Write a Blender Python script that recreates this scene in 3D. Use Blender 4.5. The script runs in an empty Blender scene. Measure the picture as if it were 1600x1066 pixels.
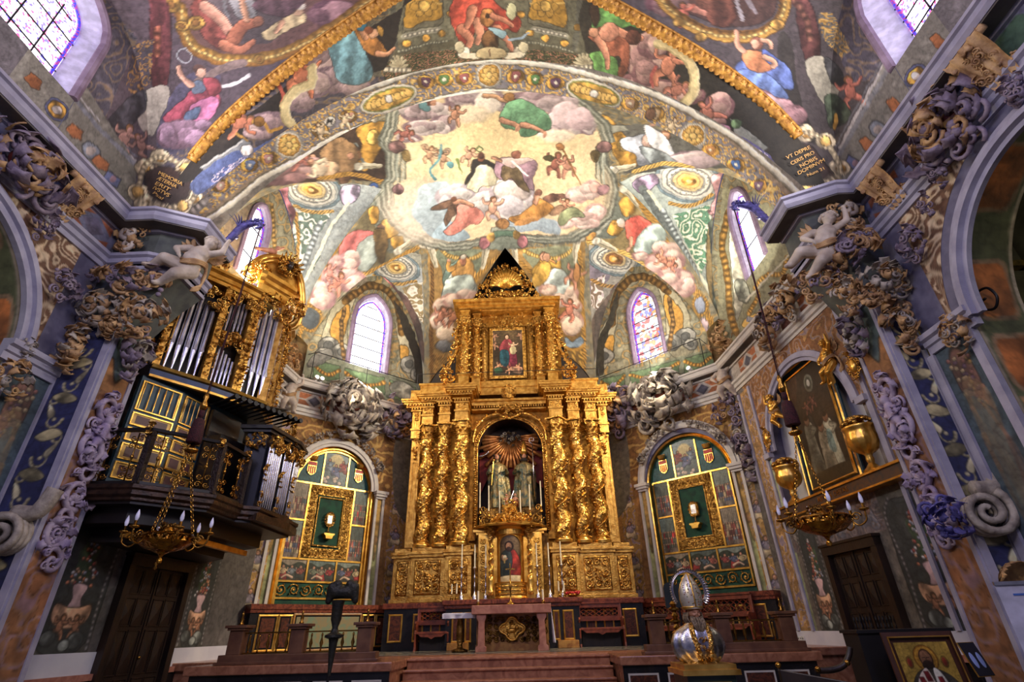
import bpy,bmesh,math,random
import numpy as np
from mathutils import Vector,Matrix

# ------------------------------------------------------------------ camera, world, light, exposure
SC=bpy.context.scene
COL=SC.collection
FPX=806.0
PITCH,YAW,ROLL=math.radians(29.28),math.radians(-.96),math.radians(-1.48)
CAMP=np.array([.45,0.,1.6])
_cy,_sy,_cp,_sp,_cr,_sr=math.cos(YAW),math.sin(YAW),math.cos(PITCH),math.sin(PITCH),math.cos(ROLL),math.sin(ROLL)
FW=np.array([_sy*_cp,_cy*_cp,_sp])
_r=np.array([_cy,-_sy,0.]);_u=np.cross(_r,FW)
RT=_cr*_r+_sr*_u
UP=-_sr*_r+_cr*_u
cam=bpy.data.cameras.new('camera');co=bpy.data.objects.new('camera',cam);COL.objects.link(co)
cam.sensor_width=36.;cam.lens=36.*FPX/1600.;cam.clip_start=.05;cam.clip_end=200
m=Matrix(((RT[0],UP[0],-FW[0],CAMP[0]),(RT[1],UP[1],-FW[1],CAMP[1]),(RT[2],UP[2],-FW[2],CAMP[2]),(0,0,0,1)))
co.matrix_world=m
SC.camera=co
SC.view_settings.view_transform='Standard';SC.view_settings.look='None'
SC.view_settings.exposure=0.0;SC.view_settings.gamma=1.0;SC.view_settings.use_curve_mapping=False
W=bpy.data.worlds.new('world');SC.world=W;W.use_nodes=True
W.node_tree.nodes['Background'].inputs[0].default_value=(.30,.31,.55,1)
W.node_tree.nodes['Background'].inputs[1].default_value=.30

def lamp(kind,loc,aim,power,color,size=.5,sizey=None,angle=60,blend=.6,spread=None):
    l=bpy.data.lights.new('light',kind);o=bpy.data.objects.new('light',l);COL.objects.link(o)
    l.energy=power;l.color=color;o.location=loc
    if kind=='AREA':
        l.shape='RECTANGLE';l.size=size;l.size_y=sizey or size
        if spread:l.spread=math.radians(spread)
    elif kind=='SPOT':
        l.shadow_soft_size=size;l.spot_size=math.radians(angle);l.spot_blend=blend
    else:l.shadow_soft_size=size
    d=Vector(aim)-Vector(loc);o.rotation_euler=d.to_track_quat('-Z','Y').to_euler()
    return o
WARM=(1.,.80,.52);NEUT=(1.,.93,.82);BLUE=(.50,.50,1.)
# uplights standing on the presbytery cornice
for x,y,ax,ay in((-6.35,10.6,1,12.),(-6.1,13.0,1,13.),(6.45,10.6,-1,12.),(6.1,13.0,-1,13.),(-5.2,15.6,1.5,14.),(5.2,15.6,-1.5,14.)):
    lamp('AREA',(x,y,9.2),(ax,ay,16),330 if y<15 else 170,NEUT,1.4,.4)
# uplights on the nave cornice
for s in(-1,1):
    for y in(2.5,6.2):
        lamp('AREA',(s*6.9,y,9.6),(0,6.5,14.5),165,(1.,.92,.90),1.4,.3)
# warm projectors of the cornice, aimed at the altarpiece, and an added fill pair
for s in(-1,1):
    lamp('SPOT',(s*5.9,14.3,9.2),(s*-.6,17.3,6.2),900,WARM,.12,angle=75)
    lamp('SPOT',(s*6.4,12.2,9.2),(s*-.5,17.3,4.0),1300,WARM,.12,angle=62)
    lamp('SPOT',(s*6.4,10.4,9.2),(s*1.0,17.5,11.5),650,WARM,.15,angle=60)
    lamp('SPOT',(s*-5.9,12.0,9.2),(s*5.4,16.2,5.0),950,(1,.88,.66),.15,angle=50)
    lamp('SPOT',(s*6.4,11.4,9.2),(s*-1.5,15.0,1.2),1700,(1.,.84,.62),.15,angle=48)  # added fill spots, brighten the altar table and wainscot
# daylight falling in from the windows of the nave behind, and an added warm fill
lamp('AREA',(-4.8,-1.,10.),(7.,8.,4.),230,BLUE,2.,3.)
lamp('AREA',(4.8,-1.,10.),(-7.,8.,4.),230,BLUE,2.,3.)
lamp('AREA',(0,-2.,9.),(0,12,1.0),300,(1.,.84,.68),2.,1.5)  # added warm fill above the nave, brightens steps and bust
# added point lights, out of view, to brighten the side chapels
for s in(-1,1):lamp('POINT',(s*9.9,5.0,7.6),(0,0,0),60,(1,.92,.68),.3)

# ------------------------------------------------------------------ measuring on the real planes of the room
def ray(px,py):
    return(FW*FPX+RT*(px-800.)+UP*(533.-py))/FPX
def atX(px,py,x):d=ray(px,py);return CAMP+d*(x-CAMP[0])/d[0]
def atY(px,py,y):d=ray(px,py);return CAMP+d*(y-CAMP[1])/d[1]
def atZ(px,py,z):d=ray(px,py);return CAMP+d*(z-CAMP[2])/d[2]
def chart(P):
    """central chart of the frescoes: the nave viewpoint for which the quadratura was designed"""
    d=P-CAMP;z=d@FW;bad=z<.3;z=np.where(bad,.3,z)
    u=800+FPX*(d@RT)/z;v=533-FPX*(d@UP)/z
    u=np.where(bad,-5000,u)
    return u,v

class Fr:
    """a wall: origin a, running towards b, room side n"""
    def __init__(s,a,b,n=None):
        s.a=np.array([a[0],a[1],0.]);e=np.array([b[0]-a[0],b[1]-a[1],0.]);s.L=float(np.hypot(e[0],e[1]));s.e=e/s.L
        s.n=np.array([s.e[1],-s.e[0],0.])
        c=np.array([0,8.,0]) if n is None else np.array([n[0],n[1],0.])
        if(c-s.a)@s.n<0:s.n=-s.n
        s.z=np.array([0,0,1.])
    def __call__(s,u,z,d=0.):
        return s.a+s.e*u+s.n*d+s.z*z
    def M(s,u,z,d=0.):
        """local x along wall, y out of the wall, z up"""
        p=s(u,z,d)
        return Matrix(((s.e[0],s.n[0],0,p[0]),(s.e[1],s.n[1],0,p[1]),(0,0,1,p[2]),(0,0,0,1)))
    def hit(s,px,py,d=0.):
        r=ray(px,py);o=s.a+s.n*d;t=((o-CAMP)@s.n)/(r@s.n);P=CAMP+r*t
        return float((P-s.a)@s.e),float(P[2])
ZC=8.8        # top of presbytery cornice
sR=Fr((7.4,9.),(6.95,14.9));sL=Fr((-7.4,9.),(-6.95,14.9))
dR=Fr((4.2,17.55),(6.95,14.9));dL=Fr((-4.2,17.55),(-6.95,14.9))
nR=Fr((7.5,-1.),(7.5,9.));nL=Fr((-7.75,-1.),(-7.75,9.))
bk=Fr((-4.2,17.8),(4.2,17.8))

# ------------------------------------------------------------------ materials
MATS={}
def lin(c):
    c=np.asarray(c,float)/255.
    return np.where(c<=.04045,c/12.92,((c+.055)/1.055)**2.4)
def mat(name,col,rough=.6,metal=0.,col2=None,scale=6.,bump=0.,bscale=None,detail=4,dist=0.,coat=0.,voro=False,attr=False,emit=0.,mixw=.5,stretch=None,spec=None):
    if name in MATS:return MATS[name]
    M_=bpy.data.materials.new(name);M_.use_nodes=True;nt=M_.node_tree;N=nt.nodes;L=nt.links
    b=N['Principled BSDF'];b.inputs['Roughness'].default_value=rough;b.inputs['Metallic'].default_value=metal
    if coat:b.inputs['Coat Weight'].default_value=coat
    if spec is not None:b.inputs['Specular IOR Level'].default_value=spec
    tc=N.new('ShaderNodeTexCoord');mp=N.new('ShaderNodeMapping');L.new(tc.outputs['Object'],mp.inputs[0])
    if stretch:mp.inputs['Scale'].default_value=stretch
    nz=N.new('ShaderNodeTexNoise');nz.inputs['Scale'].default_value=scale;nz.inputs['Detail'].default_value=detail;nz.inputs['Distortion'].default_value=dist
    L.new(mp.outputs[0],nz.inputs['Vector'])
    c1=tuple(lin(col))+(1,);c2=tuple(lin(col2 if col2 is not None else np.array(col)*.82))+(1,)
    mx=N.new('ShaderNodeMix');mx.data_type='RGBA'
    rp=N.new('ShaderNodeMapRange');rp.inputs[1].default_value=.5-.22*(1.2-mixw);rp.inputs[2].default_value=.5+.22*(1.2-mixw)
    L.new(nz.outputs['Fac'],rp.inputs[0]);L.new(rp.outputs[0],mx.inputs[0])
    if attr:
        at=N.new('ShaderNodeAttribute');at.attribute_name='paint'
        mx.blend_type='MULTIPLY';mx.inputs[0].default_value=1
        mr=N.new('ShaderNodeMapRange');mr.inputs[1].default_value=.3;mr.inputs[2].default_value=.7;mr.inputs[3].default_value=.80;mr.inputs[4].default_value=1.08
        L.new(nz.outputs['Fac'],mr.inputs[0])
        for l in list(L):
            if l.to_socket==mx.inputs[0]:L.remove(l)
        L.new(at.outputs['Color'],mx.inputs[6]);L.new(mr.outputs[0],mx.inputs[7])
    else:
        mx.inputs[6].default_value=c1;mx.inputs[7].default_value=c2
    L.new(mx.outputs[2],b.inputs['Base Color'])
    if emit:
        L.new(mx.outputs[2],b.inputs['Emission Color']);b.inputs['Emission Strength'].default_value=emit
    if bump:
        if voro:
            v=N.new('ShaderNodeTexVoronoi');v.feature='SMOOTH_F1';v.inputs['Scale'].default_value=bscale or scale*3
            n2=N.new('ShaderNodeTexNoise');n2.inputs['Scale'].default_value=(bscale or scale*3)*.6;n2.inputs['Detail'].default_value=2
            ad=N.new('ShaderNodeMixRGB');ad.inputs[0].default_value=.12
            L.new(mp.outputs[0],n2.inputs['Vector']);L.new(mp.outputs[0],ad.inputs[1]);L.new(n2.outputs['Color'],ad.inputs[2]);L.new(ad.outputs[0],v.inputs['Vector'])
            src=v.outputs['Distance']
        else:
            v=N.new('ShaderNodeTexNoise');v.inputs['Scale'].default_value=bscale or scale*3;v.inputs['Detail'].default_value=3
            L.new(mp.outputs[0],v.inputs['Vector']);src=v.outputs['Fac']
        bp=N.new('ShaderNodeBump');bp.inputs['Strength'].default_value=min(1,bump);bp.inputs['Distance'].default_value=.03*max(1,bump)
        L.new(src,bp.inputs['Height']);L.new(bp.outputs[0],b.inputs['Normal'])
    MATS[name]=M_
    return M_
fresco=mat('fresco',(0,0,0),.75,attr=True,scale=5.,bump=.12,bscale=14.)
canvas=mat('oil_paint',(0,0,0),.45,attr=True,scale=9.,bump=.08,bscale=60.,spec=.3)
darkcanvas=mat('oil_paint_glossy',(0,0,0),.35,attr=True,scale=9.,bump=.05,bscale=60.,spec=.4)
gold=mat('gilding',(232,184,92),.32,.85,(178,124,48),7.,bump=.35,bscale=26.)
goldsm=mat('gilding_smooth',(240,194,100),.28,.85,(200,146,60),5.,bump=.12,bscale=12.)
goldcv=mat('gilding_carved',(240,194,100),.27,.88,(160,108,42),9.,bump=1.,bscale=17.,voro=True)
goldfine=mat('gilding_fine_carved',(236,190,98),.30,.88,(140,94,38),14.,bump=1.,bscale=30.,voro=True)
darkgold=mat('aged_gilding',(160,120,58),.38,.9,(60,40,18),6.,bump=.7,bscale=22.,voro=True)
stone=mat('painted_stone',(172,170,188),.6,0,(146,144,166),3.,bump=.1,bscale=20.)
stonel=mat('pale_painted_stone',(206,200,190),.6,0,(184,178,172),3.,bump=.1,bscale=20.)
stoned=mat('blue_grey_stone',(124,126,150),.6,0,(96,98,126),3.,bump=.1,bscale=20.)
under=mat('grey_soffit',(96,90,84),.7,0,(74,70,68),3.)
terra=mat('terracotta_marbling',(186,112,66),.5,0,(140,72,46),9.,dist=1.5,mixw=.8)
purpm=mat('purple_marbling',(128,84,78),.5,0,(92,58,60),6.,dist=1.5)
greenm=mat('green_marbling',(88,116,96),.5,0,(60,84,70),5.,dist=1.2)
bluem=mat('blue_marbling',(120,122,150),.5,0,(80,84,116),6.,dist=1.2)
plaster=mat('white_plaster',(206,206,214),.7,0,(190,190,204),2.,bump=.05)
stuccoW=mat('white_stucco',(206,194,180),.55,0,(166,152,140),5.,bump=.25,bscale=24.)
stuccoP=mat('purple_stucco',(150,136,152),.6,0,(104,90,108),6.,bump=.4,bscale=22.)
stuccoO=mat('ochre_stucco',(204,166,116),.6,0,(142,106,74),6.,bump=.4,bscale=22.)
stuccoG=mat('grey_stucco',(190,180,166),.6,0,(130,120,112),6.,bump=.4,bscale=22.)
wood=mat('dark_walnut',(44,29,22),.45,0,(28,18,14),3.,bump=.15,stretch=(3,3,.5))
redwood=mat('reddish_wood',(132,62,38),.4,0,(92,40,26),4.,bump=.1,stretch=(2,2,2),coat=.2)
blackm=mat('black_marble',(20,20,22),.25,0,(34,32,34),4.)
redm=mat('red_marble',(132,68,46),.28,0,(84,38,28),7.,dist=2.,mixw=.8)
jasper=mat('brown_jasper',(96,52,36),.28,0,(58,34,28),8.,dist=2.5,mixw=.9)
pinkm=mat('pink_marble',(178,124,106),.35,0,(150,96,82),5.,dist=1.5)
ochrem=mat('yellow_marble',(178,132,70),.3,0,(140,92,48),5.,dist=1.5)
greenpan=mat('pale_green_marble',(112,128,104),.35,0,(134,122,90),4.,dist=2.,mixw=.9)
black=mat('black_void',(14,11,9),.8)
velvetg=mat('green_velvet',(18,72,50),.8,0,(10,48,36),5.)
velvetr=mat('crimson_velvet',(130,30,24),.7,0,(90,18,16),6.)
tassel=mat('dark_red_tassel',(72,20,30),.8,0,(40,10,18),30.,bump=.6,bscale=60.)
tin=mat('organ_pipe_metal',(196,196,206),.24,.9,(160,160,176),4.)
brass=mat('brass',(196,150,70),.25,1.,(140,98,40),8.,bump=.1)
silver=mat('chased_silver',(216,212,214),.27,1.,(170,166,174),9.,bump=.12,bscale=14.)
iron=mat('wrought_iron',(40,38,42),.45,.6)
wax=mat('candle_wax',(236,226,196),.5)
bulb=mat('frosted_bulb',(206,204,236),.3,emit=.25)
skin=mat('painted_skin',(206,150,118),.5,0,(186,124,96),8.)
cloth=mat('white_cloth',(214,214,226),.8,0,(190,190,208),4.)
teal=mat('teal_paint',(26,66,84),.45,0,(18,48,64),5.)
hook=mat('violet_painted_metal',(86,82,150),.4,.3,(50,48,100),12.,bump=.4,bscale=30.)
whitep=mat('white_enamel',(226,226,226),.4)
steel=mat('dark_glass',(10,10,14),.2)

# ------------------------------------------------------------------ object helpers
def tag(o,label=None,cat=None,group=None,kind=None):
    if label:o['label']=label
    if cat:o['category']=cat
    if group:o['group']=group
    if kind:o['kind']=kind
    return o
def thing(name,loc,label,cat,group=None,M=None):
    o=bpy.data.objects.new(name,None);COL.objects.link(o);o.empty_display_size=.2
    if M is not None:o.matrix_world=M
    else:o.location=loc
    return tag(o,label,cat,group)
def copy_tree(o,parent=None):
    c=o.copy();COL.objects.link(c)
    if parent is not None:c.parent=parent
    for ch in list(o.children):copy_tree(ch,c)
    return c

class MB:
    """collects shapes; build() links them as one mesh object"""
    def __init__(s):s.V=[];s.F=[];s.n=0;s.K=[]
    def add(s,V,F,M=None):
        V=np.asarray(V,float)
        if M is not None:
            M=np.array(M);V=V@M[:3,:3].T+M[:3,3]
        s.K.append((len(s.F),s.n));s.V.append(V);k=s.n
        s.F.extend([tuple(i+k for i in f) for f in F]);s.n+=len(V)
        return s
    def parts(s,key):
        """sort the pieces into several builders by key(mean point)"""
        D={};ends=[k[0] for k in s.K[1:]]+[len(s.F)]
        for V,(f0,n0),f1 in zip(s.V,s.K,ends):D.setdefault(key(V.mean(0)),MB()).add(V,[tuple(i-n0 for i in f) for f in s.F[f0:f1]])
        return[D[k] for k in sorted(D)]
    def box(s,c,d,M=None,rz=0.):
        x,y,z=d[0]/2,d[1]/2,d[2]/2
        V=np.array([(-x,-y,-z),(x,-y,-z),(x,y,-z),(-x,y,-z),(-x,-y,z),(x,-y,z),(x,y,z),(-x,y,z)])
        if rz:V=V@np.array(Matrix.Rotation(-rz,3,'Z'))
        return s.add(V+np.array(c),[(0,3,2,1),(4,5,6,7),(0,1,5,4),(1,2,6,5),(2,3,7,6),(3,0,4,7)],M)
    def bbox(s,a,b,M=None):
        a=np.array(a,float);b=np.array(b,float);return s.box((a+b)/2,np.abs(b-a),M)
    def lathe(s,prof,c=(0,0,0),seg=20,M=None,caps=True):
        t=np.linspace(0,2*math.pi,seg,endpoint=False);V=[]
        for r,z in prof:V.append(np.stack([np.cos(t)*r,np.sin(t)*r,np.full(seg,z)],1))
        V=np.concatenate(V)+np.array(c,float);F=[]
        n=len(prof)
        for i in range(n-1):
            for j in range(seg):
                k=(j+1)%seg;F.append((i*seg+j,i*seg+k,(i+1)*seg+k,(i+1)*seg+j))
        if caps:F.append(tuple(range(seg-1,-1,-1)));F.append(tuple((n-1)*seg+j for j in range(seg)))
        return s.add(V,F,M)
    def tube(s,P,r,seg=6,M=None,closed=False):
        P=np.asarray(P,float);n=len(P);r=np.broadcast_to(np.asarray(r,float),(n,))
        T=np.gradient(P,axis=0)
        if closed:T=np.roll(P,-1,0)-np.roll(P,1,0)
        T/=np.linalg.norm(T,axis=1)[:,None]+1e-9
        up=np.array([0,0,1.]) if abs(T[0][2])<.9 else np.array([1.,0,0])
        N_=np.cross(T[0],up);N_/=np.linalg.norm(N_)
        t=np.linspace(0,2*math.pi,seg,endpoint=False);V=[]
        for i in range(n):
            N_=N_-T[i]*(N_@T[i]);N_/=np.linalg.norm(N_)+1e-9;B_=np.cross(T[i],N_)
            V.append(P[i]+r[i]*(np.cos(t)[:,None]*N_+np.sin(t)[:,None]*B_))
        V=np.concatenate(V);F=[]
        for i in range(n if closed else n-1):
            i2=(i+1)%n
            for j in range(seg):
                k=(j+1)%seg;F.append((i*seg+j,i*seg+k,i2*seg+k,i2*seg+j))
        if not closed:F.append(tuple(range(seg-1,-1,-1)));F.append(tuple((n-1)*seg+j for j in range(seg)))
        return s.add(V,F,M)
    def ball(s,c,r,M=None,seg=10,rings=7):
        r=np.broadcast_to(np.asarray(r,float),(3,));V=[]
        for i in range(rings+1):
            a=math.pi*i/rings
            for j in range(seg):
                b=2*math.pi*j/seg;V.append((math.sin(a)*math.cos(b),math.sin(a)*math.sin(b),math.cos(a)))
        F=[(i*seg+j,(i+1)*seg+j,(i+1)*seg+(j+1)%seg,i*seg+(j+1)%seg) for i in range(rings) for j in range(seg)]
        return s.add(np.array(V)*r+np.array(c,float),F,M)
    def prism(s,poly,d0,d1,M=None):
        """poly in local x,z ; extruded along y"""
        n=len(poly);V=[(x,d0,z) for x,z in poly]+[(x,d1,z) for x,z in poly]
        F=[tuple(range(n)),tuple(range(2*n-1,n-1,-1))]+[(i,i+n,(i+1)%n+n,(i+1)%n) for i in range(n)]
        return s.add(V,F,M)
    def sweep(s,prof,path,M=None,closed=False,n=(0,0,1)):
        """profile (offset sideways, offset up) carried along a polyline with mitred corners; path in 3D, up = n"""
        P=np.asarray(path,float);k=len(P);n=np.array(n,float);V=[]
        for i in range(k):
            if closed or 0<i<k-1:
                a=P[i]-P[i-1];b=P[(i+1)%k]-P[i]
            elif i==0:a=b=P[1]-P[0]
            else:a=b=P[i]-P[i-1]
            a=a/np.linalg.norm(a);b=b/np.linalg.norm(b)
            sa=np.cross(a,n);sb=np.cross(b,n);sd=sa+sb;sd=sd/(np.linalg.norm(sd)+1e-9);f=1/max(.3,sd@sa)
            for x,y in prof:V.append(P[i]+sd*x*f+n*y)
        m_=len(prof);F=[]
        for i in range(k if closed else k-1):
            i2=(i+1)%k
            for j in range(m_-1):F.append((i*m_+j,i*m_+j+1,i2*m_+j+1,i2*m_+j))
            F.append((i*m_+m_-1,i*m_,i2*m_,i2*m_+m_-1))
        if not closed:F.append(tuple(range(m_)));F.append(tuple((k-1)*m_+j for j in range(m_-1,-1,-1)))
        return s.add(V,F,M)
    def build(s,name,material,parent=None,smooth=False,M=None,bevel=0,solid=0):
        me=bpy.data.meshes.new(name)
        V=np.concatenate(s.V) if s.V else np.zeros((0,3))
        me.from_pydata(V.tolist(),[],s.F);me.validate();
        bm=bmesh.new();bm.from_mesh(me);bmesh.ops.recalc_face_normals(bm,faces=bm.faces);bm.to_mesh(me);bm.free()
        if smooth:
            me.polygons.foreach_set('use_smooth',[True]*len(me.polygons))
            if smooth==2:me.set_sharp_from_angle(angle=math.radians(50))
        o=bpy.data.objects.new(name,me);COL.objects.link(o);me.materials.append(material)
        if parent is not None:o.parent=parent
        if M is not None:o.matrix_world=M
        if bevel:
            b=o.modifiers.new('bevel','BEVEL');b.width=bevel;b.segments=2;b.limit_method='ANGLE'
        return o
def struct(o):o['kind']='structure';return o
def Mx(M):return np.array(M)
def loc(x,y,z):return Matrix.Translation((x,y,z))

def grid_mesh(name,P,material,colors=None,parent=None,smooth=True,mask=None):
    """P: (nu,nv,3) array of points; colors the same, linear"""
    nu,nv=P.shape[:2];V=P.reshape(-1,3).astype(np.float32)
    i=np.arange(nu-1)[:,None]*nv+np.arange(nv-1)[None];F=np.stack([i,i+nv,i+nv+1,i+1],-1).reshape(-1,4)
    if mask is not None:F=F[mask.reshape(-1)]
    me=bpy.data.meshes.new(name);me.vertices.add(len(V));me.vertices.foreach_set('co',V.ravel())
    nf=len(F);me.loops.add(nf*4);me.loops.foreach_set('vertex_index',F.ravel().astype(np.int32));me.polygons.add(nf)
    me.polygons.foreach_set('loop_start',np.arange(0,nf*4,4,dtype=np.int32));me.polygons.foreach_set('loop_total',np.full(nf,4,dtype=np.int32))
    me.update(calc_edges=True)
    if smooth:me.polygons.foreach_set('use_smooth',np.ones(nf,bool))
    if colors is not None:
        a=me.color_attributes.new('paint','FLOAT_COLOR','POINT');c=np.ones((len(V),4),np.float32);c[:,:3]=colors.reshape(-1,3);a.data.foreach_set('color',c.ravel())
    o=bpy.data.objects.new(name,me);COL.objects.link(o);me.materials.append(material)
    if parent is not None:o.parent=parent
    return o

# ------------------------------------------------------------------ painting: coloured shapes laid on a surface chart
def _hash(i,j,s):
    h=(i*374761393+j*668265263+s*982451653)&0x7fffffff
    h=((h^(h>>13))*1274126177)&0x7fffffff
    return((h^(h>>16))&0xffff)/65535.
def noise(x,y,sc,seed=0,octv=3):
    x=np.asarray(x,float)/sc;y=np.asarray(y,float)/sc;r=0;a=1;t=0
    for o in range(octv):
        xi=np.floor(x).astype(np.int64);yi=np.floor(y).astype(np.int64);fx=x-xi;fy=y-yi
        fx=fx*fx*(3-2*fx);fy=fy*fy*(3-2*fy);s=seed+o*17
        v=(_hash(xi,yi,s)*(1-fx)+_hash(xi+1,yi,s)*fx)*(1-fy)+(_hash(xi,yi+1,s)*(1-fx)+_hash(xi+1,yi+1,s)*fx)*fy
        r=r+(v-.5)*a;t+=a;a*=.5;x=x*2+3.1;y=y*2+1.7
    return r/t*2
def crom(pts,n=6,closed=True):
    P=np.array(pts,float);k=len(P);out=[]
    for i in range(k if closed else k-1):
        if closed:p0,p1,p2,p3=P[i-1],P[i],P[(i+1)%k],P[(i+2)%k]
        else:p0,p1,p2,p3=P[max(0,i-1)],P[i],P[i+1],P[min(k-1,i+2)]
        for t in np.arange(n)/n:
            out.append(.5*((2*p1)+(-p0+p2)*t+(2*p0-5*p1+4*p2-p3)*t*t+(-p0+3*p1-3*p2+p3)*t**3))
    if not closed:out.append(P[-1])
    return np.array(out)
class Paint:
    def __init__(s,U,V,base=(128,120,100),warp=2.,seed=1,px=1.,mottle=.10):
        s.shape=U.shape;s.U0=U.ravel().astype(float);s.V0=V.ravel().astype(float);s.px=px;s.seed=seed
        s.U=s.U0+warp*noise(s.U0,s.V0,14*px,seed)+warp*.5*noise(s.U0,s.V0,5*px,seed+9);s.V=s.V0+warp*noise(s.U0,s.V0,14*px,seed+5)+warp*.5*noise(s.U0,s.V0,5*px,seed+4)
        s.C=np.tile(np.array(base,float),(len(s.U),1));s.C*=1+mottle*noise(s.U,s.V,25*px,seed+2,4)[:,None]
        s.inter=None
    def _sel(s,x0,y0,x1,y1):
        return np.nonzero((s.U>x0)&(s.U<x1)&(s.V>y0)&(s.V<y1))[0]
    def _put(s,idx,a,col,sh,dx,dy,fold,fa,x,y):
        if len(idx)==0:return
        c=np.array(col,float)[None].repeat(len(idx),0)
        f=1+sh*(-.45*dx-.75*dy)
        if fold:
            k=(x*math.cos(fa)+y*math.sin(fa))/(5.*s.px);f=f*(1+fold*np.sin(k+2.5*noise(x,y,12*s.px,s.seed+31)))
        c=c*f[:,None];a=a[:,None];s.C[idx]=s.C[idx]*(1-a)+c*a
    def E(s,cx,cy,rx,ry,col,ang=0,sh=.15,fold=0,fa=0,soft=None,ol=0):
        R_=max(rx,ry)+4*s.px+(soft or 0);i=s._sel(cx-R_,cy-R_,cx+R_,cy+R_)
        if len(i)==0:return s
        x=s.U[i]-cx;y=s.V[i]-cy;a=math.radians(ang);ca,sa=math.cos(a),math.sin(a)
        u=(x*ca+y*sa)/rx;v=(-x*sa+y*ca)/ry;d=(np.sqrt(u*u+v*v)-1)*min(rx,ry);sf=soft or 1.*s.px
        if ol:s._put(i,np.clip(.5-(d-ol)/s.px,0,1)*.75,np.array(col)*.42,0,x*0,x*0,0,0,x,y)
        s._put(i,np.clip(.5-d/sf,0,1),col,sh,np.clip(u*ca-v*sa,-1,1),np.clip(u*sa+v*ca,-1,1),fold,fa,s.U[i],s.V[i]);return s
    def P(s,pts,col,smooth=True,sh=.2,fold=0,fa=0,ol=1.2,al=1.,box=None):
        P=crom(pts) if smooth else np.array(pts,float)
        x0,y0=P.min(0)-3*s.px;x1,y1=P.max(0)+3*s.px;i=s._sel(x0,y0,x1,y1)
        if len(i)==0:return s
        x=s.U[i];y=s.V[i];ins=np.zeros(len(i),bool);dm=np.full(len(i),1e9)
        for k in range(len(P)):
            ax,ay=P[k-1];bx,by=P[k]
            c=((ay>y)!=(by>y))&(x<(bx-ax)*(y-ay)/((by-ay) or 1e-9)+ax);ins^=c
            ex,ey=bx-ax,by-ay;t=np.clip(((x-ax)*ex+(y-ay)*ey)/(ex*ex+ey*ey+1e-9),0,1)
            dm=np.minimum(dm,(x-ax-t*ex)**2+(y-ay-t*ey)**2)
        d=np.sqrt(dm)*np.where(ins,-1,1);w=(x1-x0)/2;h=(y1-y0)/2
        if ol:s._put(i,np.clip(.5-(d-ol*s.px)/s.px,0,1)*.7*al,np.array(col)*.4,0,x*0,x*0,0,0,x,y)
        s._put(i,np.clip(.5-d/s.px,0,1)*al,col,sh,(x-(x0+x1)/2)/w,(y-(y0+y1)/2)/h,fold,fa,x,y);return s
    def L(s,pts,w,col,col2=None,smooth=False,sh=0,al=1.,beads=0,rope=0):
        """stroke; w may be a pair (start, end)"""
        P=crom(pts,8,False) if smooth else np.array(pts,float)
        w0,w1=(w,w) if np.isscalar(w) else w;mw=max(w0,w1)
        x0,y0=P.min(0)-mw-3;x1,y1=P.max(0)+mw+3;i=s._sel(x0,y0,x1,y1)
        if len(i)==0:return s
        x=s.U[i];y=s.V[i];best=np.full(len(i),1e9);off=np.zeros(len(i));tt=np.zeros(len(i));acc=0
        Ls=np.hypot(*np.diff(P,axis=0).T);tot=Ls.sum()
        for k in range(len(P)-1):
            ax,ay=P[k];ex,ey=P[k+1]-P[k];l=Ls[k]+1e-9
            t=np.clip(((x-ax)*ex+(y-ay)*ey)/(l*l),0,1);dx=x-ax-t*ex;dy=y-ay-t*ey;d=np.hypot(dx,dy)
            b=d<best;best=np.where(b,d,best);off=np.where(b,(-dx*ey+dy*ex)/l,off);tt=np.where(b,acc+t*l,tt);acc+=l
        wr=(w0+(w1-w0)*tt/tot)/2;a=np.clip(.5+(wr-best)/s.px,0,1)*al
        c=np.array(col,float)[None].repeat(len(i),0)
        if beads:
            k=.5+.5*np.cos(tt/beads*2*math.pi);k=k*np.clip(1.2-np.abs(off)/wr*1.1,0,1);c=c*(.55+.6*k)[:,None]
        if rope:
            k=.5+.5*np.cos((tt+off*1.2)/rope*2*math.pi);c=c*(.6+.5*k)[:,None]
        if col2 is not None:
            k=np.clip(off/wr*.5+.5,0,1)[:,None];c=c*(1-k)+np.array(col2,float)*k
        if sh:c=c*(1-sh*(off/wr))[:,None]
        s.C[i]=s.C[i]*(1-a[:,None])+c*a[:,None];return s
    def orn(s,pts,cols,scale=9.,seed=3,smooth=False,al=1.,freq=2.2,thr=.15):
        """grotesque scrollwork inside a polygon: cols = (ground, scroll, light)"""
        P=crom(pts) if smooth else np.array(pts,float);x0,y0=P.min(0);x1,y1=P.max(0);i=s._sel(x0,y0,x1,y1)
        if len(i)==0:return s
        x=s.U[i];y=s.V[i];ins=np.zeros(len(i),bool)
        for k in range(len(P)):
            ax,ay=P[k-1];bx,by=P[k];ins^=((ay>y)!=(by>y))&(x<(bx-ax)*(y-ay)/((by-ay) or 1e-9)+ax)
        i=i[ins];x=s.U0[i];y=s.V0[i];sc=scale*s.px
        n=noise(x,y,sc*2,seed,2);n2=noise(x+7,y-3,sc*1.1,seed+50,2)
        w=np.sin(n*math.pi*2*freq+n2*2.)
        g,c1,c2=[np.array(c,float)[None] for c in cols]
        a1=np.clip((w-thr)*4,0,1)[:,None];a2=np.clip((w-.72)*6,0,1)[:,None];ed=np.clip(1-np.abs(w-thr)*6,0,1)[:,None]*.35
        c=g*(1-a1)+c1*a1;c=c*(1-a2)+c2*a2;c=c*(1-ed)
        s.C[i]=s.C[i]*(1-al)+c*al;return s
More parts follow.
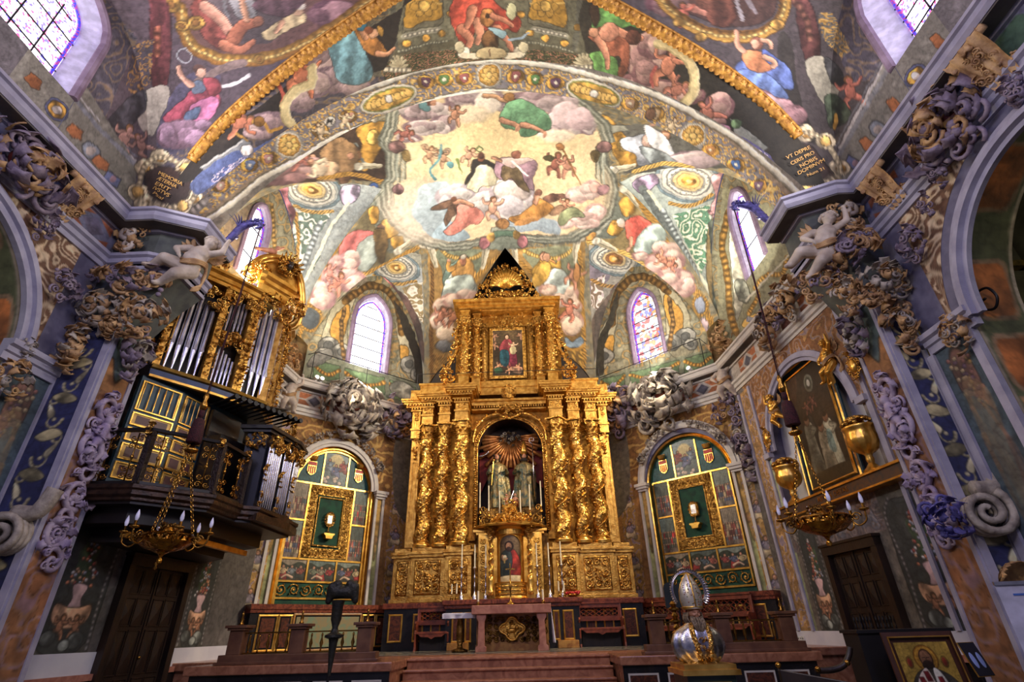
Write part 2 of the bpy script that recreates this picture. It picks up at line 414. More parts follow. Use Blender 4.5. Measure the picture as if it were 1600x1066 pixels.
    def cloud(s,cx,cy,rx,ry,li=(226,206,204),dk=(150,120,130),n=6,seed=0):
        rnd=random.Random(int(cx*7+cy*13)+seed)
        s.E(cx,cy,rx*.95,ry*.9,np.array(dk)*.95,sh=.1,soft=2)
        for k in range(n):
            a=rnd.random()*6.28;q=rnd.uniform(.15,.62);r=rnd.uniform(.38,.62);c=np.array(li)*(1-.22*rnd.random())
            mixc=c if rnd.random()<.6 else(c+np.array(dk))/2
            s.E(cx+math.cos(a)*rx*q,cy+math.sin(a)*ry*q,rx*r,ry*r,mixc,sh=.28,soft=1.5,ol=.0)
        return s
    def limb(s,pts,w,col):
        s.L(pts,(w[0]+2.2*s.px,w[1]+2.2*s.px),np.array(col)*.45,smooth=True,al=.7);return s.L(pts,w,col,smooth=True,sh=.25)
    def putto(s,x,y,r,ang=0,col=(206,146,116),hair=(120,80,50),wing=None,flip=1):
        a=math.radians(ang)
        def t(u,v):u*=flip;return(x+r*(u*math.cos(a)-v*math.sin(a)),y+r*(u*math.sin(a)+v*math.cos(a)))
        if wing is not None:
            for f in(1,-.6):s.P([t(-.2*f,-.3),t(-.9*f,-.9),t(-1.4*f,-.7),t(-1.2*f,-.3),t(-.5*f,0)],wing,sh=.3,fold=.15)
        s.limb([t(-.1,.5),t(-.5,.9),t(-.3,1.4)],(r*.5,r*.26),col);s.limb([t(.2,.5),t(.6,.8),t(.9,1.3)],(r*.5,r*.26),col)
        s.limb([t(-.3,-.35),t(-.8,-.2),t(-1.0,-.6)],(r*.3,r*.18),np.array(col)*.95)
        s.E(*t(0,.1),r*.42,r*.58,col,ang,sh=.22,ol=s.px)
        s.limb([t(.25,-.3),t(.75,-.35),t(1.05,-.75)],(r*.3,r*.18),col)
        hx,hy=t(0,-.72);s.E(hx,hy-.06*r,r*.31,r*.31,hair,ol=s.px);s.E(*t(.06,-.66),r*.23,r*.25,col,sh=.2)
        return s
    def saint(s,x,y,r,ang=0,top=(170,120,60),lap=(150,168,170),skin_=(206,150,120),hair=(120,84,60),flip=1,cloak=None):
        a=math.radians(ang)
        def t(u,v):u*=flip;return(x+r*(u*math.cos(a)-v*math.sin(a)),y+r*(u*math.sin(a)+v*math.cos(a)))
        if cloak is not None:s.P([t(-.3,-.9),t(-.9,-.4),t(-1.3,.4),t(-1.1,1.3),t(-.2,1.0),t(.6,.2),t(.4,-.7)],cloak,sh=.35,fold=.14,fa=a+.6)
        s.P([t(-.7,.1),t(-1.,.9),t(-1.3,1.9),t(-.6,2.0),t(.1,1.5),t(.9,1.7),t(1.2,1.0),t(.8,.3),t(0,0)],lap,sh=.38,fold=.16,fa=a+.9)
        s.P([t(-.5,-.6),t(-.75,0),t(-.5,.6),t(.2,.7),t(.6,.3),t(.5,-.5),t(0,-.75)],top,sh=.3,fold=.12,fa=a)
        s.limb([t(.4,-.4),t(.9,0),t(.6,.5)],(r*.38,r*.26),top);s.E(*t(.45,.5),r*.14,r*.12,skin_)
        s.limb([t(-.45,-.4),t(-.95,-.1),t(-1.1,-.6)],(r*.34,r*.22),top);s.E(*t(-1.12,-.72),r*.13,r*.14,skin_)
        s.E(*t(0,-1.0),r*.33,r*.36,hair,ol=s.px);s.E(*t(.06,-.95),r*.23,r*.29,skin_,ang,sh=.2);s.L([t(-.02,-1.0),t(.16,-1.0)],r*.05,np.array(skin_)*.5);s.L([t(.02,-.82),t(.12,-.82)],r*.05,(150,80,70))
        return s
    def out(s,shape3=True):
        n_=noise(s.U0,s.V0,3*s.px,77,2);n2=noise(s.U0,s.V0,60*s.px,78,4)
        n3=noise(s.U,s.V,11*s.px,79,3);n4=noise(s.U,s.V,6*s.px,80,2);li=np.clip(1-np.abs(n3)*7,0,1)*.17+np.clip(1-np.abs(n4)*6,0,1)*.10-np.clip(n3-.25,0,1)*.5
        li=li*np.clip((235-s.C.mean(1))/110,.12,1);c=s.C*((1+.09*n_)*(1.03-li))[:,None];g=c.mean(1)[:,None];c=g+(c-g)*.84;c=c*np.array([1.,.985,.95])*(.97+.16*n2)[:,None]
        return lin(np.clip(c,4,235)).reshape(s.shape+(3,))

# ================================================================== THE SETTING
Z0=9.0
def Dome(x,y):
    r=.01726*x*x+.0198*(y-12.)**2
    return Z0+7.0*np.sqrt(np.clip(1-r,0,1))
def box_obj(name,a,b,material,**k):
    return MB().bbox(a,b).build(name,material,**k)
# ---- floors
checker=mat('checkered_floor',(150,140,126),.25)
def make_checker(M_):
    nt=M_.node_tree;b=nt.nodes['Principled BSDF'];tc=nt.nodes.new('ShaderNodeTexCoord');ck=nt.nodes.new('ShaderNodeTexChecker')
    ck.inputs['Scale'].default_value=2.6;ck.inputs[1].default_value=tuple(lin((150,144,130)))+(1,);ck.inputs[2].default_value=tuple(lin((44,52,50)))+(1,)
    nt.links.new(tc.outputs['Object'],ck.inputs['Vector']);nt.links.new(ck.outputs['Color'],b.inputs['Base Color'])
make_checker(checker)
struct(box_obj('floor',(-13,-4,-.1),(13,20,0),checker))
# presbytery platform with its steps (red marble), recessed stair in the middle
pf=MB()
pf.prism([(-7.2,0),(7.2,0),(7.2,1.0),(-7.2,1.0)],12.7,18.5)
pf.bbox((-5.75,11.0,0),(-2.1,12.7,1.0));pf.bbox((2.1,11.0,0),(5.55,12.7,1.0))
stepm=mat('brown_polished_stone',(176,122,94),.25,0,(136,88,66),5.,dist=1.5)
struct(pf.build('floor',stepm))
struct(MB().bbox((-7.2,12.6,1.002),(7.2,18.4,1.15)).bbox((-5.85,10.9,1.002),(-2.05,12.6,1.15)).bbox((2.05,10.9,1.002),(5.65,12.6,1.15)).build('trim_2',stepm,bevel=.02))
struct(MB().bbox((-5.4,13.6,1.152),(5.4,17.0,1.158)).build('floor',checker))
st=MB()
for i in range(5):
    st.bbox((-2.05,12.25-.36*i,0),(2.05,12.75-.36*i,1.13-.17*i))
    st.bbox((-2.05,12.2-.36*i,1.095-.17*i),(2.05,12.75-.36*i,1.133-.17*i))
struct(st.build('stairs',stepm,bevel=.012))
# ---- arched wall helper
def arch_wall(fr,u0,u1,z0,z1,cu,r,zs,uj=None,depth=0.,n=40,d=0.,zbot=None):
    """wall piece with a round-headed opening (centre cu, radius r, springing zs, open down to zbot)"""
    mb=MB();zb=z0 if zbot is None else zbot
    U=[u0,cu-r]
    mb.add([fr(u0,z0,d),fr(cu-r,z0,d),fr(cu-r,z1,d),fr(u0,z1,d)],[(0,1,2,3)])
    mb.add([fr(cu+r,z0,d),fr(u1,z0,d),fr(u1,z1,d),fr(cu+r,z1,d)],[(0,1,2,3)])
    t=np.linspace(math.pi,0,n);V=[]
    for a in t:V.append(fr(cu+r*math.cos(a),zs+r*math.sin(a),d));V.append(fr(cu+r*math.cos(a),z1,d))
    mb.add(V,[(2*i,2*i+2,2*i+3,2*i+1) for i in range(n-1)])
    if zb>z0:mb.add([fr(cu-r,z0,d),fr(cu+r,z0,d),fr(cu+r,zb,d),fr(cu-r,zb,d)],[(0,1,2,3)])
    if depth:
        rv=[(cu-r,zb)]+[(cu+r*math.cos(a),zs+r*math.sin(a)) for a in t]+[(cu+r,zb)]
        V=[]
        for u,z in rv:V.append(fr(u,z,d));V.append(fr(u,z,d-depth))
        mb.add(V,[(2*i,2*i+2,2*i+3,2*i+1) for i in range(len(rv)-1)])
    return mb
def arch_path(fr,cu,r,zs,zb,d=0.,n=28,legs=True):
    P=[fr(cu-r,zb,d)] if legs else[]
    P+=[fr(cu+r*math.cos(a),zs+r*math.sin(a),d) for a in np.linspace(math.pi,0,n)]
    if legs:P.append(fr(cu+r,zb,d))
    return np.array(P)
def moulding(mb,fr,path,prof):
    """prof: list of (outwards from the opening, out of the wall)"""
    mb.sweep(prof,path,n=fr.n);return mb
# ---- nave walls with the chapel arches
wallp=mat('lavender_wall',(118,116,140),.65,0,(88,86,112),3.)
for fr,side in((nR,'right'),(nL,'left')):
    o=struct(arch_wall(fr,0,9.05,0,9.3,5.95,2.1,5.65,depth=.9).build('wall_'+side,wallp))
# paint the grotesque of the spandrels as thin frescoed skin right on the wall
def band_paint(name,fr,u0,u1,z0,z1,nu,nz,fn,d=.004,base=(120,110,110),px=.02,seed=3,warp=.01,material=None,parent=None,uv=None):
    U,Zz=np.meshgrid(np.linspace(u0,u1,nu),np.linspace(z0,z1,nz),indexing='ij')
    pt=Paint(U,-Zz,base,warp=warp,seed=seed,px=px);fn(pt)
    P=fr.a[None,None]+fr.e*U[...,None]+fr.n*d+fr.z*Zz[...,None]
    return grid_mesh(name,P,material or fresco,pt.out(),parent=parent,smooth=False)
def spandrel_fn(sg):
    def f(p):
        p.orn([(5.9,-8.1),(9.0,-8.1),(9.0,-5.6),(5.9,-5.6)],((120,84,62),(186,158,128),(212,190,160)),scale=6,seed=5,freq=2.6)
    return f
for fr,side in((nR,'right'),(nL,'left')):
    U,T=np.meshgrid(np.linspace(6.0,8.42,90),np.linspace(0,1,70),indexing='ij')
    zl=np.where(np.abs(U-5.95)<2.38,5.65+np.sqrt(np.clip(2.38**2-(U-5.95)**2,0,None)),5.9);Zz=zl+(8.05-zl)*T
    pt=Paint(U,-Zz,(120,90,70),px=.03,warp=.01,seed=4);spandrel_fn(1)(pt)
    P=fr.a+fr.e*U[...,None]+fr.n*.006+fr.z*Zz[...,None]
    struct(grid_mesh('wall_'+side,P,fresco,pt.out(),smooth=False))
    # archivolt, two steps
    mb=MB()
    moulding(mb,fr,arch_path(fr,5.95,2.1,5.65,5.65,legs=False,n=48),[(0,0),(0,.10),(-.10,.10),(-.12,.16),(-.20,.16),(-.22,.08),(-.30,.08),(-.30,0)])
    struct(mb.build('trim_3',stone,smooth=False))
    # jamb pilaster (marbled strip with painted fruit) and its impost
    mb=MB();mb.add([fr(8.07,0,.05),fr(8.07,5.5,.05),fr(8.42,5.5,.05),fr(8.42,0,.05)],[(0,1,2,3)])
    def jam(p):
        p.E(8.55,-4.9,.2,.5,(120,84,76),fold=.2,ol=.02)
        for k in range(40):
            rr=random.Random(k+7);p.E(8.55+rr.uniform(-.2,.2),-4.9+rr.uniform(-.38,.5),.035,.035,((150,100,96),(160,130,80),(110,80,110),(170,150,120))[k%4],ol=.01,sh=.4)
        for k in range(14):
            rr=random.Random(k+70);p.P([(8.55+rr.uniform(-.25,.25),-3.9+rr.uniform(-1.2,2)) for _ in range(4)],((84,104,110),(120,84,70),(150,120,84))[k%3],ol=0,al=.5)
    struct(band_paint('wall_'+side,fr,8.2,8.92,0,5.5,36,240,jam,d=.052,base=(70,92,110),px=.02))
    mb=MB()
    for u in(8.11,8.98):mb.add([fr(u-.07,0,0),fr(u+.07,0,0),fr(u+.07,0,.1),fr(u-.07,0,.1),fr(u-.07,5.5,0),fr(u+.07,5.5,0),fr(u+.07,5.5,.1),fr(u-.07,5.5,.1)],[(0,1,2,3),(4,5,6,7),(0,1,5,4),(1,2,6,5),(2,3,7,6),(3,0,4,7)])
    pr=[(0,5.5),(.10,5.5),(.10,5.62),(.14,5.64),(.14,5.72),(.20,5.75),(.20,5.84),(0,5.84)]
    mb.sweep([(x,z-5.5) for x,z in pr],[fr(7.9,5.5,0),fr(8.95,5.5,0)],n=(0,0,1)) if side=='left' else mb.sweep([(-x,z-5.5) for x,z in pr],[fr(7.9,5.5,0),fr(8.95,5.5,0)],n=(0,0,1))
    struct(mb.build('trim_4',stone))
    # painted reveal of the chapel arch
    t=np.linspace(math.pi*.5,0,90);rv=[(5.95+2.098*math.cos(a),5.65+2.098*math.sin(a)) for a in t]+[(5.95+2.098,z) for z in np.linspace(5.6,.2,120)]
    ln=np.concatenate([[0],np.cumsum(np.hypot(*np.diff(np.array(rv),axis=0).T))]);dd=np.linspace(0,-.9,26)
    P=np.array([[fr(u,z,d) for d in dd] for u,z in rv]);Uu,Vv=np.meshgrid(ln,-dd,indexing='ij')
    def rev(p,L0=ln[89]):
        p.P([(0,.05),(0,.85),(L0+6,.85),(L0+6,.05)],(84,92,62),smooth=False,ol=0)
        for c,w in((1.0,.45),(L0-.5,.42),(L0+.75,.4)):
            p.P([(c-w*1.2,.45),(c-w,.12),(c+w,.12),(c+w*1.2,.45),(c+w,.78),(c-w,.78)],(150,120,90),ol=0);p.P([(c-w*1.05,.45),(c-w*.85,.17),(c+w*.85,.17),(c+w*1.05,.45),(c+w*.85,.73),(c-w*.85,.73)],(176,98,44),fold=.2,ol=0)
        p.P([(L0+1.3,.08),(L0+5.5,.08),(L0+5.5,.82),(L0+1.3,.82)],(176,122,84),smooth=False,ol=0)
        p.orn([(L0+1.3,.08),(L0+5.5,.08),(L0+5.5,.82),(L0+1.3,.82)],((170,130,96),(196,150,84),(150,84,64)),scale=14,seed=9,al=.9)
        p.L([(0,.03),(L0+6,.03)],.06,(170,158,140));p.L([(0,.87),(L0+6,.87)],.06,(170,158,140))
    pt=Paint(Uu,Vv,(120,110,90),px=.025,warp=.02,seed=8);rev(pt)
    # pull the skin slightly into the opening
    P2=P.copy()
    struct(grid_mesh('wall_'+side,P2,fresco,pt.out()))
    # the chapel beyond the arch
    sx=1 if side=='right' else -1;X0=fr.a[0]+sx*.9;mb=MB()
    X1=X0+sx*3.2
    chp=mat('chapel_wall',(120,116,92),.7,0,(92,88,72),3.)
    mb.add([(X1,.5,0),(X1,9.4,0),(X1,9.4,9.6),(X1,.5,9.6)],[(0,1,2,3)])
    mb.add([(X0,9.4,0),(X1,9.4,0),(X1,9.4,9.6),(X0,9.4,9.6)],[(0,1,2,3)])
    mb.add([(X0,.5,0),(X1,.5,0),(X1,.5,9.6),(X0,.5,9.6)],[(0,1,2,3)])
    mb.add([(X0,.5,9.6),(X1,.5,9.6),(X1,9.4,9.6),(X0,9.4,9.6)],[(0,1,2,3)])
    struct(mb.build('wall_%s_chapel'%side,chp))
    mb=MB()
    for zz,h,dpt in((5.7,.22,.18),(6.05,.1,.28),(6.6,.35,.12),(8.2,.15,.2)):
        mb.bbox((X1-sx*dpt,.5,zz),(X1,9.4,zz+h));mb.bbox((X0,9.4-dpt,zz),(X1,9.4,zz+h))
    for y in np.arange(1.2,9,1.5):
        for za,zb_ in((6.3,6.55),(3.2,5.4),(7.1,8.0)):
            for a_,b_ in(((y,za),(y+1.1,za)),((y,zb_),(y+1.1,zb_)),((y,za),(y,zb_)),((y+1.1,za),(y+1.1,zb_))):
                mb.bbox((X1-sx*.06,a_[0]-.03,a_[1]-.03),(X1,b_[0]+.03,b_[1]+.03))
    struct(mb.build('trim_5',mat('dull_gilt_moulding',(150,124,66),.5,.4,(96,84,50),8.,bump=.3)))

# ---- corner piers between nave and presbytery
PIER={1:((7.5,8.12),(7.0,8.2),(7.02,9.05)),-1:((-7.75,7.95),(-7.0,8.02),(-7.02,8.82))}
for sg,side,xw in((1,'right',7.5),(-1,'left',-7.75)):
    w0,e0,e1=PIER[sg]
    cap_=[(xw,8.0),(sg*6.88,8.0),(sg*6.38,8.24),(sg*6.38,9.06),(xw,9.06)]
    mb=MB();low=[w0,e0,(e0[0]-sg*.002,e0[1]+.01),e1,(sg*7.5,e1[1])]
    rings=[[(x,y,0) for x,y in low],[(x,y,6.75) for x,y in low],[(x*.45+cx_*.55,y*.45+cy_*.55,7.5) for(x,y),(cx_,cy_) in zip(low,cap_)],[(x,y,7.95) for x,y in cap_],[(x,y,9.0) for x,y in cap_]]
    V=[p for r in rings for p in r];n=5
    mb.add(V,[(k*n+i,k*n+(i+1)%n,(k+1)*n+(i+1)%n,(k+1)*n+i) for k in range(4) for i in range(n)])
    struct(mb.build('wall_'+side+'_pier',mat('dark_green_capital',(92,98,92),.6,0,(66,70,72),4.)))
    fB=Fr(w0,e0,(0,0));fA=Fr(e0,e1,(0,8.6))
    mb=MB()
    for f_,ua,ub in((fB,fB.L-.11,fB.L+.0),(fB,.0,.08),(fA,.0,.09),(fA,fA.L-.09,fA.L)):
        mb.add([f_(ua,0),f_(ub,0),f_(ub,0,.035),f_(ua,0,.035),f_(ua,6.8),f_(ub,6.8),f_(ub,6.8,.035),f_(ua,6.8,.035)],[(0,1,2,3),(4,5,6,7),(0,1,5,4),(1,2,6,5),(2,3,7,6),(3,0,4,7)])
    struct(mb.build('trim_6',stone))
    mb=MB();s_=1 if sg<0 else -1
    for zz,pj,pl in((6.80,.07,[w0,e0,e1]),(7.95,.07,cap_[:4]),(8.05,.05,cap_[:4])):
        mb.sweep([(0,0),(s_*pj,0),(s_*pj,.06),(0,.06)],[(x,y,zz) for x,y in pl])
    struct(mb.build('trim_7',stone))
    def acanthus_fn(p,L_=fB.L):
        g1=(150,142,104);g2=(196,188,150);cx=L_/2-.01
        for k in range(9):
            zc=-.9-k*.66;f=1 if k%2 else -1
            for(ox,oz,r0,fl) in((0,0,.15,f),(-.12*f,.3,.09,-f)):
                th=np.linspace(0,5.2,18);rr=r0*(1-th/6.2)
                p.L([(cx+ox+fl*.04-fl*r_*math.cos(t_),zc+oz+r_*math.sin(t_)*1.25) for t_,r_ in zip(th,rr)],(.06,.02),g1,g2,beads=.07)
            p.P([(cx-f*.2,zc+.25),(cx-f*.02,zc+.16),(cx+f*.2,zc+.3),(cx+f*.02,zc+.37)],g1,fold=.35,fa=.6,ol=.8);p.P([(cx+f*.05,zc-.1),(cx+f*.2,zc-.28),(cx+f*.12,zc-.02)],g2,fold=.3,ol=.8);p.E(cx+f*.02,zc,.03,.03,g2,ol=.01)
        for a in(-.6,-.35,-.1,.15,.4,.65):
            p.P([(cx+a*.06,-.35),(cx+a*.22,-.7),(cx+a*.42,-1.05),(cx+a*.14,-.8)],g1,fold=.25)
    struct(band_paint('wall_'+side+'_pier',fB,.08,fB.L-.10,.15,6.78,30,340,acanthus_fn,d=.012,base=(44,50,104),px=.02,seed=6))
    struct(band_paint('wall_'+side+'_pier',fA,.08,fA.L-.08,5.5,6.78,24,60,lambda p:p.P([(0,-5.4),(.12,-6.1),(.4,-5.7),(.7,-6.1),(.85,-5.4)],(176,118,66)),d=.012,base=(90,112,114),px=.03))
    struct(band_paint('wall_'+side+'_pier',fA,.08,fA.L-.08,.5,5.5,24,140,lambda p:p.orn([(0,-5.5),(.9,-5.5),(.9,-.5),(0,-.5)],((150,98,62),(160,118,92),(150,120,140)),scale=7,seed=41,al=.8),d=.012,base=(150,98,58),px=.03))
# ---- nave entablature: architrave, frieze, cornice
def entab(name,path,sgn,z,prof,material):
    mb=MB();P=[(x,y,z) for x,y in path]
    mb.sweep([(sgn*a,b) for a,b in prof],P);return struct(mb.build(name,material))
for sg,side,xw in((1,'right',7.5),(-1,'left',-7.75)):
    dx=0 if sg>0 else 0
    xo=xw*1.0
    path=[(xw,-1.5),(xw,8.0),(sg*6.88,8.0),(sg*6.38,8.24),(sg*6.38,9.05)]
    # sweeping with up=z: side vector = dir x up, for +y direction it is +x
    s_=-1 if sg>0 else 1
    entab('trim_8',path,s_,8.0,[(0,0),(.05,0),(.05,.1),(.10,.12),(.10,.22),(.16,.25),(.16,.32),(0,.32)],stone)
    entab('trim_9',path,s_,8.9,[(0,0),(.08,0),(.12,.05),(.40,.05),(.45,.12),(.45,.22),(.50,.24),(.50,.30),(0,.38)],stone)
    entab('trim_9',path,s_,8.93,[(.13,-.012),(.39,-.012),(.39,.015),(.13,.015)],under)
    fr=nR if sg>0 else nL
    def frz(p):
        for k in range(-2,10):
            y0=5.05+k*2.6-5.2
        for c in(4.05-1.15,8.25,3.1):
            pass
        def diam(c,w=.36):
            for dx_,dz_ in((-1,-1),(1,-1),(1,1),(-1,1)):
                p.P([(c+dx_*.06,-8.62+dz_*.26),(c+dx_*w,-8.62+dz_*.26),(c+dx_*w,-8.62+dz_*.06)],(172,92,60),smooth=False,ol=0)
            p.P([(c-.26,-8.62),(c,-8.84),(c+.26,-8.62),(c,-8.40)],(112,104,140),smooth=False,ol=0)
        for c in(1.0,3.6,8.4):diam(c,.42)
        for c in(5.45,7.05,.2,2.0):p.P([(c-.40,-8.62),(c-.22,-8.88),(c+.22,-8.88),(c+.40,-8.62),(c+.22,-8.36),(c-.22,-8.36)],(84,120,96),smooth=False,ol=0)
    struct(band_paint('wall_'+side,fr,0,9.0,8.32,8.9,420,30,frz,d=.02,base=(124,126,166),px=.02,seed=3,warp=0.004))
# ---- presbytery walls
def flat_wall(name,fr,u0,u1,z0,z1,material,d=0.):
    return struct(MB().add([fr(u0,z0,d),fr(u1,z0,d),fr(u1,z1,d),fr(u0,z1,d)],[(0,1,2,3)]).build(name,material))
struct(flat_wall('wall_left_presbytery',sL,0,sL.L,0,8.8,wallp));
struct(arch_wall(sR,0,sR.L,0,8.8,2.75,1.85,5.55,zbot=4.05,depth=.35).build('wall_right_presbytery',wallp))
flat_wall('wall_right_niche',sR,.8,4.7,3.9,7.5,plaster,d=-.35)
for fr,side in((dL,'left'),(dR,'right')):
    struct(arch_wall(fr,-1.25,fr.L,0,8.8,1.85,1.50,5.55,zbot=2.3,depth=.45).build('wall_'+side+'_diagonal',wallp))
    flat_wall('wall_'+side+'_recess',fr,.3,3.4,2.2,7.2,mat('dim_green_wall',(84,92,76),.7),d=-.45)
    # arch moulding and imposts
    mb=MB();moulding(mb,fr,arch_path(fr,1.85,1.50,5.70,5.70,n=40,legs=False),[(0,0),(0,.07),(-.07,.09),(-.15,.09),(-.17,.05),(-.25,.05),(-.25,0)])
    for sgn in(-1,1):
        u=1.85+sgn*1.60
        for za,zb_,w,dd_ in((5.48,5.55,.17,.10),(5.55,5.63,.20,.16),(5.63,5.72,.23,.2)):
            a,b=u-w,u+w
            mb.add([fr(a,za,0),fr(b,za,0),fr(b,za,dd_),fr(a,za,dd_),fr(a,zb_,0),fr(b,zb_,0),fr(b,zb_,dd_),fr(a,zb_,dd_)],[(0,1,2,3),(4,5,6,7),(0,1,5,4),(1,2,6,5),(2,3,7,6),(3,0,4,7)])
        for ua in(u-.13,u+.13):
            mb.add([fr(ua-.04,1.15,0),fr(ua+.04,1.15,0),fr(ua+.04,1.15,.07),fr(ua-.04,1.15,.07),fr(ua-.04,5.48,0),fr(ua+.04,5.48,0),fr(ua+.04,5.48,.07),fr(ua-.04,5.48,.07)],[(0,1,2,3),(4,5,6,7),(0,1,5,4),(1,2,6,5),(2,3,7,6),(3,0,4,7)])
    struct(mb.build('trim_10',stonel))
    def dw(p):
        W_=5.2
        p.P([(-1.3,-7.7),(4,-7.7),(4,-.1),(-1.3,-.1)],(150,106,50),smooth=False,ol=0)
        p.orn([(-1.3,-7.7),(4,-7.7),(4,-5.6),(-1.3,-5.6)],((146,98,44),(186,136,58),(206,164,84)),scale=12,seed=12)
        for u in(.25,3.45):
            p.P([(u-.12,-5.5),(u+.12,-5.5),(u+.12,-1.1),(u-.12,-1.1)],(152,158,100),smooth=False,ol=0)
            p.P([(u-.07,-5.4),(u+.07,-5.45),(u+.08,-4.6),(u,-3.6),(u-.06,-4.2)],(150,118,56),fold=.3)
            p.E(u-.02,-4.2,.06,.12,(150,108,60),ol=.01)
        for c_ in(-.45,3.75):   # grotesque pilaster at the corner
            p.orn([(c_-.28,-7.7),(c_+.28,-7.7),(c_+.28,-1.1),(c_-.28,-1.1)],((168,128,62),(196,156,88),(146,128,150)),scale=9,seed=31)
            for k in range(6):p.saint(c_,-6.3+k*.95,.16,0,(150,140,160),(200,180,140),flip=1 if k%2 else -1)
        p.P([(-1.3,-7.72),(-.2,-7.72),(-.2,-6.0),(-.6,-5.0),(-1.3,-5)],(120,112,92),ol=0)
    t=band_paint('wall_'+side+'_diagonal',fr,-1.25,fr.L,.2,7.74,230,330,dw,d=.01,base=(140,120,80),px=.02,seed=8)
    # open the painted skin where the recess is
    me=t.data;bm=bmesh.new();bm.from_mesh(me)
    dele=[]
    for f in bm.faces:
        c=np.array(f.calc_center_median());u=(c-fr.a)@fr.e;z=c[2]
        if(abs(u-1.85)<1.5 and 2.3<z<5.7) or(z>=5.7 and(u-1.85)**2+(z-5.7)**2<1.5**2):dele.append(f)
    bmesh.ops.delete(bm,geom=dele,context='FACES');bm.to_mesh(me);bm.free();struct(t)
# back wall
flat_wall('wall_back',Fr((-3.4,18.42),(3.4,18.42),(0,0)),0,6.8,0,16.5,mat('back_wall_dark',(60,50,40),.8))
# presbytery entablature following side and diagonal walls
for sg in(1,-1):
    a=np.array([7.4,9.05]);b=np.array([6.95,14.9]);c=np.array([3.40,18.32])
    path=[(sg*a[0],a[1]),(sg*b[0],b[1]),(sg*c[0],c[1])];s_=-1 if sg>0 else 1
    entab('trim_11',path,s_,7.72,[(0,0),(.04,0),(.04,.08),(.09,.10),(.09,.20),(.14,.23),(.14,.30),(0,.30)],stonel)
    entab('trim_12',path,s_,8.50,[(0,0),(.08,0),(.08,.06),(.30,.08),(.34,.12),(.34,.24),(.38,.26),(.38,.32),(0,.36)],stonel)
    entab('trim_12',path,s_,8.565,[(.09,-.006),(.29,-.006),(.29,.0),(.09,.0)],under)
for fr,side,dia in((dL,'left',1),(dR,'right',1),(sL,'left',0),(sR,'right',0)):
    def frz(p,dia=dia):
        cs=(2.95,) if dia else(4.55,1.2)
        for c in cs:
            w=.52
            p.P([(c-w,-8.04),(c+w,-8.04),(c+w,-8.48),(c-w,-8.48)],(190,110,66),smooth=False,ol=0)
            p.P([(c-.34,-8.26),(c,-8.56),(c+.34,-8.26),(c,-7.96)],(190,182,176),smooth=False,ol=0)
            p.P([(c-.22,-8.26),(c,-8.44),(c+.22,-8.26),(c,-8.08)],(96,96,112),smooth=False,ol=0)
            for s1 in(-1,1):p.L([(c+s1*.3,-8.26),(c+s1*w,-8.26)],.05,(190,182,176))
        if dia:
            p.P([(1.0,-8.04),(2.3,-8.04),(2.3,-8.48),(1.0,-8.48)],(150,90,74),smooth=False,ol=0)
            p.P([(.25,-8.04),(.85,-8.04),(.85,-8.48),(.25,-8.48)],(190,110,66),smooth=False,ol=0);p.L([(.25,-8.26),(.9,-8.26)],.05,(190,182,176))
        else:
            for c in(3.2,2.3):p.P([(c-.3,-8.04),(c+.3,-8.04),(c+.3,-8.48),(c-.3,-8.48)],(150,96,84),smooth=False,ol=0)
    struct(band_paint('wall_'+side+'_frieze',fr,-1.2 if dia else 0,fr.L,8.02,8.52,300,30,frz,d=.015,base=(190,182,176),px=.018,seed=3,warp=.003))

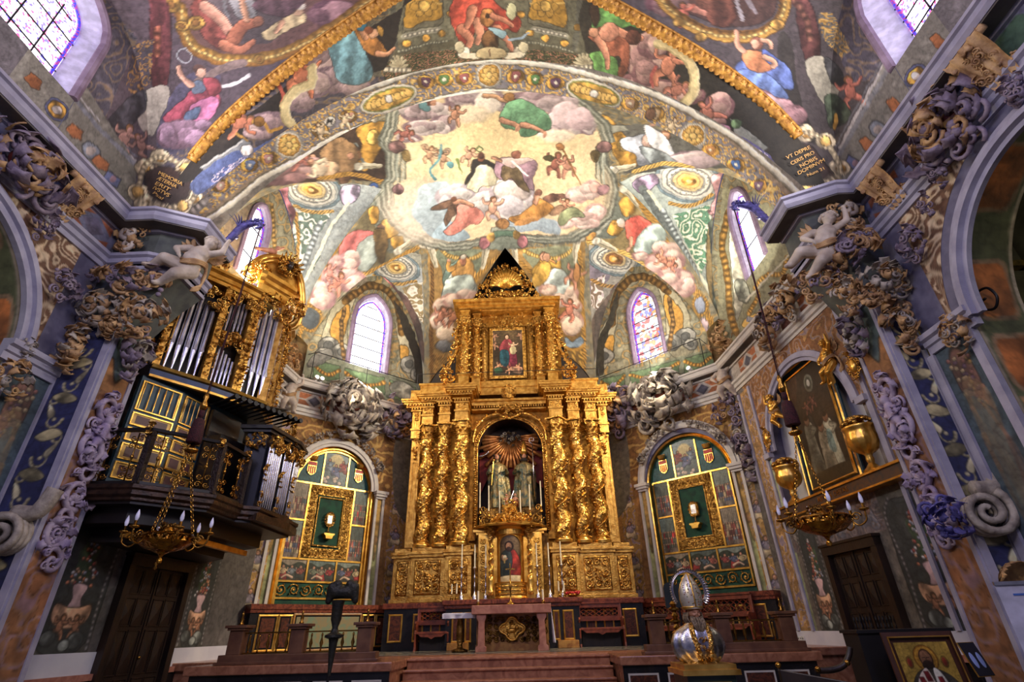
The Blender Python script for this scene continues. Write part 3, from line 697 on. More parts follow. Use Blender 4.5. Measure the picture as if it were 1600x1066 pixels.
# ================================================================== VAULTS AND THEIR FRESCOES
GR=(120,122,108);GRL=(168,170,156);GRD=(84,86,78);GO=(190,140,56);GOL=(226,184,92);GOD=(128,88,36);CR=(222,212,186);SKN=(204,146,116)
def sky_oval(p):
    O=[(621,203),(612,222),(613,231),(622,240),(624,276),(614,287),(617,317),(630,343),(650,358),(676,370),(701,378),(735,376),(760,368),(800,363),(835,368),(860,367),(886,366),(917,348),(937,330),(947,295),(942,272),(932,257),(929,229),(941,226),(932,198),(904,173),(889,160),(828,145),(777,133),(727,136),(676,150),(638,163),(623,181)]
    # stone cornice rings around the opening
    cx,cy=783,262
    for k,c in((1.13,(96,100,90)),(1.105,(156,162,150)),(1.085,(108,112,100)),(1.06,(176,178,162)),(1.04,(112,118,108)),(1.02,(150,152,138))):
        p.P([(cx+(x-cx)*k,cy+(y-cy)*k) for x,y in O],c,smooth=False,sh=.1,ol=0)
    p.P(O,(234,208,166),smooth=False,sh=.0,ol=1.5)
    p.E(785,225,110,60,(240,214,160),soft=60,sh=0);p.E(665,330,60,45,(226,208,190),soft=30,sh=.1);p.E(900,300,50,50,(238,204,160),soft=30)
    p.P([(660,290),(700,285),(705,330),(700,365),(672,368),(645,335),(650,310)],(176,196,210),ol=0);p.P([(700,345),(735,372),(700,377),(676,368)],(160,186,204),ol=0)
    p.P([(775,352),(800,362),(840,362),(875,366),(868,345),(820,338)],(168,188,206),ol=0)
    c1,c2=(222,206,208),(150,122,134)
    for a in((650,172,28,20),(690,175,22,16),(720,158,26,16),(748,148,40,16),(780,160,34,14),(830,155,50,14),(870,160,36,16),(690,195,24,16),(655,198,28,12),(885,185,32,24),(905,192,26,20),(860,206,22,12),(918,200,14,12),(640,216,22,8)):
        p.cloud(*a,li=c1 if a[1]>165 else(196,176,182),dk=c2)
    p.E(885,180,24,22,(214,190,198),sh=.25,soft=3);p.E(905,186,22,18,(208,180,190),sh=.25,soft=2)
    p.E(762,160,20,18,(238,226,214),soft=4);p.E(735,178,30,14,(240,220,190),soft=6);p.E(870,212,26,10,(240,222,200),soft=5)
    p.P([(783,175),(795,160),(815,156),(838,165),(858,182),(860,200),(842,206),(830,213),(815,212),(808,203),(790,200),(783,190)],(104,158,118),sh=.3,fold=.1,fa=1.)
    p.limb([(785,187),(800,194),(812,197)],(9,5),SKN);p.limb([(815,195),(838,200),(850,207)],(8,4),SKN);p.E(808,201,4,5,SKN);p.E(851,210,3,5,SKN)
    p.limb([(757,149),(775,152),(792,158)],(6,5),(210,160,120));p.E(796,152,8,7,(170,120,70),ol=1)
    p.E(664,166,10,6,(100,150,160),ang=30,ol=.8);p.E(672,160,5,6,(110,70,60));p.E(678,160,5,5,SKN)
    p.putto(712,178,12,20,SKN);p.putto(635,210,12,80,(180,110,100));p.putto(672,240,11,20,(206,160,126),wing=(170,140,110));p.putto(692,246,11,-30,(206,160,126),flip=-1,wing=(160,140,120))
    p.L([(690,228),(686,250),(672,265),(680,280)],4,(100,160,170),smooth=True);p.E(704,258,6,5,(100,160,170))
    p.putto(734,242,11,40,(222,170,140));p.L(crom([(743,234),(749,229),(755,234),(749,239),(743,234)],4,False),2.5,(110,130,80))
    # the two saints on their cloud
    for a in((745,312,40,22),(700,308,22,18),(800,300,38,26),(770,325,36,16),(812,318,26,20),(790,335,26,12),(720,300,24,14)):p.cloud(*a,li=(230,222,222),dk=(186,174,186))
    p.E(800,298,28,17,(222,206,202),sh=.3,soft=3,ol=1);p.E(796,322,22,16,(206,198,208),sh=.25,soft=3)
    p.P([(738,255),(744,250),(762,251),(774,258),(772,270),(760,262),(748,268),(735,282),(727,288),(735,270)],(50,48,46))
    p.P([(745,262),(758,258),(770,264),(776,280),(772,290),(752,292),(745,300),(738,296),(730,292),(736,282)],(232,224,190),fold=.12,fa=.2,sh=.2);p.E(752,247,5,6.5,(150,96,70),ol=1);p.E(752,245,5,4,(90,60,50))
    p.L([(722,272),(718,260),(715,250)],(1,5),(120,140,70),smooth=True)
    p.P([(776,252),(788,246),(812,248),(836,252),(840,262),(832,280),(834,296),(815,292),(800,282),(782,280),(773,270)],(164,130,148),fold=.14,fa=.4)
    p.P([(785,262),(800,258),(812,268),(820,285),(826,300),(812,292),(800,280),(786,282)],(110,92,66),fold=.15)
    p.P([(780,250),(800,246),(835,250),(812,257),(800,262),(785,256)],(220,190,186),ol=.6);p.L([(800,252),(812,266),(824,275)],3.5,(240,238,236),smooth=True);p.E(805,241,7,5.5,(160,100,80),ol=1)
    p.limb([(782,252),(775,247),(770,246)],(4,3),SKN)
    p.putto(868,254,15,20,(160,96,80));p.putto(886,256,13,-20,(200,140,116),flip=-1);p.E(857,247,8,5,(90,84,54));p.L([(876,228),(908,290)],(3,2),(150,106,60));p.E(875,229,6,5,(176,120,70),ol=1)
    p.P([(708,312),(690,318),(673,327),(690,328),(700,326),(694,342),(698,354),(706,340),(716,322)],(112,84,66),fold=.2)
    p.P([(716,322),(728,320),(745,326),(755,336),(750,348),(735,350),(720,360),(705,366),(694,362),(708,350),(712,336)],(220,130,116),fold=.14,fa=.5);p.limb([(712,316),(722,314),(738,322)],(8,5),SKN);p.E(709,311,5,5,(120,80,60))
    p.putto(770,322,15,5,(222,168,140));p.P([(850,310),(866,303),(888,308),(872,312),(858,316)],(120,84,70),fold=.2)
    p.P([(834,318),(846,312),(862,322),(862,330),(840,342),(812,350),(795,342),(815,334)],(206,142,66),fold=.16,fa=.5);p.limb([(840,305),(836,316)],(9,8),SKN);p.E(842,301,5,5,(150,100,80),ol=1);p.E(825,345,22,5,(214,150,80),-15)
    for a in((902,305,20,14),(925,296,18,16),(930,330,18,14),(915,345,24,14),(885,350,14,8)):p.cloud(*a,li=(232,204,196),dk=(200,160,156))
    p.E(929,292,9,8,(206,160,150),sh=.2,ol=.6);p.putto(882,322,11,30,(200,140,110));p.P([(880,330),(900,326),(912,338),(895,340),(878,352),(872,345)],(140,150,110),fold=.2);p.P([(858,334),(872,322),(880,326),(868,336)],(170,130,100))
    # volutes and brackets on the rim
    for(x,y,s_) in((626,262,1),(938,262,-1)):
        for k in range(4):p.L([(x-s_*(4-k*4),y-24+k*3),(x-s_*(6-k*4),y+26-k*3)],3,((176,184,170),(110,118,106))[k%2])
        p.E(x-s_*6,y-32,12,9,(130,96,96),sh=.3,fold=.2,ol=1);p.E(x+s_*8,y-18,7,9,(120,100,60),fold=.3,ol=1)
        p.E(x-s_*4,y+34,9,7,(140,104,110),fold=.3,ol=1)
    p.P([(752,388),(760,372),(770,366),(800,366),(812,374),(820,388)],(120,130,118));p.P([(768,356),(804,356),(806,362),(766,362)],(160,168,154),smooth=False);p.P([(770,362),(802,362),(802,370),(770,370)],(96,128,108),smooth=False)
    p.E(757,380,8,9,(176,110,120),fold=.3,ol=1);p.E(816,378,8,10,(176,110,120),fold=.3,ol=1);p.E(785,350,10,8,(150,106,60),fold=.3,ol=1);p.E(766,370,6,7,(180,140,70),fold=.3);p.E(806,368,6,7,(180,140,70),fold=.3)

def roundel(p,x,y,r,c0=(226,190,110),sq=.62,ang=10):
    for k,c in((1.5,(110,132,146)),(1.32,(160,168,172)),(1.18,(206,204,196)),(.98,(126,128,132)),(.92,(222,218,206)),(.74,(150,150,150)),(.66,(206,180,130)),(.5,c0)):
        p.E(x,y,r*k,r*k*sq,c,ang,sh=.12,ol=.5)
    for k in range(22):
        a=k*2*math.pi/22;p.E(x+r*.84*math.cos(a),y+r*.84*sq*math.sin(a),1.5,1.2,(130,130,126))
    p.E(x,y,r*.34,r*.3*sq,(190,130,50),ang,fold=.4);p.E(x,y,r*.14,r*.14*sq,(236,200,130),ang)
def severies(p):
    L=lambda *a,**k:p.L(*a,**k)
    # --- left side severy
    p.P([(380,320),(430,290),(560,288),(600,292),(570,330),(520,420),(470,520),(440,600),(400,600)],(150,160,166),smooth=False,ol=0)
    p.orn([(430,330),(520,330),(500,400),(460,480),(440,470)],((96,118,110),(196,200,196),(226,226,220)),scale=8,seed=3)
    roundel(p,487,297,32);p.P([(536,292),(562,292),(556,312),(540,320),(532,305)],(176,160,196),fold=.4);L([(530,330),(480,420),(455,520)],16,(140,150,156),smooth=True);L([(545,318),(520,350),(470,450)],5,(224,220,200));L([(500,350),(464,440)],10,(176,190,200),beads=8)
    L([(460,322),(486,332),(520,330)],6,(190,150,80),smooth=True,rope=6);L([(462,335),(466,380),(462,430),(455,480)],6,(186,140,64),smooth=True,rope=7)
    p.P([(418,296),(445,288),(450,310),(460,330),(455,350),(440,360),(430,340)],(160,96,110),fold=.35);L([(430,320),(450,345),(445,375),(430,400)],(16,8),(150,110,120),smooth=True,beads=8)
    p.P([(420,350),(452,370),(462,430),(450,470),(425,420)],(96,104,96),fold=.25)
    # --- right side severy
    p.P([(965,288),(1000,270),(1100,265),(1160,275),(1180,330),(1170,420),(1150,530),(1130,560),(1110,520),(1060,420),(1000,330)],(150,162,160),smooth=False,ol=0)
    p.orn([(1050,335),(1110,320),(1110,400),(1095,430)],((90,140,112),(196,206,180),(226,230,210)),scale=8,seed=4)
    roundel(p,1076,283,36);L([(990,280),(1030,275)],8,(200,190,190));p.P([(990,285),(1020,272),(1028,285),(1010,300),(998,300)],(176,150,190),fold=.4)
    L([(1006,296),(1060,390),(1110,500)],14,(110,120,122),smooth=True);L([(1014,298),(1066,380),(1110,460)],5,(226,222,200));L([(1036,330),(1090,430)],9,(176,190,196),beads=8);L([(1046,318),(1080,322),(1112,304)],6,(196,150,70),smooth=True,rope=6)
    p.P([(1112,275),(1150,270),(1155,290),(1140,310),(1142,330),(1125,345),(1112,330),(1118,300)],(196,140,146),fold=.4);L([(1130,300),(1140,325),(1125,345),(1110,330)],(12,6),(200,150,156),smooth=True,beads=6)
    p.P([(1108,350),(1135,345),(1140,420),(1135,480),(1120,500),(1106,440)],(104,88,56),fold=.25);L([(1112,350),(1120,420),(1118,480)],12,(90,100,90),beads=20)
    # --- left diagonal severy
    p.P([(478,470),(560,440),(640,392),(665,400),(672,480),(672,620),(640,500),(600,430),(560,440),(500,520)],(150,150,140),smooth=False,ol=0)
    p.P([(630,440),(650,420),(668,430),(670,520),(655,480)],(150,158,166),ol=0);roundel(p,619,419,25)
    p.orn([(628,450),(660,440),(662,510),(640,475)],((150,130,90),(206,196,180),(230,224,214)),scale=7,seed=5);L([(585,430),(612,444),(650,440)],5,(196,150,70),smooth=True,rope=6);L([(662,410),(669,480),(671,560)],5,(216,210,190))
    p.P([(570,440),(590,432),(606,438),(620,452),(614,462),(590,455)],(166,92,92),fold=.4);p.P([(612,450),(640,470),(660,520),(668,580),(652,540),(630,490)],(84,62,58),fold=.25,ol=0)
    # --- right diagonal severy
    p.P([(1120,470),(1060,440),(975,395),(918,380),(914,430),(912,590),(935,560),(960,470),(1000,430),(1040,440)],(140,136,130),smooth=False,ol=0)
    p.P([(925,395),(950,390),(960,420),(930,460),(918,440)],(130,120,140),ol=0);roundel(p,960,405,28,(150,100,60));p.orn([(922,440),(945,430),(940,490),(925,480)],((130,110,90),(196,180,190),(226,214,210)),scale=7,seed=6)
    L([(924,438),(955,448),(985,440)],5,(190,140,70),smooth=True,rope=6);p.P([(960,450),(985,430),(1010,425),(1000,445),(975,465)],(150,120,136),fold=.4);p.P([(920,520),(935,480),(960,450),(950,490),(930,560),(918,600)],(88,74,66),fold=.2,ol=0)
    # --- back severy, painted near black for the shade behind the altarpiece
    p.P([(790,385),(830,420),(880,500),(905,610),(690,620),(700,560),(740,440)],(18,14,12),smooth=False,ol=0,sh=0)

def pendentives(p):
    p.orn([(330,120),(1300,120),(1300,700),(330,700)],((120,116,98),(150,142,112),(178,140,70)),scale=10,seed=53,al=.6)
    L=lambda *a,**k:p.L(*a,**k)
    # gold panels and grey ribs in the bands between the oval and the severies
    for pts in([(455,215),(520,195),(605,205),(608,260),(600,285),(540,280),(430,290),(380,300)],):
        p.P(pts,(70,52,42),smooth=False,ol=0)
    p.P([(558,200),(600,190),(606,205),(590,240),(572,268),(560,255),(566,225)],GO,fold=.25);p.E(583,215,10,12,GOL,20,fold=.4,ol=1)
    p.L([(556,225),(566,250),(580,262)],5,(110,120,120),smooth=True)
    p.saint(520,235,24,-50,(60,46,40),(120,84,62),cloak=(64,48,44));p.cloud(480,262,40,18,li=(176,140,140),dk=(110,76,84));p.cloud(440,275,40,16,li=(160,120,120),dk=(96,64,70));p.P([(530,215),(560,235),(548,270),(520,262),(500,240)],(150,116,80),fold=.2);p.E(548,244,5,5,SKN,ol=1);p.putto(470,248,14,70,(170,100,90));p.saint(500,262,16,-60,(206,186,160),(180,150,120))
    # right top: angel in white over dark
    p.P([(965,195),(1010,195),(1100,225),(1160,265),(1090,262),(1020,272),(975,270),(955,230)],(84,84,80),smooth=False,ol=0)
    p.P([(922,180),(945,180),(975,210),(985,230),(1000,255),(975,262),(958,235),(950,205)],GO,fold=.25);p.E(975,226,11,9,GOL,fold=.4,ol=1)
    p.P([(950,196),(975,196),(982,204),(955,208)],GRL,smooth=False);p.saint(1020,222,22,60,(170,140,130),(170,178,196));p.P([(1010,195),(1040,215),(1055,245),(1035,240),(1015,225)],(206,210,220),fold=.2);p.cloud(1085,250,45,16,li=(206,186,190),dk=(130,110,120));p.P([(1000,230),(1040,240),(1060,262),(1020,258)],(120,130,136),fold=.3)
    # left band (between side and diagonal severy)
    p.P([(600,290),(636,330),(650,372),(610,410),(560,440),(500,480),(478,520),(455,600),(430,620),(450,540),(520,420),(570,330)],(110,100,72),smooth=False,ol=0)
    p.P([(585,300),(615,305),(645,345),(640,380),(610,395),(585,350),(575,320)],(112,118,108),ol=0);L([(600,300),(625,340),(648,365)],9,GRL,smooth=True);L([(588,308),(612,348),(640,378)],8,(176,178,164),smooth=True)
    for(a,b) in(((576,325),(590,345)),((597,345),(622,366)),((612,372),(628,384))):p.P([a,(b[0],a[1]-2),b,(a[0]+4,b[1]+4)],GO,fold=.3)
    L([(598,290),(560,330),(500,440),(462,540),(445,600)],8,GO,smooth=True,rope=6);L([(655,385),(610,410),(560,432),(520,450)],7,GO,smooth=True,rope=6)
    p.P([(530,390),(545,365),(575,360),(590,372),(575,400),(560,398),(548,408),(535,405)],(184,96,96),fold=.16,fa=.4)
    p.P([(560,385),(580,368),(592,380),(590,400),(578,420),(565,424),(555,410)],(150,162,158),fold=.2,fa=.3);p.E(596,356,6,6,(130,90,70),ol=1);p.P([(585,362),(602,360),(606,385),(596,412),(588,395)],(104,82,50),fold=.2);p.E(548,398,9,7,(96,110,150),ol=1);p.putto(540,425,14,20,(206,140,120))
    for a in((545,408,20,16),(550,440,26,20),(520,435,20,18),(498,452,16,14),(505,468,22,18),(525,410,14,12)):p.cloud(*a,li=(226,190,182),dk=(160,116,122))
    p.putto(528,440,14,30,(206,130,110));p.putto(516,425,11,-10,(200,130,120));p.P([(472,490),(480,480),(494,482),(500,498),(494,512),(480,515),(472,505)],(70,78,84),ol=2);L(crom([(472,490),(484,478),(500,490),(498,510),(482,518),(470,505),(472,490)],4,False),5,GO,beads=5)
    # right band
    p.P([(962,292),(1000,330),(1060,420),(1110,530),(1148,590),(1130,600),(1090,500),(1050,440),(1000,410),(960,395),(925,375),(945,340)],(120,104,66),smooth=False,ol=0)
    p.P([(960,296),(975,320),(985,345),(960,372),(930,368),(945,345),(950,315)],(112,120,110),ol=0);L([(955,300),(950,340),(925,368)],9,GRL,smooth=True);p.P([(968,315),(985,310),(992,330),(975,338)],GO,fold=.3);p.P([(958,345),(975,352),(965,368),(950,362)],GO,fold=.3)
    L([(964,292),(1010,330),(1060,410),(1105,490),(1140,580)],10,GO,smooth=True,rope=6);L([(920,378),(960,390),(1000,412),(1035,440)],9,GOL,smooth=True,rope=6)
    p.P([(980,345),(1000,338),(1018,350),(1008,372),(995,385),(982,375),(978,360)],(206,84,72),fold=.18);p.P([(992,380),(1010,355),(1030,352),(1042,370),(1025,388),(1010,398),(1002,405),(992,395)],(156,176,172),fold=.22,fa=.7);p.E(972,350,6,6,(206,176,156),ol=1);p.E(970,347,6,5,(200,196,190));p.limb([(985,372),(984,385),(980,392)],(6,4),SKN)
    for a in((1040,390,22,14),(1050,408,22,18),(1025,410,20,16),(1062,436,24,18),(1070,450,18,16),(1045,430,20,14),(1000,400,14,8)):p.cloud(*a,li=(228,194,182),dk=(160,116,116))
    p.putto(1035,405,12,-60,(214,146,116));p.putto(1048,414,10,100,(206,130,104));p.E(1093,477,9,12,(136,146,170),-15,ol=2);L(crom([(1085,466),(1096,462),(1106,476),(1100,492),(1088,490),(1083,476),(1085,466)],4,False),5,GO,beads=5);p.P([(1096,498),(1106,505),(1104,520),(1098,512)],(170,150,160),fold=.3)
    # the two bands beside the altarpiece: bishops on clouds over gold pedestals
    for s_,x0,xa,xb in((1,672,655,770),(-1,912,925,810)):
        pass
    p.P([(668,388),(700,384),(760,386),(785,392),(765,420),(740,460),(705,560),(702,640),(670,640),(672,500)],(140,108,56),smooth=False,ol=0)
    p.P([(915,378),(880,384),(815,388),(795,392),(815,420),(845,460),(880,560),(890,640),(918,640),(912,500)],(140,108,56),smooth=False,ol=0)
    p.P([(685,390),(760,392),(750,420),(735,450),(700,440),(690,420)],(112,122,100),ol=0);p.P([(820,392),(895,386),(905,420),(880,450),(850,440),(830,415)],(120,126,100),ol=0)
    L([(690,392),(705,402),(735,404),(760,394)],7,GOL,smooth=True,beads=4);L([(820,394),(845,402),(875,402),(898,388)],7,GOL,smooth=True,beads=4)
    L([(676,395),(674,500),(676,640)],6,GOD,rope=6);L([(906,390),(912,500),(914,640)],6,GO,rope=6);L([(782,398),(748,430),(722,480)],6,GO,smooth=True,rope=6);L([(800,398),(830,425),(850,455)],6,GO,smooth=True,rope=6)
    p.saint(722,426,21,8,(196,140,60),(172,186,182),cloak=(110,140,130));p.P([(715,410),(728,402),(740,418),(736,440),(715,432)],(200,146,70),fold=.15);p.E(724,408,5,7,(176,110,80),ol=1);p.E(724,402,4.5,4,(190,186,170))
    p.P([(700,436),(735,430),(740,450),(720,460),(698,470),(688,474),(694,450)],(168,184,178),fold=.22,fa=.6)
    p.saint(852,422,21,-5,(206,158,60),(190,200,200),cloak=(190,130,70),flip=-1);p.E(854,402,6,7,(190,140,110),ol=1);p.P([(848,432),(870,420),(890,436),(884,458),(868,462),(852,446)],(184,200,196),fold=.22,fa=.6);p.P([(836,422),(850,408),(862,416),(850,440),(832,448)],(206,160,66),fold=.16)
    for a in((705,470,20,12),(728,462,18,10),(690,500,20,18),(698,520,17,14),(688,478,12,10),(742,462,12,8),(855,452,16,10),(872,470,18,12),(894,460,12,14),(898,478,14,12),(895,500,18,16),(893,512,16,14)):p.cloud(*a,li=(232,204,184),dk=(186,140,128))
    p.E(697,520,15,13,(226,204,178),sh=.3,soft=2,ol=.5);p.E(894,508,15,15,(232,206,184),sh=.3,soft=2,ol=.5);p.putto(690,492,12,20,(206,134,106));p.putto(706,494,12,-20,(190,124,90),flip=-1);p.putto(890,482,14,10,(210,130,106),flip=-1);p.putto(897,428,14,30,(206,140,110));p.P([(900,410),(906,425),(902,440),(896,430)],(190,130,70))
    p.E(694,541,13,8,(112,116,122),ol=1,sh=.4);p.P([(884,528),(894,534),(908,526),(912,538),(898,544),(884,540)],(120,146,170));L([(880,540),(898,548),(914,538)],4,GO,smooth=True)
    for x in(682,692,702):L([(x,555),(x+2,630)],5,(176,130,60),rope=9)
    for x in(886,898,908):L([(x-1,550),(x+4,630)],5,(190,146,60),rope=9)
    # white consoles holding the rim, joints with masks
    for(x,y,a) in((577,260,0),(572,313,-45),(635,382,-40),(677,400,75),(706,405,100),(757,402,100),(805,402,80),(852,396,80),(900,392,95),(948,384,25),(985,308,50),(975,262,-12),(920,172,20),(600,178,-25)):
        an=math.radians(a);dx,dy=math.cos(an),math.sin(an)
        if(x,y) in((706,405),(852,396)):continue
        L([(x-dx*17,y-dy*17),(x,y),(x+dx*17,y+dy*17)],(13,6),(224,218,196),(150,144,120));L([(x-dx*16-dy*2,y-dy*16+dx*2),(x+dx*15-dy*1,y+dy*15+dx*1)],1.4,(120,112,90));p.E(x-dx*17,y-dy*17,6,6,(230,224,204),ol=1,fold=.3)
    for(x,y) in((662,368),(908,358)):
        p.E(x,y,18,12,(130,98,70),fold=.5,ol=1,fa=.5);p.E(x+10,y+8,12,9,(176,126,60),fold=.5,ol=1);p.E(x,y+4,6,6,(70,96,60),ol=1);p.E(x-12,y+3,8,7,(160,110,120),fold=.4,ol=1);p.E(x,y+14,6,5,CR,ol=1)
    p.E(584,294,8,8,(60,90,160),ol=1.5);p.E(584,294,3,3,GOL);L([(500,280),(550,272),(596,284)],7,GO,smooth=True,rope=6);L([(990,268),(1040,256),(1080,262)],7,GOL,smooth=True,rope=6)

def lunette_walls(p):
    p.orn([(330,250),(1300,250),(1300,700),(330,700)],((150,148,124),(120,118,92),(190,150,84)),scale=11,seed=51,al=.75)
    L=lambda *a,**k:p.L(*a,**k)
    for(cx,s_,top,bx) in((577,1,432,0),(1007,-1,422,0)):
        # ochre kites, grey volutes and white scrolls beside each lancet
        def q(x,y):return(cx+(x-577)*s_,y-(14 if s_<0 else 0)+((x-577)*.0 if s_>0 else 0))
        p.P([q(505,520),q(520,480),q(550,455),q(560,450),q(545,500),q(540,560),q(520,575),q(500,560)],(176,170,140))
        p.P([q(520,500),q(545,475),q(542,510),q(528,540),q(518,525)],(206,150,60),ol=1.5)
        p.P([q(620,500),q(640,520),(q(650,560)),q(640,590),q(628,560)],(196,190,160));p.P([q(625,540),q(638,545),q(636,580),q(628,565)],(206,152,62),ol=1.5)
        for(x,y,r) in((513,540,15),(535,550,15),(505,552,10),(640,570,14),(652,585,10)):
            c=q(x,y);p.E(c[0],c[1],r,r*.85,(128,128,122),fold=.3,ol=1.5);p.E(c[0],c[1],r*.45,r*.4,(90,92,90),ol=1)
        L([q(540,470),q(560,455),q(582,446),q(605,455),q(622,480),q(628,520)],12,(150,110,50),smooth=True,beads=9)
        L([q(538,482),q(533,520),q(538,560)],7,(150,112,60),smooth=True,beads=8)
    p.P([(615,470),(640,505),(660,560),(668,620),(640,640),(650,580),(632,520)],(48,42,34),ol=0)
    p.P([(966,455),(948,500),(925,560),(915,620),(940,600),(945,540),(960,500)],(70,66,54),ol=0)
    # balustrade zone: green panels with festoons
    p.P([(470,545),(660,600),(665,650),(470,600)],(116,122,104),smooth=False,ol=0);p.P([(1130,540),(925,592),(925,640),(1130,590)],(124,130,108),smooth=False,ol=0)
    for a,b in((490,530),(540,600),(610,650)):
        y0=545+(a-470)*.27+12;p.P([(a,y0),(b,y0+(b-a)*.27),(b,y0+(b-a)*.27+26),(a,y0+26)],(96,124,86),smooth=False);L([(a,y0+6),((a+b)/2,y0+18+(b-a)*.13),(b,y0+6+(b-a)*.27)],6,(206,150,60),smooth=True,beads=5)
    for a,b in((940,975),(985,1060),(1070,1120)):
        y0=600-(a-925)*.26-2;p.P([(a,y0),(b,y0-(b-a)*.26),(b,y0-(b-a)*.26+24),(a,y0+24)],(100,128,92),smooth=False);L([(a,y0+4),((a+b)/2,y0+16-(b-a)*.13),(b,y0+4-(b-a)*.26)],6,(210,154,60),smooth=True,beads=5)
    p.E(500,560,9,22,(120,120,116),60,ol=1);p.E(630,610,22,12,(140,140,130),20,fold=.3,ol=1);p.E(950,618,20,14,(150,150,136),-20,fold=.3,ol=1)
    # right side lunette wall: green with golden volutes and festoons
    p.P([(1130,290),(1215,330),(1260,420),(1150,560),(1125,560),(1120,400)],(140,140,112),smooth=False,ol=0)
    L([(1140,330),(1128,380),(1136,430),(1140,480),(1150,520)],11,(196,146,62),smooth=True,beads=10);p.P([(1140,360),(1155,400),(1165,440),(1152,500),(1145,440)],(206,206,186),fold=.2);p.E(1160,455,10,18,(136,142,130),-20,fold=.4,ol=1.5)
    L([(1180,450),(1200,430),(1222,428),(1230,402)],8,(206,156,66),smooth=True,beads=5);L([(1180,450),(1185,462),(1170,490)],7,(206,156,66),smooth=True,beads=5);p.P([(1160,505),(1180,490),(1185,498),(1168,512)],GOL);L([(1165,470),(1240,392)],3,(190,186,170))
    p.P([(360,300),(395,300),(375,400),(350,400)],(136,120,100),ol=0);L([(425,320),(430,400)],6,(190,150,80),beads=8)

def arch_fresco(p):
    L=lambda *a,**k:p.L(*a,**k)
    C=np.array([(235,375),(300,320),(345,288),(400,248),(452,222),(520,185),(607,155),(680,130),(766,119),(850,127),(928,147),(1000,170),(1083,212),(1150,258),(1215,318),(1260,365)])
    Cs=crom(C,8,False)
    L(Cs,74,(128,122,116));L(Cs,54,(150,130,110));
    Pg=list(Cs+np.array([0,-27]))+list(Cs[::-1]+np.array([0,27]));p.orn(Pg,((128,124,132),(196,146,60),(228,192,110)),scale=7,seed=22,freq=2.6)
    for dy,col in((-32,(226,222,208)),(-26,(110,102,84)),(32,(226,222,208)),(26,(110,102,84))):
        T=np.gradient(Cs,axis=0);N_=np.stack([-T[:,1],T[:,0]],1);N_/=np.linalg.norm(N_,axis=1)[:,None]
        sc=np.interp(np.abs(Cs[:,0]-766),[0,500],[.72,1.12])[:,None]
        L(Cs+N_*dy*sc,8 if abs(dy)>28 else 2,col,sh=.2)
    def ros(x,y,r):
        for k,c in((1.25,(150,148,140)),(1.1,(206,200,184)),(1.,(140,96,30)),(.93,(214,160,66))):p.E(x,y,r*k,r*k,c,sh=.15)
        for k in range(8):
            a=k*math.pi/4;p.E(x+r*.55*math.cos(a),y+r*.55*math.sin(a),r*.26,r*.2,(232,186,96),math.degrees(a),ol=1)
        p.E(x,y,r*.26,r*.26,(236,196,110),ol=1.5)
    for x,y,r in((765,117,17),(452,227,18),(1083,212,17)):ros(x,y,r)
    for x,y,a,rx in((607,155,-18,42),(928,146,18,42)):
        p.E(x,y,rx*1.08,20,(206,200,184),a,ol=1);p.E(x,y,rx,16,(120,128,60),a);p.E(x,y,rx*.94,13.5,(212,162,66),a,fold=.25)
        for k in range(-4,5):
            if k:
                an=math.radians(a);ux=x+k*8*math.cos(an);uy=y+k*8*math.sin(an);p.E(ux,uy,6,5,(236,190,96),a+60*(1 if k>0 else -1),ol=1.4)
        p.E(x,y,6,6,(226,222,214),ol=1.5)
    for x,y,c in((665,128,(96,60,84)),(694,124,(90,130,70)),(726,122,(150,84,84)),(806,120,(150,84,84)),(836,124,(84,130,70)),(868,130,(96,64,90)),(390,258,(90,110,150)),(1150,258,(60,96,160)),(420,248,(180,130,130)),(1025,178,(190,160,120)),(1110,235,(190,130,70)),(500,205,(200,186,160)),(545,182,(190,140,120)),(345,290,(190,150,140)),(1185,290,(120,90,120)),(985,162,(176,140,110))):
        p.E(x,y,13,10,GO,ol=1.2,fold=.4);p.P([(x-7,y-5),(x,y-7),(x+7,y-5),(x+5,y+4),(x,y+8),(x-5,y+4)],c,ol=1,sh=.2);p.E(x,y,2.5,2.5,(232,224,200))
    for x,y,a in((500,203,-30),(1050,196,30),(540,186,10)):p.putto(x,y,11,a,(226,200,160))
    p.E(516,190,8,8,(226,220,206),ol=1.5);p.P([(512,186),(516,190),(520,186),(520,194),(516,190),(512,194)],(40,34,34),smooth=False);p.E(1017,178,7,8,(120,84,60),ol=2)
    # volute ornament at the left springing
    L([(240,360),(262,345),(300,330),(320,315)],14,(190,184,186),smooth=True,beads=10);L([(1225,330),(1250,350),(1290,355)],12,(196,190,180),smooth=True,beads=9)

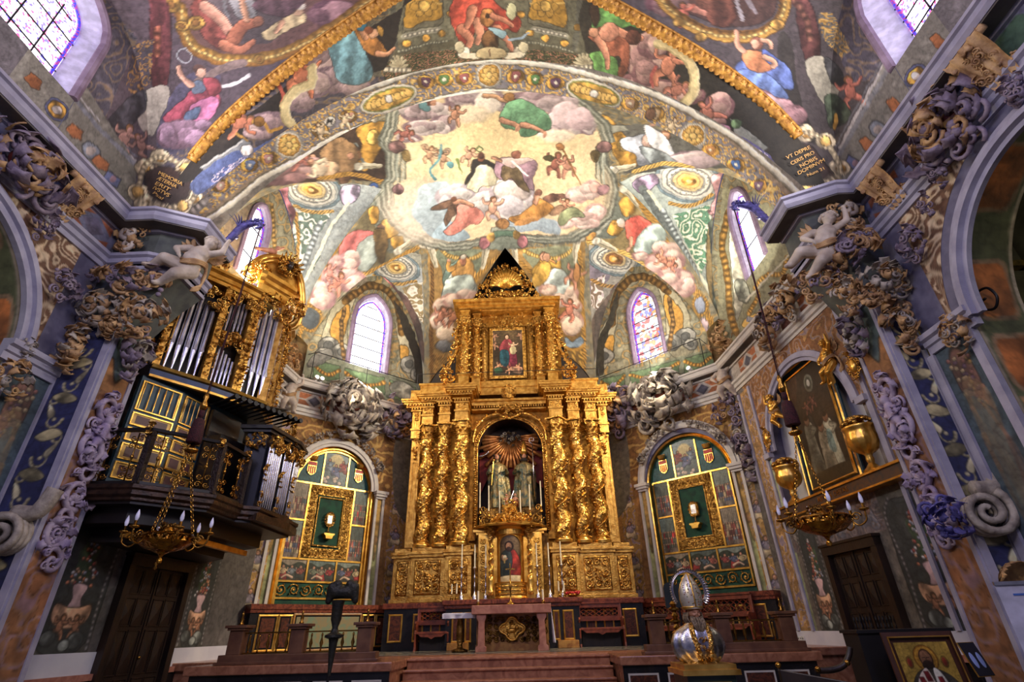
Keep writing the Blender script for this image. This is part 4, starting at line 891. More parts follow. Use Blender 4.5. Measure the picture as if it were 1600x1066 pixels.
def nave_front(p):
    p.orn([(560,-60),(990,-60),(990,120),(560,120)],((104,100,80),(124,118,92),(170,130,70)),scale=9,seed=54,al=.8)
    L=lambda *a,**k:p.L(*a,**k)
    # architecture in grey-green with gilded lunettes
    p.P([(600,0),(640,-60),(960,-60),(1000,0),(940,110),(760,90),(640,120)],(112,110,88),smooth=False,ol=0)
    for x0,s_ in((664,1),(854,-1)):
        p.P([(x0-s_*34,52),(x0-s_*30,-10),(x0+s_*28,-10),(x0+s_*28,34),(x0+s_*20,40),(x0-s_*30,48)],(122,118,96),smooth=False);p.P([(x0-s_*30,41),(x0-s_*27,5),(x0-s_*16,-8),(x0+s_*14,-8),(x0+s_*25,8),(x0+s_*25,28),(x0,34)],(196,146,50))
        for k in range(7):a=math.pi*(1.0+k/6);L([(x0,5),(x0+26*math.cos(a),5-20*math.sin(a)*-1)],3,GOL);
        for k in range(6):a=2*math.pi*k/6;p.E(x0-2+12*math.cos(a),10+10*math.sin(a),8,6,(206,156,60),math.degrees(a),ol=1)
        p.E(x0-2,10,8,8,(214,170,80),ol=1.5,fold=.3);L([(x0-s_*32,56),(x0+s_*22,46)],9,(150,148,130));L([(x0-s_*30,56),(x0+s_*20,46)],5,(206,200,180),beads=7)
        L([(x0-s_*52,-20),(x0-s_*50,40),(x0-s_*44,78)],8,(96,96,84));L([(x0-s_*40,85),(x0,74),(x0+s_*40,68)],14,(96,92,70));L([(x0-s_*40,80),(x0,70),(x0+s_*36,64)],4,(160,160,136),beads=5)
        for(u,v) in((-28,68),(2,60),(26,52),(40,22),(-50,42)):p.E(x0+s_*u,v,6,5,GO,fold=.4,ol=1)
    Pg=[(600,100),(640,82),(700,78),(766,84),(840,78),(900,84),(950,110),(950,125),(850,98),(766,92),(680,104),(600,125)];p.orn(Pg,((64,66,40),(112,104,64),(170,110,90)),scale=4,seed=7,freq=3)
    # central group in red above a cartouche
    p.P([(703,30),(706,5),(730,-12),(760,-10),(780,10),(812,28),(808,50),(790,45),(770,60),(750,40),(735,62),(722,70),(712,48)],(190,72,54),fold=.18,fa=.3,sh=.3)
    p.limb([(722,45),(735,62),(728,78)],(15,8),(206,130,100));p.limb([(745,35),(750,52),(745,68)],(13,7),(210,140,110));p.limb([(776,45),(792,62),(800,78)],(13,7),(206,130,100));p.limb([(738,15),(730,40)],(14,10),(206,130,100))
    p.E(762,28,11,13,(176,116,60),ol=1.5,fold=.3);p.E(762,25,4,4,(60,40,24));p.limb([(770,25),(786,30),(800,40)],(10,6),(206,130,100));p.P([(798,5),(808,12),(800,30),(792,20)],(206,206,160))
    p.P([(757,50),(770,46),(778,62),(774,78),(760,78),(752,64)],(110,76,44),fold=.4);p.P([(764,42),(790,50),(786,60),(770,50)],(150,190,206));L([(795,62),(812,60),(826,52)],4,(150,176,200),smooth=True)
    for s_ in(-1,1):
        cx=768+s_*44;p.E(cx,82,10,9,CR,ol=1.5,fold=.3);p.E(cx+s_*6,74,7,9,(206,196,160),ol=1.2);L([(768+s_*8,84),(768+s_*24,88),(cx,86)],9,CR,smooth=True)
    p.P([(752,76),(784,76),(788,90),(748,90)],(196,176,130));L([(766,78),(766,88)],2,(110,70,50))
    for(x,y) in((622,98),(912,94)):
        for k in range(7):
            a=-math.pi*(k+.5)/7;L([(x,y+10),(x+14*math.cos(a),y+8+18*math.sin(a))],(8,4),(216,206,170),(150,140,110))
        L([(x-18,y+12),(x+18,y+12)],8,CR,beads=7)
    # left: woman with crown and blue cloak
    p.P([(545,120),(470,150),(420,190),(360,240),(330,270),(280,290),(240,290),(280,250),(400,170),(520,80),(640,5),(690,-40),(640,-40),(620,60),(600,110)],(44,38,34),smooth=False,ol=0)
    for a in((500,90,30,40),(520,125,34,24),(490,130,30,26),(470,160,24,18),(555,135,26,16),(420,190,30,18),(405,205,24,14),(545,60,24,20)):p.cloud(*a,li=(206,176,172),dk=(136,110,122))
    p.P([(515,55),(525,38),(548,24),(566,30),(572,44),(560,60),(570,80),(582,118),(560,132),(530,126),(520,100),(512,75)],(120,176,196),fold=.2,fa=.2,sh=.3)
    p.P([(556,48),(572,42),(590,60),(604,80),(600,88),(580,86),(565,72)],(190,124,56),fold=.16);p.limb([(548,30),(562,42),(570,58)],(11,8),(214,150,110));p.limb([(590,84),(606,84),(616,76)],(9,5),(214,150,110));p.E(584,54,8,6.5,(220,164,124),-20,ol=1);p.P([(588,42),(598,46),(598,56),(592,52)],GO);p.E(576,48,7,6,(150,84,50));p.P([(545,28),(560,24),(572,36),(566,48),(552,40)],(70,150,190),ol=1)
    p.putto(470,112,26,10,(206,120,84),hair=(120,70,40));L([(438,115),(434,130),(442,148),(440,160)],6,(186,84,64),smooth=True)
    def ribbon(P,txt):L(P,16,(222,210,164),(170,150,100),smooth=True);L(P,10,(214,196,140),smooth=True)
    ribbon([(488,108),(486,130),(462,142),(446,162),(448,186),(456,194)],'')
    p.putto(378,192,20,75,(196,116,84));L([(395,190),(412,192),(420,205),(440,200)],5,GO,smooth=True);L([(370,210),(385,220),(390,232)],4,GO,smooth=True);p.E(405,190,8,8,GOD,ol=1)
    p.P([(312,262),(380,218),(392,226),(330,275)],(120,124,130),smooth=False);L([(315,262),(378,222)],3,(180,180,176));p.P([(300,282),(360,240),(395,232),(430,215),(420,235),(350,275),(310,305)],(80,96,150),ol=0)
    Pg2=[(330,275),(390,238),(420,230),(360,268),(330,290)];p.orn(Pg2,((80,96,150),(170,150,190),(206,200,206)),scale=5,seed=8);p.E(385,235,10,8,(206,196,190),fold=.4,ol=1)
    # right: figure in green with putto and ribbon
    p.P([(940,-40),(1000,20),(1100,80),(1180,145),(1270,240),(1290,290),(1240,290),(1180,240),(1100,180),(1000,130),(950,110),(915,80),(905,30),(915,-40)],(46,42,34),smooth=False,ol=0)
    for a in((1005,95,30,34),(1020,70,26,26),(1000,130,36,20),(1040,140,36,18),(1075,150,30,16),(1125,165,26,22),(1110,190,24,16),(1010,115,24,22)):p.cloud(*a,li=(200,160,148),dk=(130,88,92))
    p.P([(926,40),(935,10),(958,12),(975,30),(998,22),(1000,42),(985,40),(962,48),(945,60),(935,58)],(104,164,84),fold=.18);p.P([(922,85),(945,80),(962,92),(968,118),(955,124),(930,110),(926,96)],(104,160,80),fold=.2)
    p.P([(920,55),(940,42),(965,50),(980,62),(984,90),(975,118),(966,118),(970,90),(950,85),(930,66)],(150,84,60),fold=.16);p.limb([(960,48),(985,56),(1002,60)],(14,9),(206,134,104));p.limb([(935,60),(948,85),(950,105)],(13,6),(210,140,110));p.E(928,50,8,7,(214,150,116),ol=1);p.P([(920,15),(932,5),(936,30),(930,40)],(70,50,36));p.E(952,50,15,14,(210,140,112),sh=.3,ol=1);p.E(990,58,12,12,(96,56,44),fold=.2,ol=1)
    p.putto(1045,100,26,20,(206,128,96),hair=(110,64,44));p.putto(1060,140,18,60,(176,110,90));L([(1025,105),(1018,120),(1020,135)],5,(190,90,80),smooth=True)
    ribbon([(1028,68),(1050,74),(1075,95),(1085,120),(1082,145),(1070,162)],'')
    p.putto(1105,175,18,-40,(190,116,96));p.P([(1085,195),(1110,190),(1140,200),(1130,215),(1100,205)],(170,120,150),fold=.2);p.P([(1140,185),(1155,195),(1200,230),(1190,236),(1150,212)],(120,124,120),smooth=False);p.E(1150,193,9,7,(100,130,90),fold=.4,ol=1);p.P([(1110,200),(1160,215),(1200,240),(1215,270),(1180,255),(1130,225)],(84,80,130),ol=0);p.orn([(1120,200),(1200,240),(1200,270),(1130,225)],((80,84,130),(170,140,180),(206,200,206)),scale=5,seed=9)

def nave_sides(p):
    p.orn([(-50,-50),(1650,-50),(1650,330),(-50,330)],((74,70,88),(96,88,98),(130,106,84)),scale=13,seed=52,al=.8)
    L=lambda *a,**k:p.L(*a,**k)
    for s_ in(1,-1):
        pass
    # left cell: grey-violet architecture
    p.P([(150,-20),(240,-20),(660,-40),(640,0),(450,110),(250,255),(215,260),(160,200),(215,60)],(84,72,84),smooth=False,ol=0)
    # oval history scene, left
    p.P([(270,-20),(285,40),(318,78),(360,92),(420,90),(480,60),(560,10),(600,-30)],(110,78,76));
    p.P([(330,-10),(420,-10),(440,50),(400,70),(340,50)],(92,80,88),ol=0);p.P([(355,-5),(395,-10),(402,30),(372,30)],(150,150,160),smooth=False);p.L([(350,0),(358,40)],5,(120,120,130))
    p.P([(300,5),(320,0),(345,30),(370,60),(345,76),(320,60),(305,35)],(140,70,64),fold=.2);p.limb([(320,10),(345,30),(362,55)],(18,12),(206,146,126));p.limb([(365,60),(380,40),(400,36)],(22,14),(170,100,76));p.limb([(350,70),(375,78),(395,66)],(16,10),(180,110,84));p.E(404,34,8,8,(150,96,76),ol=1);p.limb([(385,30),(380,0),(390,-20)],(10,8),(206,150,120));p.P([(410,52),(440,30),(470,18),(476,35),(450,46),(425,62)],(190,170,130),fold=.2);p.E(466,16,8,8,(200,160,130),ol=1);p.E(470,10,7,5,(206,200,190));p.limb([(440,35),(430,50)],(9,6),(200,150,120));p.cloud(520,20,40,24,li=(160,120,130),dk=(110,74,92));p.P([(395,10),(440,-20),(480,-20),(470,10),(440,25)],(104,76,90),fold=.15)
    fr_=[(262,-30),(258,0),(282,14),(286,45),(300,72),(330,88),(372,95),(420,90),(470,72),(530,36),(610,-25)]
    L(fr_,20,(120,82,34),smooth=True);L(fr_,16,(214,160,66),(150,100,40),smooth=True,beads=14);L(fr_,5,(240,200,110),smooth=True,beads=9)
    for(x,y,r) in((268,8,14),(306,36,13),(284,40,9),(405,92,7)):p.E(x,y,r,r*.8,(206,156,70),fold=.35,ol=2);p.E(x,y,r*.45,r*.4,(150,104,50),ol=1)
    # virtue with tambourine, left
    p.P([(250,180),(290,120),(330,112),(345,130),(320,180),(290,230),(250,240)],(80,76,104),ol=0);L([(310,130),(340,110),(380,98)],14,(130,110,110),smooth=True);L([(330,122),(345,135),(372,128),(390,118)],5,(206,206,216),smooth=True)
    p.P([(262,175),(285,158),(300,140),(330,135),(345,160),(328,185),(315,200),(280,196),(258,190)],(160,70,92),fold=.2,fa=.7);p.P([(300,165),(335,150),(342,165),(325,190),(310,205),(295,190)],(190,110,160),fold=.18,fa=.8);p.P([(290,178),(312,168),(308,184),(290,188)],(90,110,150));p.P([(300,130),(318,128),(318,142),(302,146)],(104,120,150));p.P([(318,122),(340,125),(344,142),(328,148)],(150,64,76),fold=.2)
    p.limb([(300,133),(284,120),(280,105)],(9,6),(214,160,140));p.E(313,112,8,9,(206,160,140),ol=1);p.E(310,108,9,7,(90,64,60));p.E(314,114,5.5,6.5,(214,166,146));L(crom([(290,76),(300,86),(291,98),(278,92),(279,80),(290,76)],4,False),2,(170,176,190))
    for a in((280,210,34,26),(300,215,24,18),(262,215,18,18),(318,195,12,10)):p.cloud(*a,li=(176,140,176),dk=(110,84,104))
    # drapery and fruit swags at the left window
    p.P([(235,-10),(260,0),(268,60),(260,130),(240,140),(236,80)],(104,52,58),fold=.2);L([(246,45),(246,85)],10,(170,96,76),smooth=True,beads=14)
    p.orn([(210,70),(240,60),(235,130),(205,150),(195,130)],((84,76,90),(140,104,64),(176,130,80)),scale=6,seed=11);p.P([(225,145),(262,135),(258,170),(238,210),(215,190)],(170,162,156),ol=1);p.P([(195,160),(225,140),(226,170),(210,190),(180,210),(165,195)],(62,60,70),fold=.3);p.putto(195,215,20,30,(170,124,116));p.putto(220,225,16,-30,(150,110,104));L([(152,196),(210,250)],5,(150,150,160));L([(158,196),(214,244)],3,(90,92,110))
    # parapet strip above the left cornice: cartouches
    # right cell
    p.P([(1000,-40),(1330,-40),(1300,60),(1330,130),(1400,120),(1340,240),(1310,280),(1280,250),(1100,90),(960,10)],(80,72,76),smooth=False,ol=0)
    p.P([(1030,-20),(1060,10),(1100,30),(1150,42),(1200,30),(1215,0),(1220,-30)],(96,66,60));p.P([(1090,-10),(1130,-15),(1150,20),(1140,40),(1110,35)],(120,70,56),fold=.25);p.limb([(1075,10),(1100,20)],(12,9),(200,130,110));p.E(1100,5,12,10,(130,80,64),fold=.3);p.L([(1150,0),(1160,30)],6,(176,170,180));p.L([(1165,-5),(1180,20)],6,(150,140,150));p.cloud(1040,5,34,20,li=(170,130,130),dk=(120,80,90));p.putto(1068,20,16,0,(206,110,90))
    fr_=[(1020,-20),(1050,18),(1090,45),(1140,57),(1190,52),(1222,25),(1228,-20)]
    L(fr_,20,(120,82,34),smooth=True);L(fr_,16,(150,100,40),(220,168,70),smooth=True,beads=14);L(fr_,5,(240,200,110),smooth=True,beads=9)
    for(x,y,r) in((1095,58,8),(1215,38,10),(1060,34,8)):p.E(x,y,r,r*.8,(206,156,70),fold=.35,ol=2)
    # virtue in orange and blue, right
    p.P([(1215,60),(1235,60),(1250,150),(1275,220),(1250,210),(1225,150)],(52,48,46),ol=0);p.P([(1150,108),(1165,92),(1190,100),(1215,90),(1238,120),(1235,140),(1200,128),(1165,122)],(96,120,196),fold=.2);p.P([(1152,112),(1180,108),(1205,120),(1232,152),(1210,150),(1190,140),(1165,128)],(110,140,214),fold=.18,fa=.6);p.P([(1160,85),(1178,78),(1200,88),(1208,105),(1190,112),(1168,105)],(206,130,84),fold=.15);p.P([(1192,78),(1215,92),(1210,102),(1198,96)],(84,104,180))
    p.limb([(1162,80),(1152,68),(1150,50)],(9,7),(220,160,130));p.limb([(1196,90),(1212,98),(1208,104)],(8,6),(216,160,130));p.E(1182,68,9,10,(150,90,70),ol=1);p.E(1180,69,6,7.5,(220,166,136));p.limb([(1190,62),(1202,66),(1204,74)],(7,5),(216,160,130))
    for a in((1190,160,24,20),(1215,172,30,22),(1240,180,22,18),(1175,150,14,14)):p.cloud(*a,li=(196,150,160),dk=(130,92,100))
    p.E(1200,165,26,16,(196,160,166),20,sh=.35,soft=3)
    p.P([(1245,0),(1262,0),(1278,40),(1280,90),(1262,100),(1250,60)],(96,56,54),fold=.2);L([(1240,0),(1262,30),(1265,60)],10,(150,96,80),smooth=True,beads=14);p.orn([(1278,20),(1300,20),(1330,80),(1315,90),(1285,60)],((110,108,104),(176,130,60),(206,166,90)),scale=6,seed=12)
    p.P([(1258,95),(1288,90),(1305,130),(1310,145),(1290,165),(1268,130)],(160,156,140),ol=1);p.P([(1290,90),(1310,105),(1320,130),(1300,130)],(54,54,56),fold=.3);p.putto(1328,140,20,-10,(176,100,84));p.P([(1290,150),(1310,150),(1330,180),(1300,200),(1290,170)],(54,64,50),fold=.4);p.P([(1305,180),(1310,180),(1306,200),(1302,198)],GO)
    L([(1385,95),(1312,230)],5,(170,166,170));L([(1378,95),(1306,228)],3,(100,100,110))
    # cartouche parapets
    def strip(P0,P1,lst):
        P0=np.array(P0,float);P1=np.array(P1,float)
        for t,k in lst:
            x,y=P0+(P1-P0)*t
            if k==0:p.P([(x-14,y-6),(x-4,y-14),(x+12,y),(x+8,y+12),(x-4,y+8)],(176,104,60),ol=1.5,smooth=False)
            elif k==1:p.E(x,y,20,15,(84,92,140),45 if P1[0]>P0[0] else -45,ol=1);p.E(x,y,15,11,GO,45 if P1[0]>P0[0] else -45,fold=.4,ol=1.5);p.E(x,y,8,6,(200,190,190),45,ol=1,fold=.3)
            elif k==2:p.E(x,y,15,11,(120,130,150),45,ol=2);p.E(x,y,8,7,(160,150,150))
            else:p.P([(x-10,y-12),(x+12,y+2),(x+4,y+14),(x-14,y)],(90,100,150),smooth=False,ol=2);p.E(x,y,5,5,(140,110,130))
    p.P([(-20,20),(60,20),(215,260),(205,330),(-20,110)],(132,130,124),smooth=False,ol=0)
    strip((10,75),(190,295),((.0,2),(.24,0),(.44,1),(.6,0),(.73,2),(.82,0),(.93,3)))
    L([(0,10),(150,195),(215,262)],7,(120,124,140));L([(6,8),(156,190)],2.5,(190,190,200))
    p.P([(1560,-20),(1440,-20),(1310,250),(1320,300),(1540,0)],(128,126,122),smooth=False,ol=0)
    strip((1500,20),(1336,255),((-.1,2),(.2,0),(.42,1),(.62,0),(.78,2),(.88,0),(1.0,3)))
    L([(1460,0),(1395,95),(1312,240)],7,(124,126,136));L([(1466,0),(1400,95)],2.5,(196,194,196))
    # scrolled tablets of the inscriptions
    for(pts,scr) in(([(228,272),(262,262),(296,285),(290,310),(262,318),(234,302)],((215,300),(225,262),(250,245),(290,262),(312,282),(302,310),(285,322),(250,326),(225,318))),([(1226,235),(1262,226),(1290,258),(1300,274),(1262,282),(1240,265)],((1212,252),(1222,225),(1258,208),(1290,220),(1312,262),(1300,282),(1262,288),(1230,280)))):
        for(x,y) in scr:p.E(x,y,15,12,(196,180,150),fold=.3,ol=1.5);p.E(x+2,y+2,7,6,(190,140,66),fold=.3,ol=1)
        L(list(scr)+[scr[0]],9,(214,196,160),smooth=True,beads=8);p.P(pts,(58,42,40),ol=2.5,sh=.05)
        for(x,y) in scr[::3]:p.E(x,y,8,7,(222,176,96),ol=1.5,fold=.3)

# ---- dome of the presbytery
FA,FBa,FBb,FC,FD=(7.28,9.5),(6.98,14.5),(6.72,15.12),(3.36,18.36),(2.30,18.40)
TS,TD,TB=(4.0,12.8),(3.22,15.4),(0.,15.98)
bnd=[(7.3,9.05),FA,TS,FBa,FBb,TD,FC,FD,TB]
bnd=bnd+[(-x,y) for x,y in bnd[-2::-1]]+[]
B_=[]
bb=bnd+[bnd[0]]
for(x0,y0),(x1,y1) in zip(bb[:-1],bb[1:]):
    n=max(2,int(math.hypot(x1-x0,y1-y0)/.055))
    for t in np.arange(n)/n:B_.append((x0+(x1-x0)*t,y0+(y1-y0)*t))
B_.append(B_[0]);B_=np.array(B_)
rho=np.sin(np.linspace(0,math.pi/2,230));c0=np.array([0,12.6])
XY=c0+(B_-c0)[:,None,:]*rho[None,:,None]
Pd=np.dstack([XY,Dome(XY[...,0],XY[...,1])])
def surf(name,P,ops,base=(120,116,98),parent=None,seed=1,warp=2.2,kind=True):
    U,V=chart(P.reshape(-1,3));U=U.reshape(P.shape[:2]);V=V.reshape(P.shape[:2])
    pt=Paint(U,V,base,warp=warp,seed=seed)
    for f in ops:f(pt)
    o=grid_mesh(name,P,fresco,pt.out(),parent=parent)
    return struct(o) if kind else o
surf('ceiling',Pd,[pendentives,sky_oval])
def severy(name,f1,f2,T,zp,ops,zf=9.25,nq=150,na=200,sharp=.35):
    f1=np.array(f1);f2=np.array(f2);T=np.array(T);q=np.linspace(0,1,nq)[None];s=np.linspace(-1,1,na);a=(np.sin(s*math.pi/2)*.5+s*.5)[:,None]
    R1=f1[None,None]*(1-q[...,None])+T*q[...,None];R2=f2[None,None]*(1-q[...,None])+T*q[...,None]
    z1=np.maximum(Dome(R1[...,0],R1[...,1]),zf);z2=np.maximum(Dome(R2[...,0],R2[...,1]),zf)
    xy=R1*(1-(a[...,None]+1)/2)+R2*(a[...,None]+1)/2
    zr=z1*(1-(a+1)/2)+z2*(a+1)/2;zt=float(Dome(T[0],T[1]))
    zm=np.maximum(zp+(zt-zp)*q+.25*np.sin(q*math.pi),zr)
    g=np.sqrt(np.clip(1-((np.abs(a)+sharp)/(1+sharp))**2,0,1))/math.sqrt(1-(sharp/(1+sharp))**2)
    P=np.dstack([xy,zr+(zm-zr)*g])
    surf(name,P,ops)
    return P[:,0]       # arch on the wall
WA={}
for sg in(1,-1):
    m_=lambda p:(sg*p[0],p[1])
    WA['s',sg]=severy('ceiling',m_(FA),m_(FBa),m_(TS),14.2,[pendentives,severies])
    WA['d',sg]=severy('ceiling',m_(FBb),m_(FC),m_(TD),14.2,[pendentives,severies])
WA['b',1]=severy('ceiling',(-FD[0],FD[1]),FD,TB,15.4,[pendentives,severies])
# ---- upper walls inside the severies, open where the lancets are
def lunette(name,fr,arch,zb,win,ops,base,n=260,mz=110,din=0.):
    """win: (u0,u1,z0,zs,zt) of the pointed opening"""
    ua=(arch-fr.a)@fr.e;o=np.argsort(ua);ua=ua[o];za=arch[o,2]
    u=np.linspace(ua[0],ua[-1],n);zt=np.interp(u,ua,za)
    def wtop(u):
        u0,u1,z0,zs,ztp=win;c=(u0+u1)/2;w=(u1-u0)/2;k=np.clip(np.abs(u-c)/w,0,1)
        return zs+(ztp-zs)*np.sqrt(np.clip(1-((k+.5)/1.5)**2,0,1))/math.sqrt(1-(1/3)**2)
    parts=[]
    if win:
        u=np.unique(np.concatenate([u,[win[0],win[1],win[0]-.001,win[1]+.001]]));zt=np.interp(u,ua,za)
        inside=(u>win[0]-.0005)&(u<win[1]+.0005)
    P=[]
    t=np.linspace(0,1,mz)
    zlo=np.full_like(u,zb)
    if win:zlo=np.where(inside,wtop(u),zb)
    Z=zlo[:,None]+(zt-zlo)[:,None]*t
    P=fr.a+fr.e*u[:,None,None]+fr.z*Z[...,None]+fr.n*din
    surf(name,P,ops,base)
    if win:
        ui=u[inside];Z=zb+(win[2]-zb)*np.linspace(0,1,40)[None].repeat(len(ui),0);P=fr.a+fr.e*ui[:,None,None]+fr.z*Z[...,None]+fr.n*din;surf(name,P,ops,base)
    return wtop
WIN={}

AX=np.array([0,1.25,2.86,4.32,5.58,6.38,6.78]);AZ=np.array([14.62,14.45,13.88,12.82,11.42,10.1,9.25])
_ap=crom(list(zip(AX,AZ)),16,False);_ap[:12,1]=np.minimum(_ap[:12,1],14.62)
half=_ap;full=np.concatenate([half[::-1]*[-1,1],half[1:]])          # x,z from left foot to right foot
def densify(P,step):
    d=np.concatenate([[0],np.cumsum(np.hypot(*np.diff(P,axis=0).T))]);n=int(d[-1]/step);s=np.linspace(0,d[-1],n)
    return np.stack([np.interp(s,d,P[:,k]) for k in range(P.shape[1])],1)
fu=densify(full,.035)
ys=np.linspace(8.15,9.05,34)
P=np.array([[(x,y,z) for y in ys] for x,z in fu]);surf('trim_1',P,[arch_fresco],base=(128,122,116))
zz=np.linspace(0,1,4);P=np.array([[(x,9.05,z+(max(float(Dome(x,9.05)),z+.05)-z)*t) for t in zz] for x,z in fu]);surf('trim_1',P,[pendentives],base=(90,80,70))
# nave vault cells
RS=np.array([0,.6,1.4,2.6,4.,5.7,7.93]);RZ=np.array([9.35,10.7,11.75,12.45,12.92,13.25,13.45])
KY=5.;
def rib(sg,t,sy=1):
    """t 0 corner .. 1 key"""
    t=np.asarray(t,float);x=sg*7.35*(1-t);y=KY+sy*3.1*(1-t);rp=crom(list(zip(RS,RZ)),10,False);z=np.interp(t*7.93,rp[:,0],rp[:,1]);return np.stack([x,y,z],-1)
def cell(W_,R_,nt,ops,base):
    t=np.linspace(0,1,nt)[None,:,None];P=W_[:,None]*(1-t)+R_[:,None]*t;surf('ceiling',P,ops,base)
for sg in(-1,1):
    h=densify(half,.03)[::-1];L_=np.linspace(0,1,len(h));W_=np.stack([sg*h[:,0],np.full(len(h),8.15),h[:,1]+.0],1);cell(W_,rib(sg,L_**1.0),170,[nave_sides,nave_front],(84,78,70))
    # side cell, both halves
    xs=7.5 if sg>0 else -7.75
    for sy in(1,-1):
        s=np.linspace(0,1,240);pk=13.2;W_=np.stack([np.full(240,xs),KY+sy*3.1*(1-s),9.35+(pk-9.35)*np.sqrt(np.clip(1-(1-s)**2.2,0,1))],1)
        cell(W_,rib(sg,s,sy),120 if sy>0 else 40,[nave_sides] if sy>0 else[],(84,78,86))
        nz=90;t=np.linspace(0,1,nz)[None,:]
        # upper wall with the window embrasure open
        y=W_[:,1];za=W_[:,2]
        for part in(0,1):
            w_half=1.0
            ins=np.abs(y-KY)<w_half
            ztop=np.where(ins,12.1+.9*np.sqrt(np.clip(1-((np.abs(y-KY)/w_half+.5)/1.5)**2,0,1)),9.3)
            if part==0:zlo=ztop;zhi=za;sel=slice(None)
            else:zlo=np.full_like(y,9.3);zhi=np.full_like(y,10.45);sel=ins
            Z=zlo[:,None]+(zhi-zlo)[:,None]*t;P=np.stack([np.full_like(Z,xs),np.repeat(y[:,None],nz,1),Z],-1)[sel]
            surf('wall_'+('right' if sg>0 else 'left')+'_clerestory',P,[nave_sides] if sy>0 else[],(110,106,116))
    # the gilded, braided rib, and its fellow towards the entrance
    for sy in(1,-1):
        t=np.linspace(.09,1,150);C_=rib(sg,t,sy)-np.array([0,0,.04]);mb=MB();mb.tube(C_,.10+.025*np.abs(np.sin(t*7.93*math.pi/.26)),10);mb.tube(C_+np.array([.0,sy*.13,.02]),.03,6);mb.tube(C_-np.array([0,sy*.13,-.02]),.03,6)
        if sy>0:
            for k in range(56):
                c=rib(sg,.10+k*.0162,sy)-np.array([0,0,.1])
                for q in(-1,1):mb.ball(c+np.array([sg*-.03*q,.065*q,0]),(.075,.06,.05),seg=8,rings=5)
        struct(mb.build('trim_1',mat('painted_gold_braid',(206,152,66),.5,.25,(140,94,36),10.,bump=.3),smooth=True))
for sg in(-1,1):     # masonry behind the springing points
    a,b=(sg*7.45,9.0),(sg*7.08,14.95);c=(sg*3.3,18.55);mb=MB()
    for p,q in((a,b),(b,c)):
        if p is b:q=(b[0]+(c[0]-b[0])*.2,b[1]+(c[1]-b[1])*.2)
        else:p=(a[0]+(b[0]-a[0])*.8,a[1]+(b[1]-a[1])*.8)
        mb.add([(p[0],p[1],8.7),(q[0],q[1],8.7),(q[0],q[1],12.5),(p[0],p[1],12.5)],[(0,1,2,3)])
    struct(mb.build('wall_%s_springing'%('left' if sg<0 else 'right'),mat('ochre_plaster',(140,112,66),.7,0,(110,84,50),8.)))
# ---- lancet windows
def stained(name,palette,white,bars,seed=1):
    M_=bpy.data.materials.new(name);M_.use_nodes=True;nt=M_.node_tree;N=nt.nodes;L=nt.links;b=N['Principled BSDF']
    tc=N.new('ShaderNodeTexCoord');v=N.new('ShaderNodeTexVoronoi');v.inputs['Scale'].default_value=bars;v.feature='F1';L.new(tc.outputs['Object'],v.inputs['Vector'])
    ve=N.new('ShaderNodeTexVoronoi');ve.feature='DISTANCE_TO_EDGE';ve.inputs['Scale'].default_value=bars;L.new(tc.outputs['Object'],ve.inputs['Vector'])
    cr=N.new('ShaderNodeValToRGB');cr.color_ramp.interpolation='CONSTANT';sep=N.new('ShaderNodeSeparateColor');L.new(v.outputs['Color'],sep.inputs[0]);L.new(sep.outputs[0],cr.inputs[0])
    cr.color_ramp.elements[0].color=tuple(lin(palette[0]))+(1,);cr.color_ramp.elements[1].position=1/len(palette);cr.color_ramp.elements[1].color=tuple(lin(palette[1]))+(1,)
    for k in range(2,len(palette)):
        e=cr.color_ramp.elements.new(k/len(palette));e.color=tuple(lin(palette[k]))+(1,)
    m1=N.new('ShaderNodeMix');m1.data_type='RGBA';mr=N.new('ShaderNodeMapRange');mr.inputs[1].default_value=.01;mr.inputs[2].default_value=.05;L.new(ve.outputs['Distance'],mr.inputs[0]);L.new(mr.outputs[0],m1.inputs[0])
    m1.inputs[6].default_value=(.05,.04,.08,1);L.new(cr.outputs[0],m1.inputs[7]);L.new(m1.outputs[2],b.inputs['Emission Color']);b.inputs['Emission Strength'].default_value=white
    b.inputs['Base Color'].default_value=(.2,.2,.25,1);b.inputs['Roughness'].default_value=.3
    return M_
wh=(250,250,255)
G_white=stained('stained_glass_pale',[wh,wh,(244,240,250),wh,(240,226,214),wh,(226,232,255)],3.4,10)
G_col=stained('stained_glass_figures',[(250,246,250),(240,160,70),(216,90,60),(236,240,255),(110,120,210),(244,210,170),(250,250,255),(206,80,70),(250,250,255)],1.5,8)
G_blue=stained('stained_glass_violet',[wh,(236,226,255),(214,60,110),wh,(90,80,230),wh,(250,214,230),(250,246,255)],4.,24)
G_sky=mat('daylight_opening',(225,222,255),emit=2.2)
G_trim=mat('coloured_glass_border',(150,60,130),.4,0,(50,60,200),20.,emit=.9,mixw=1)
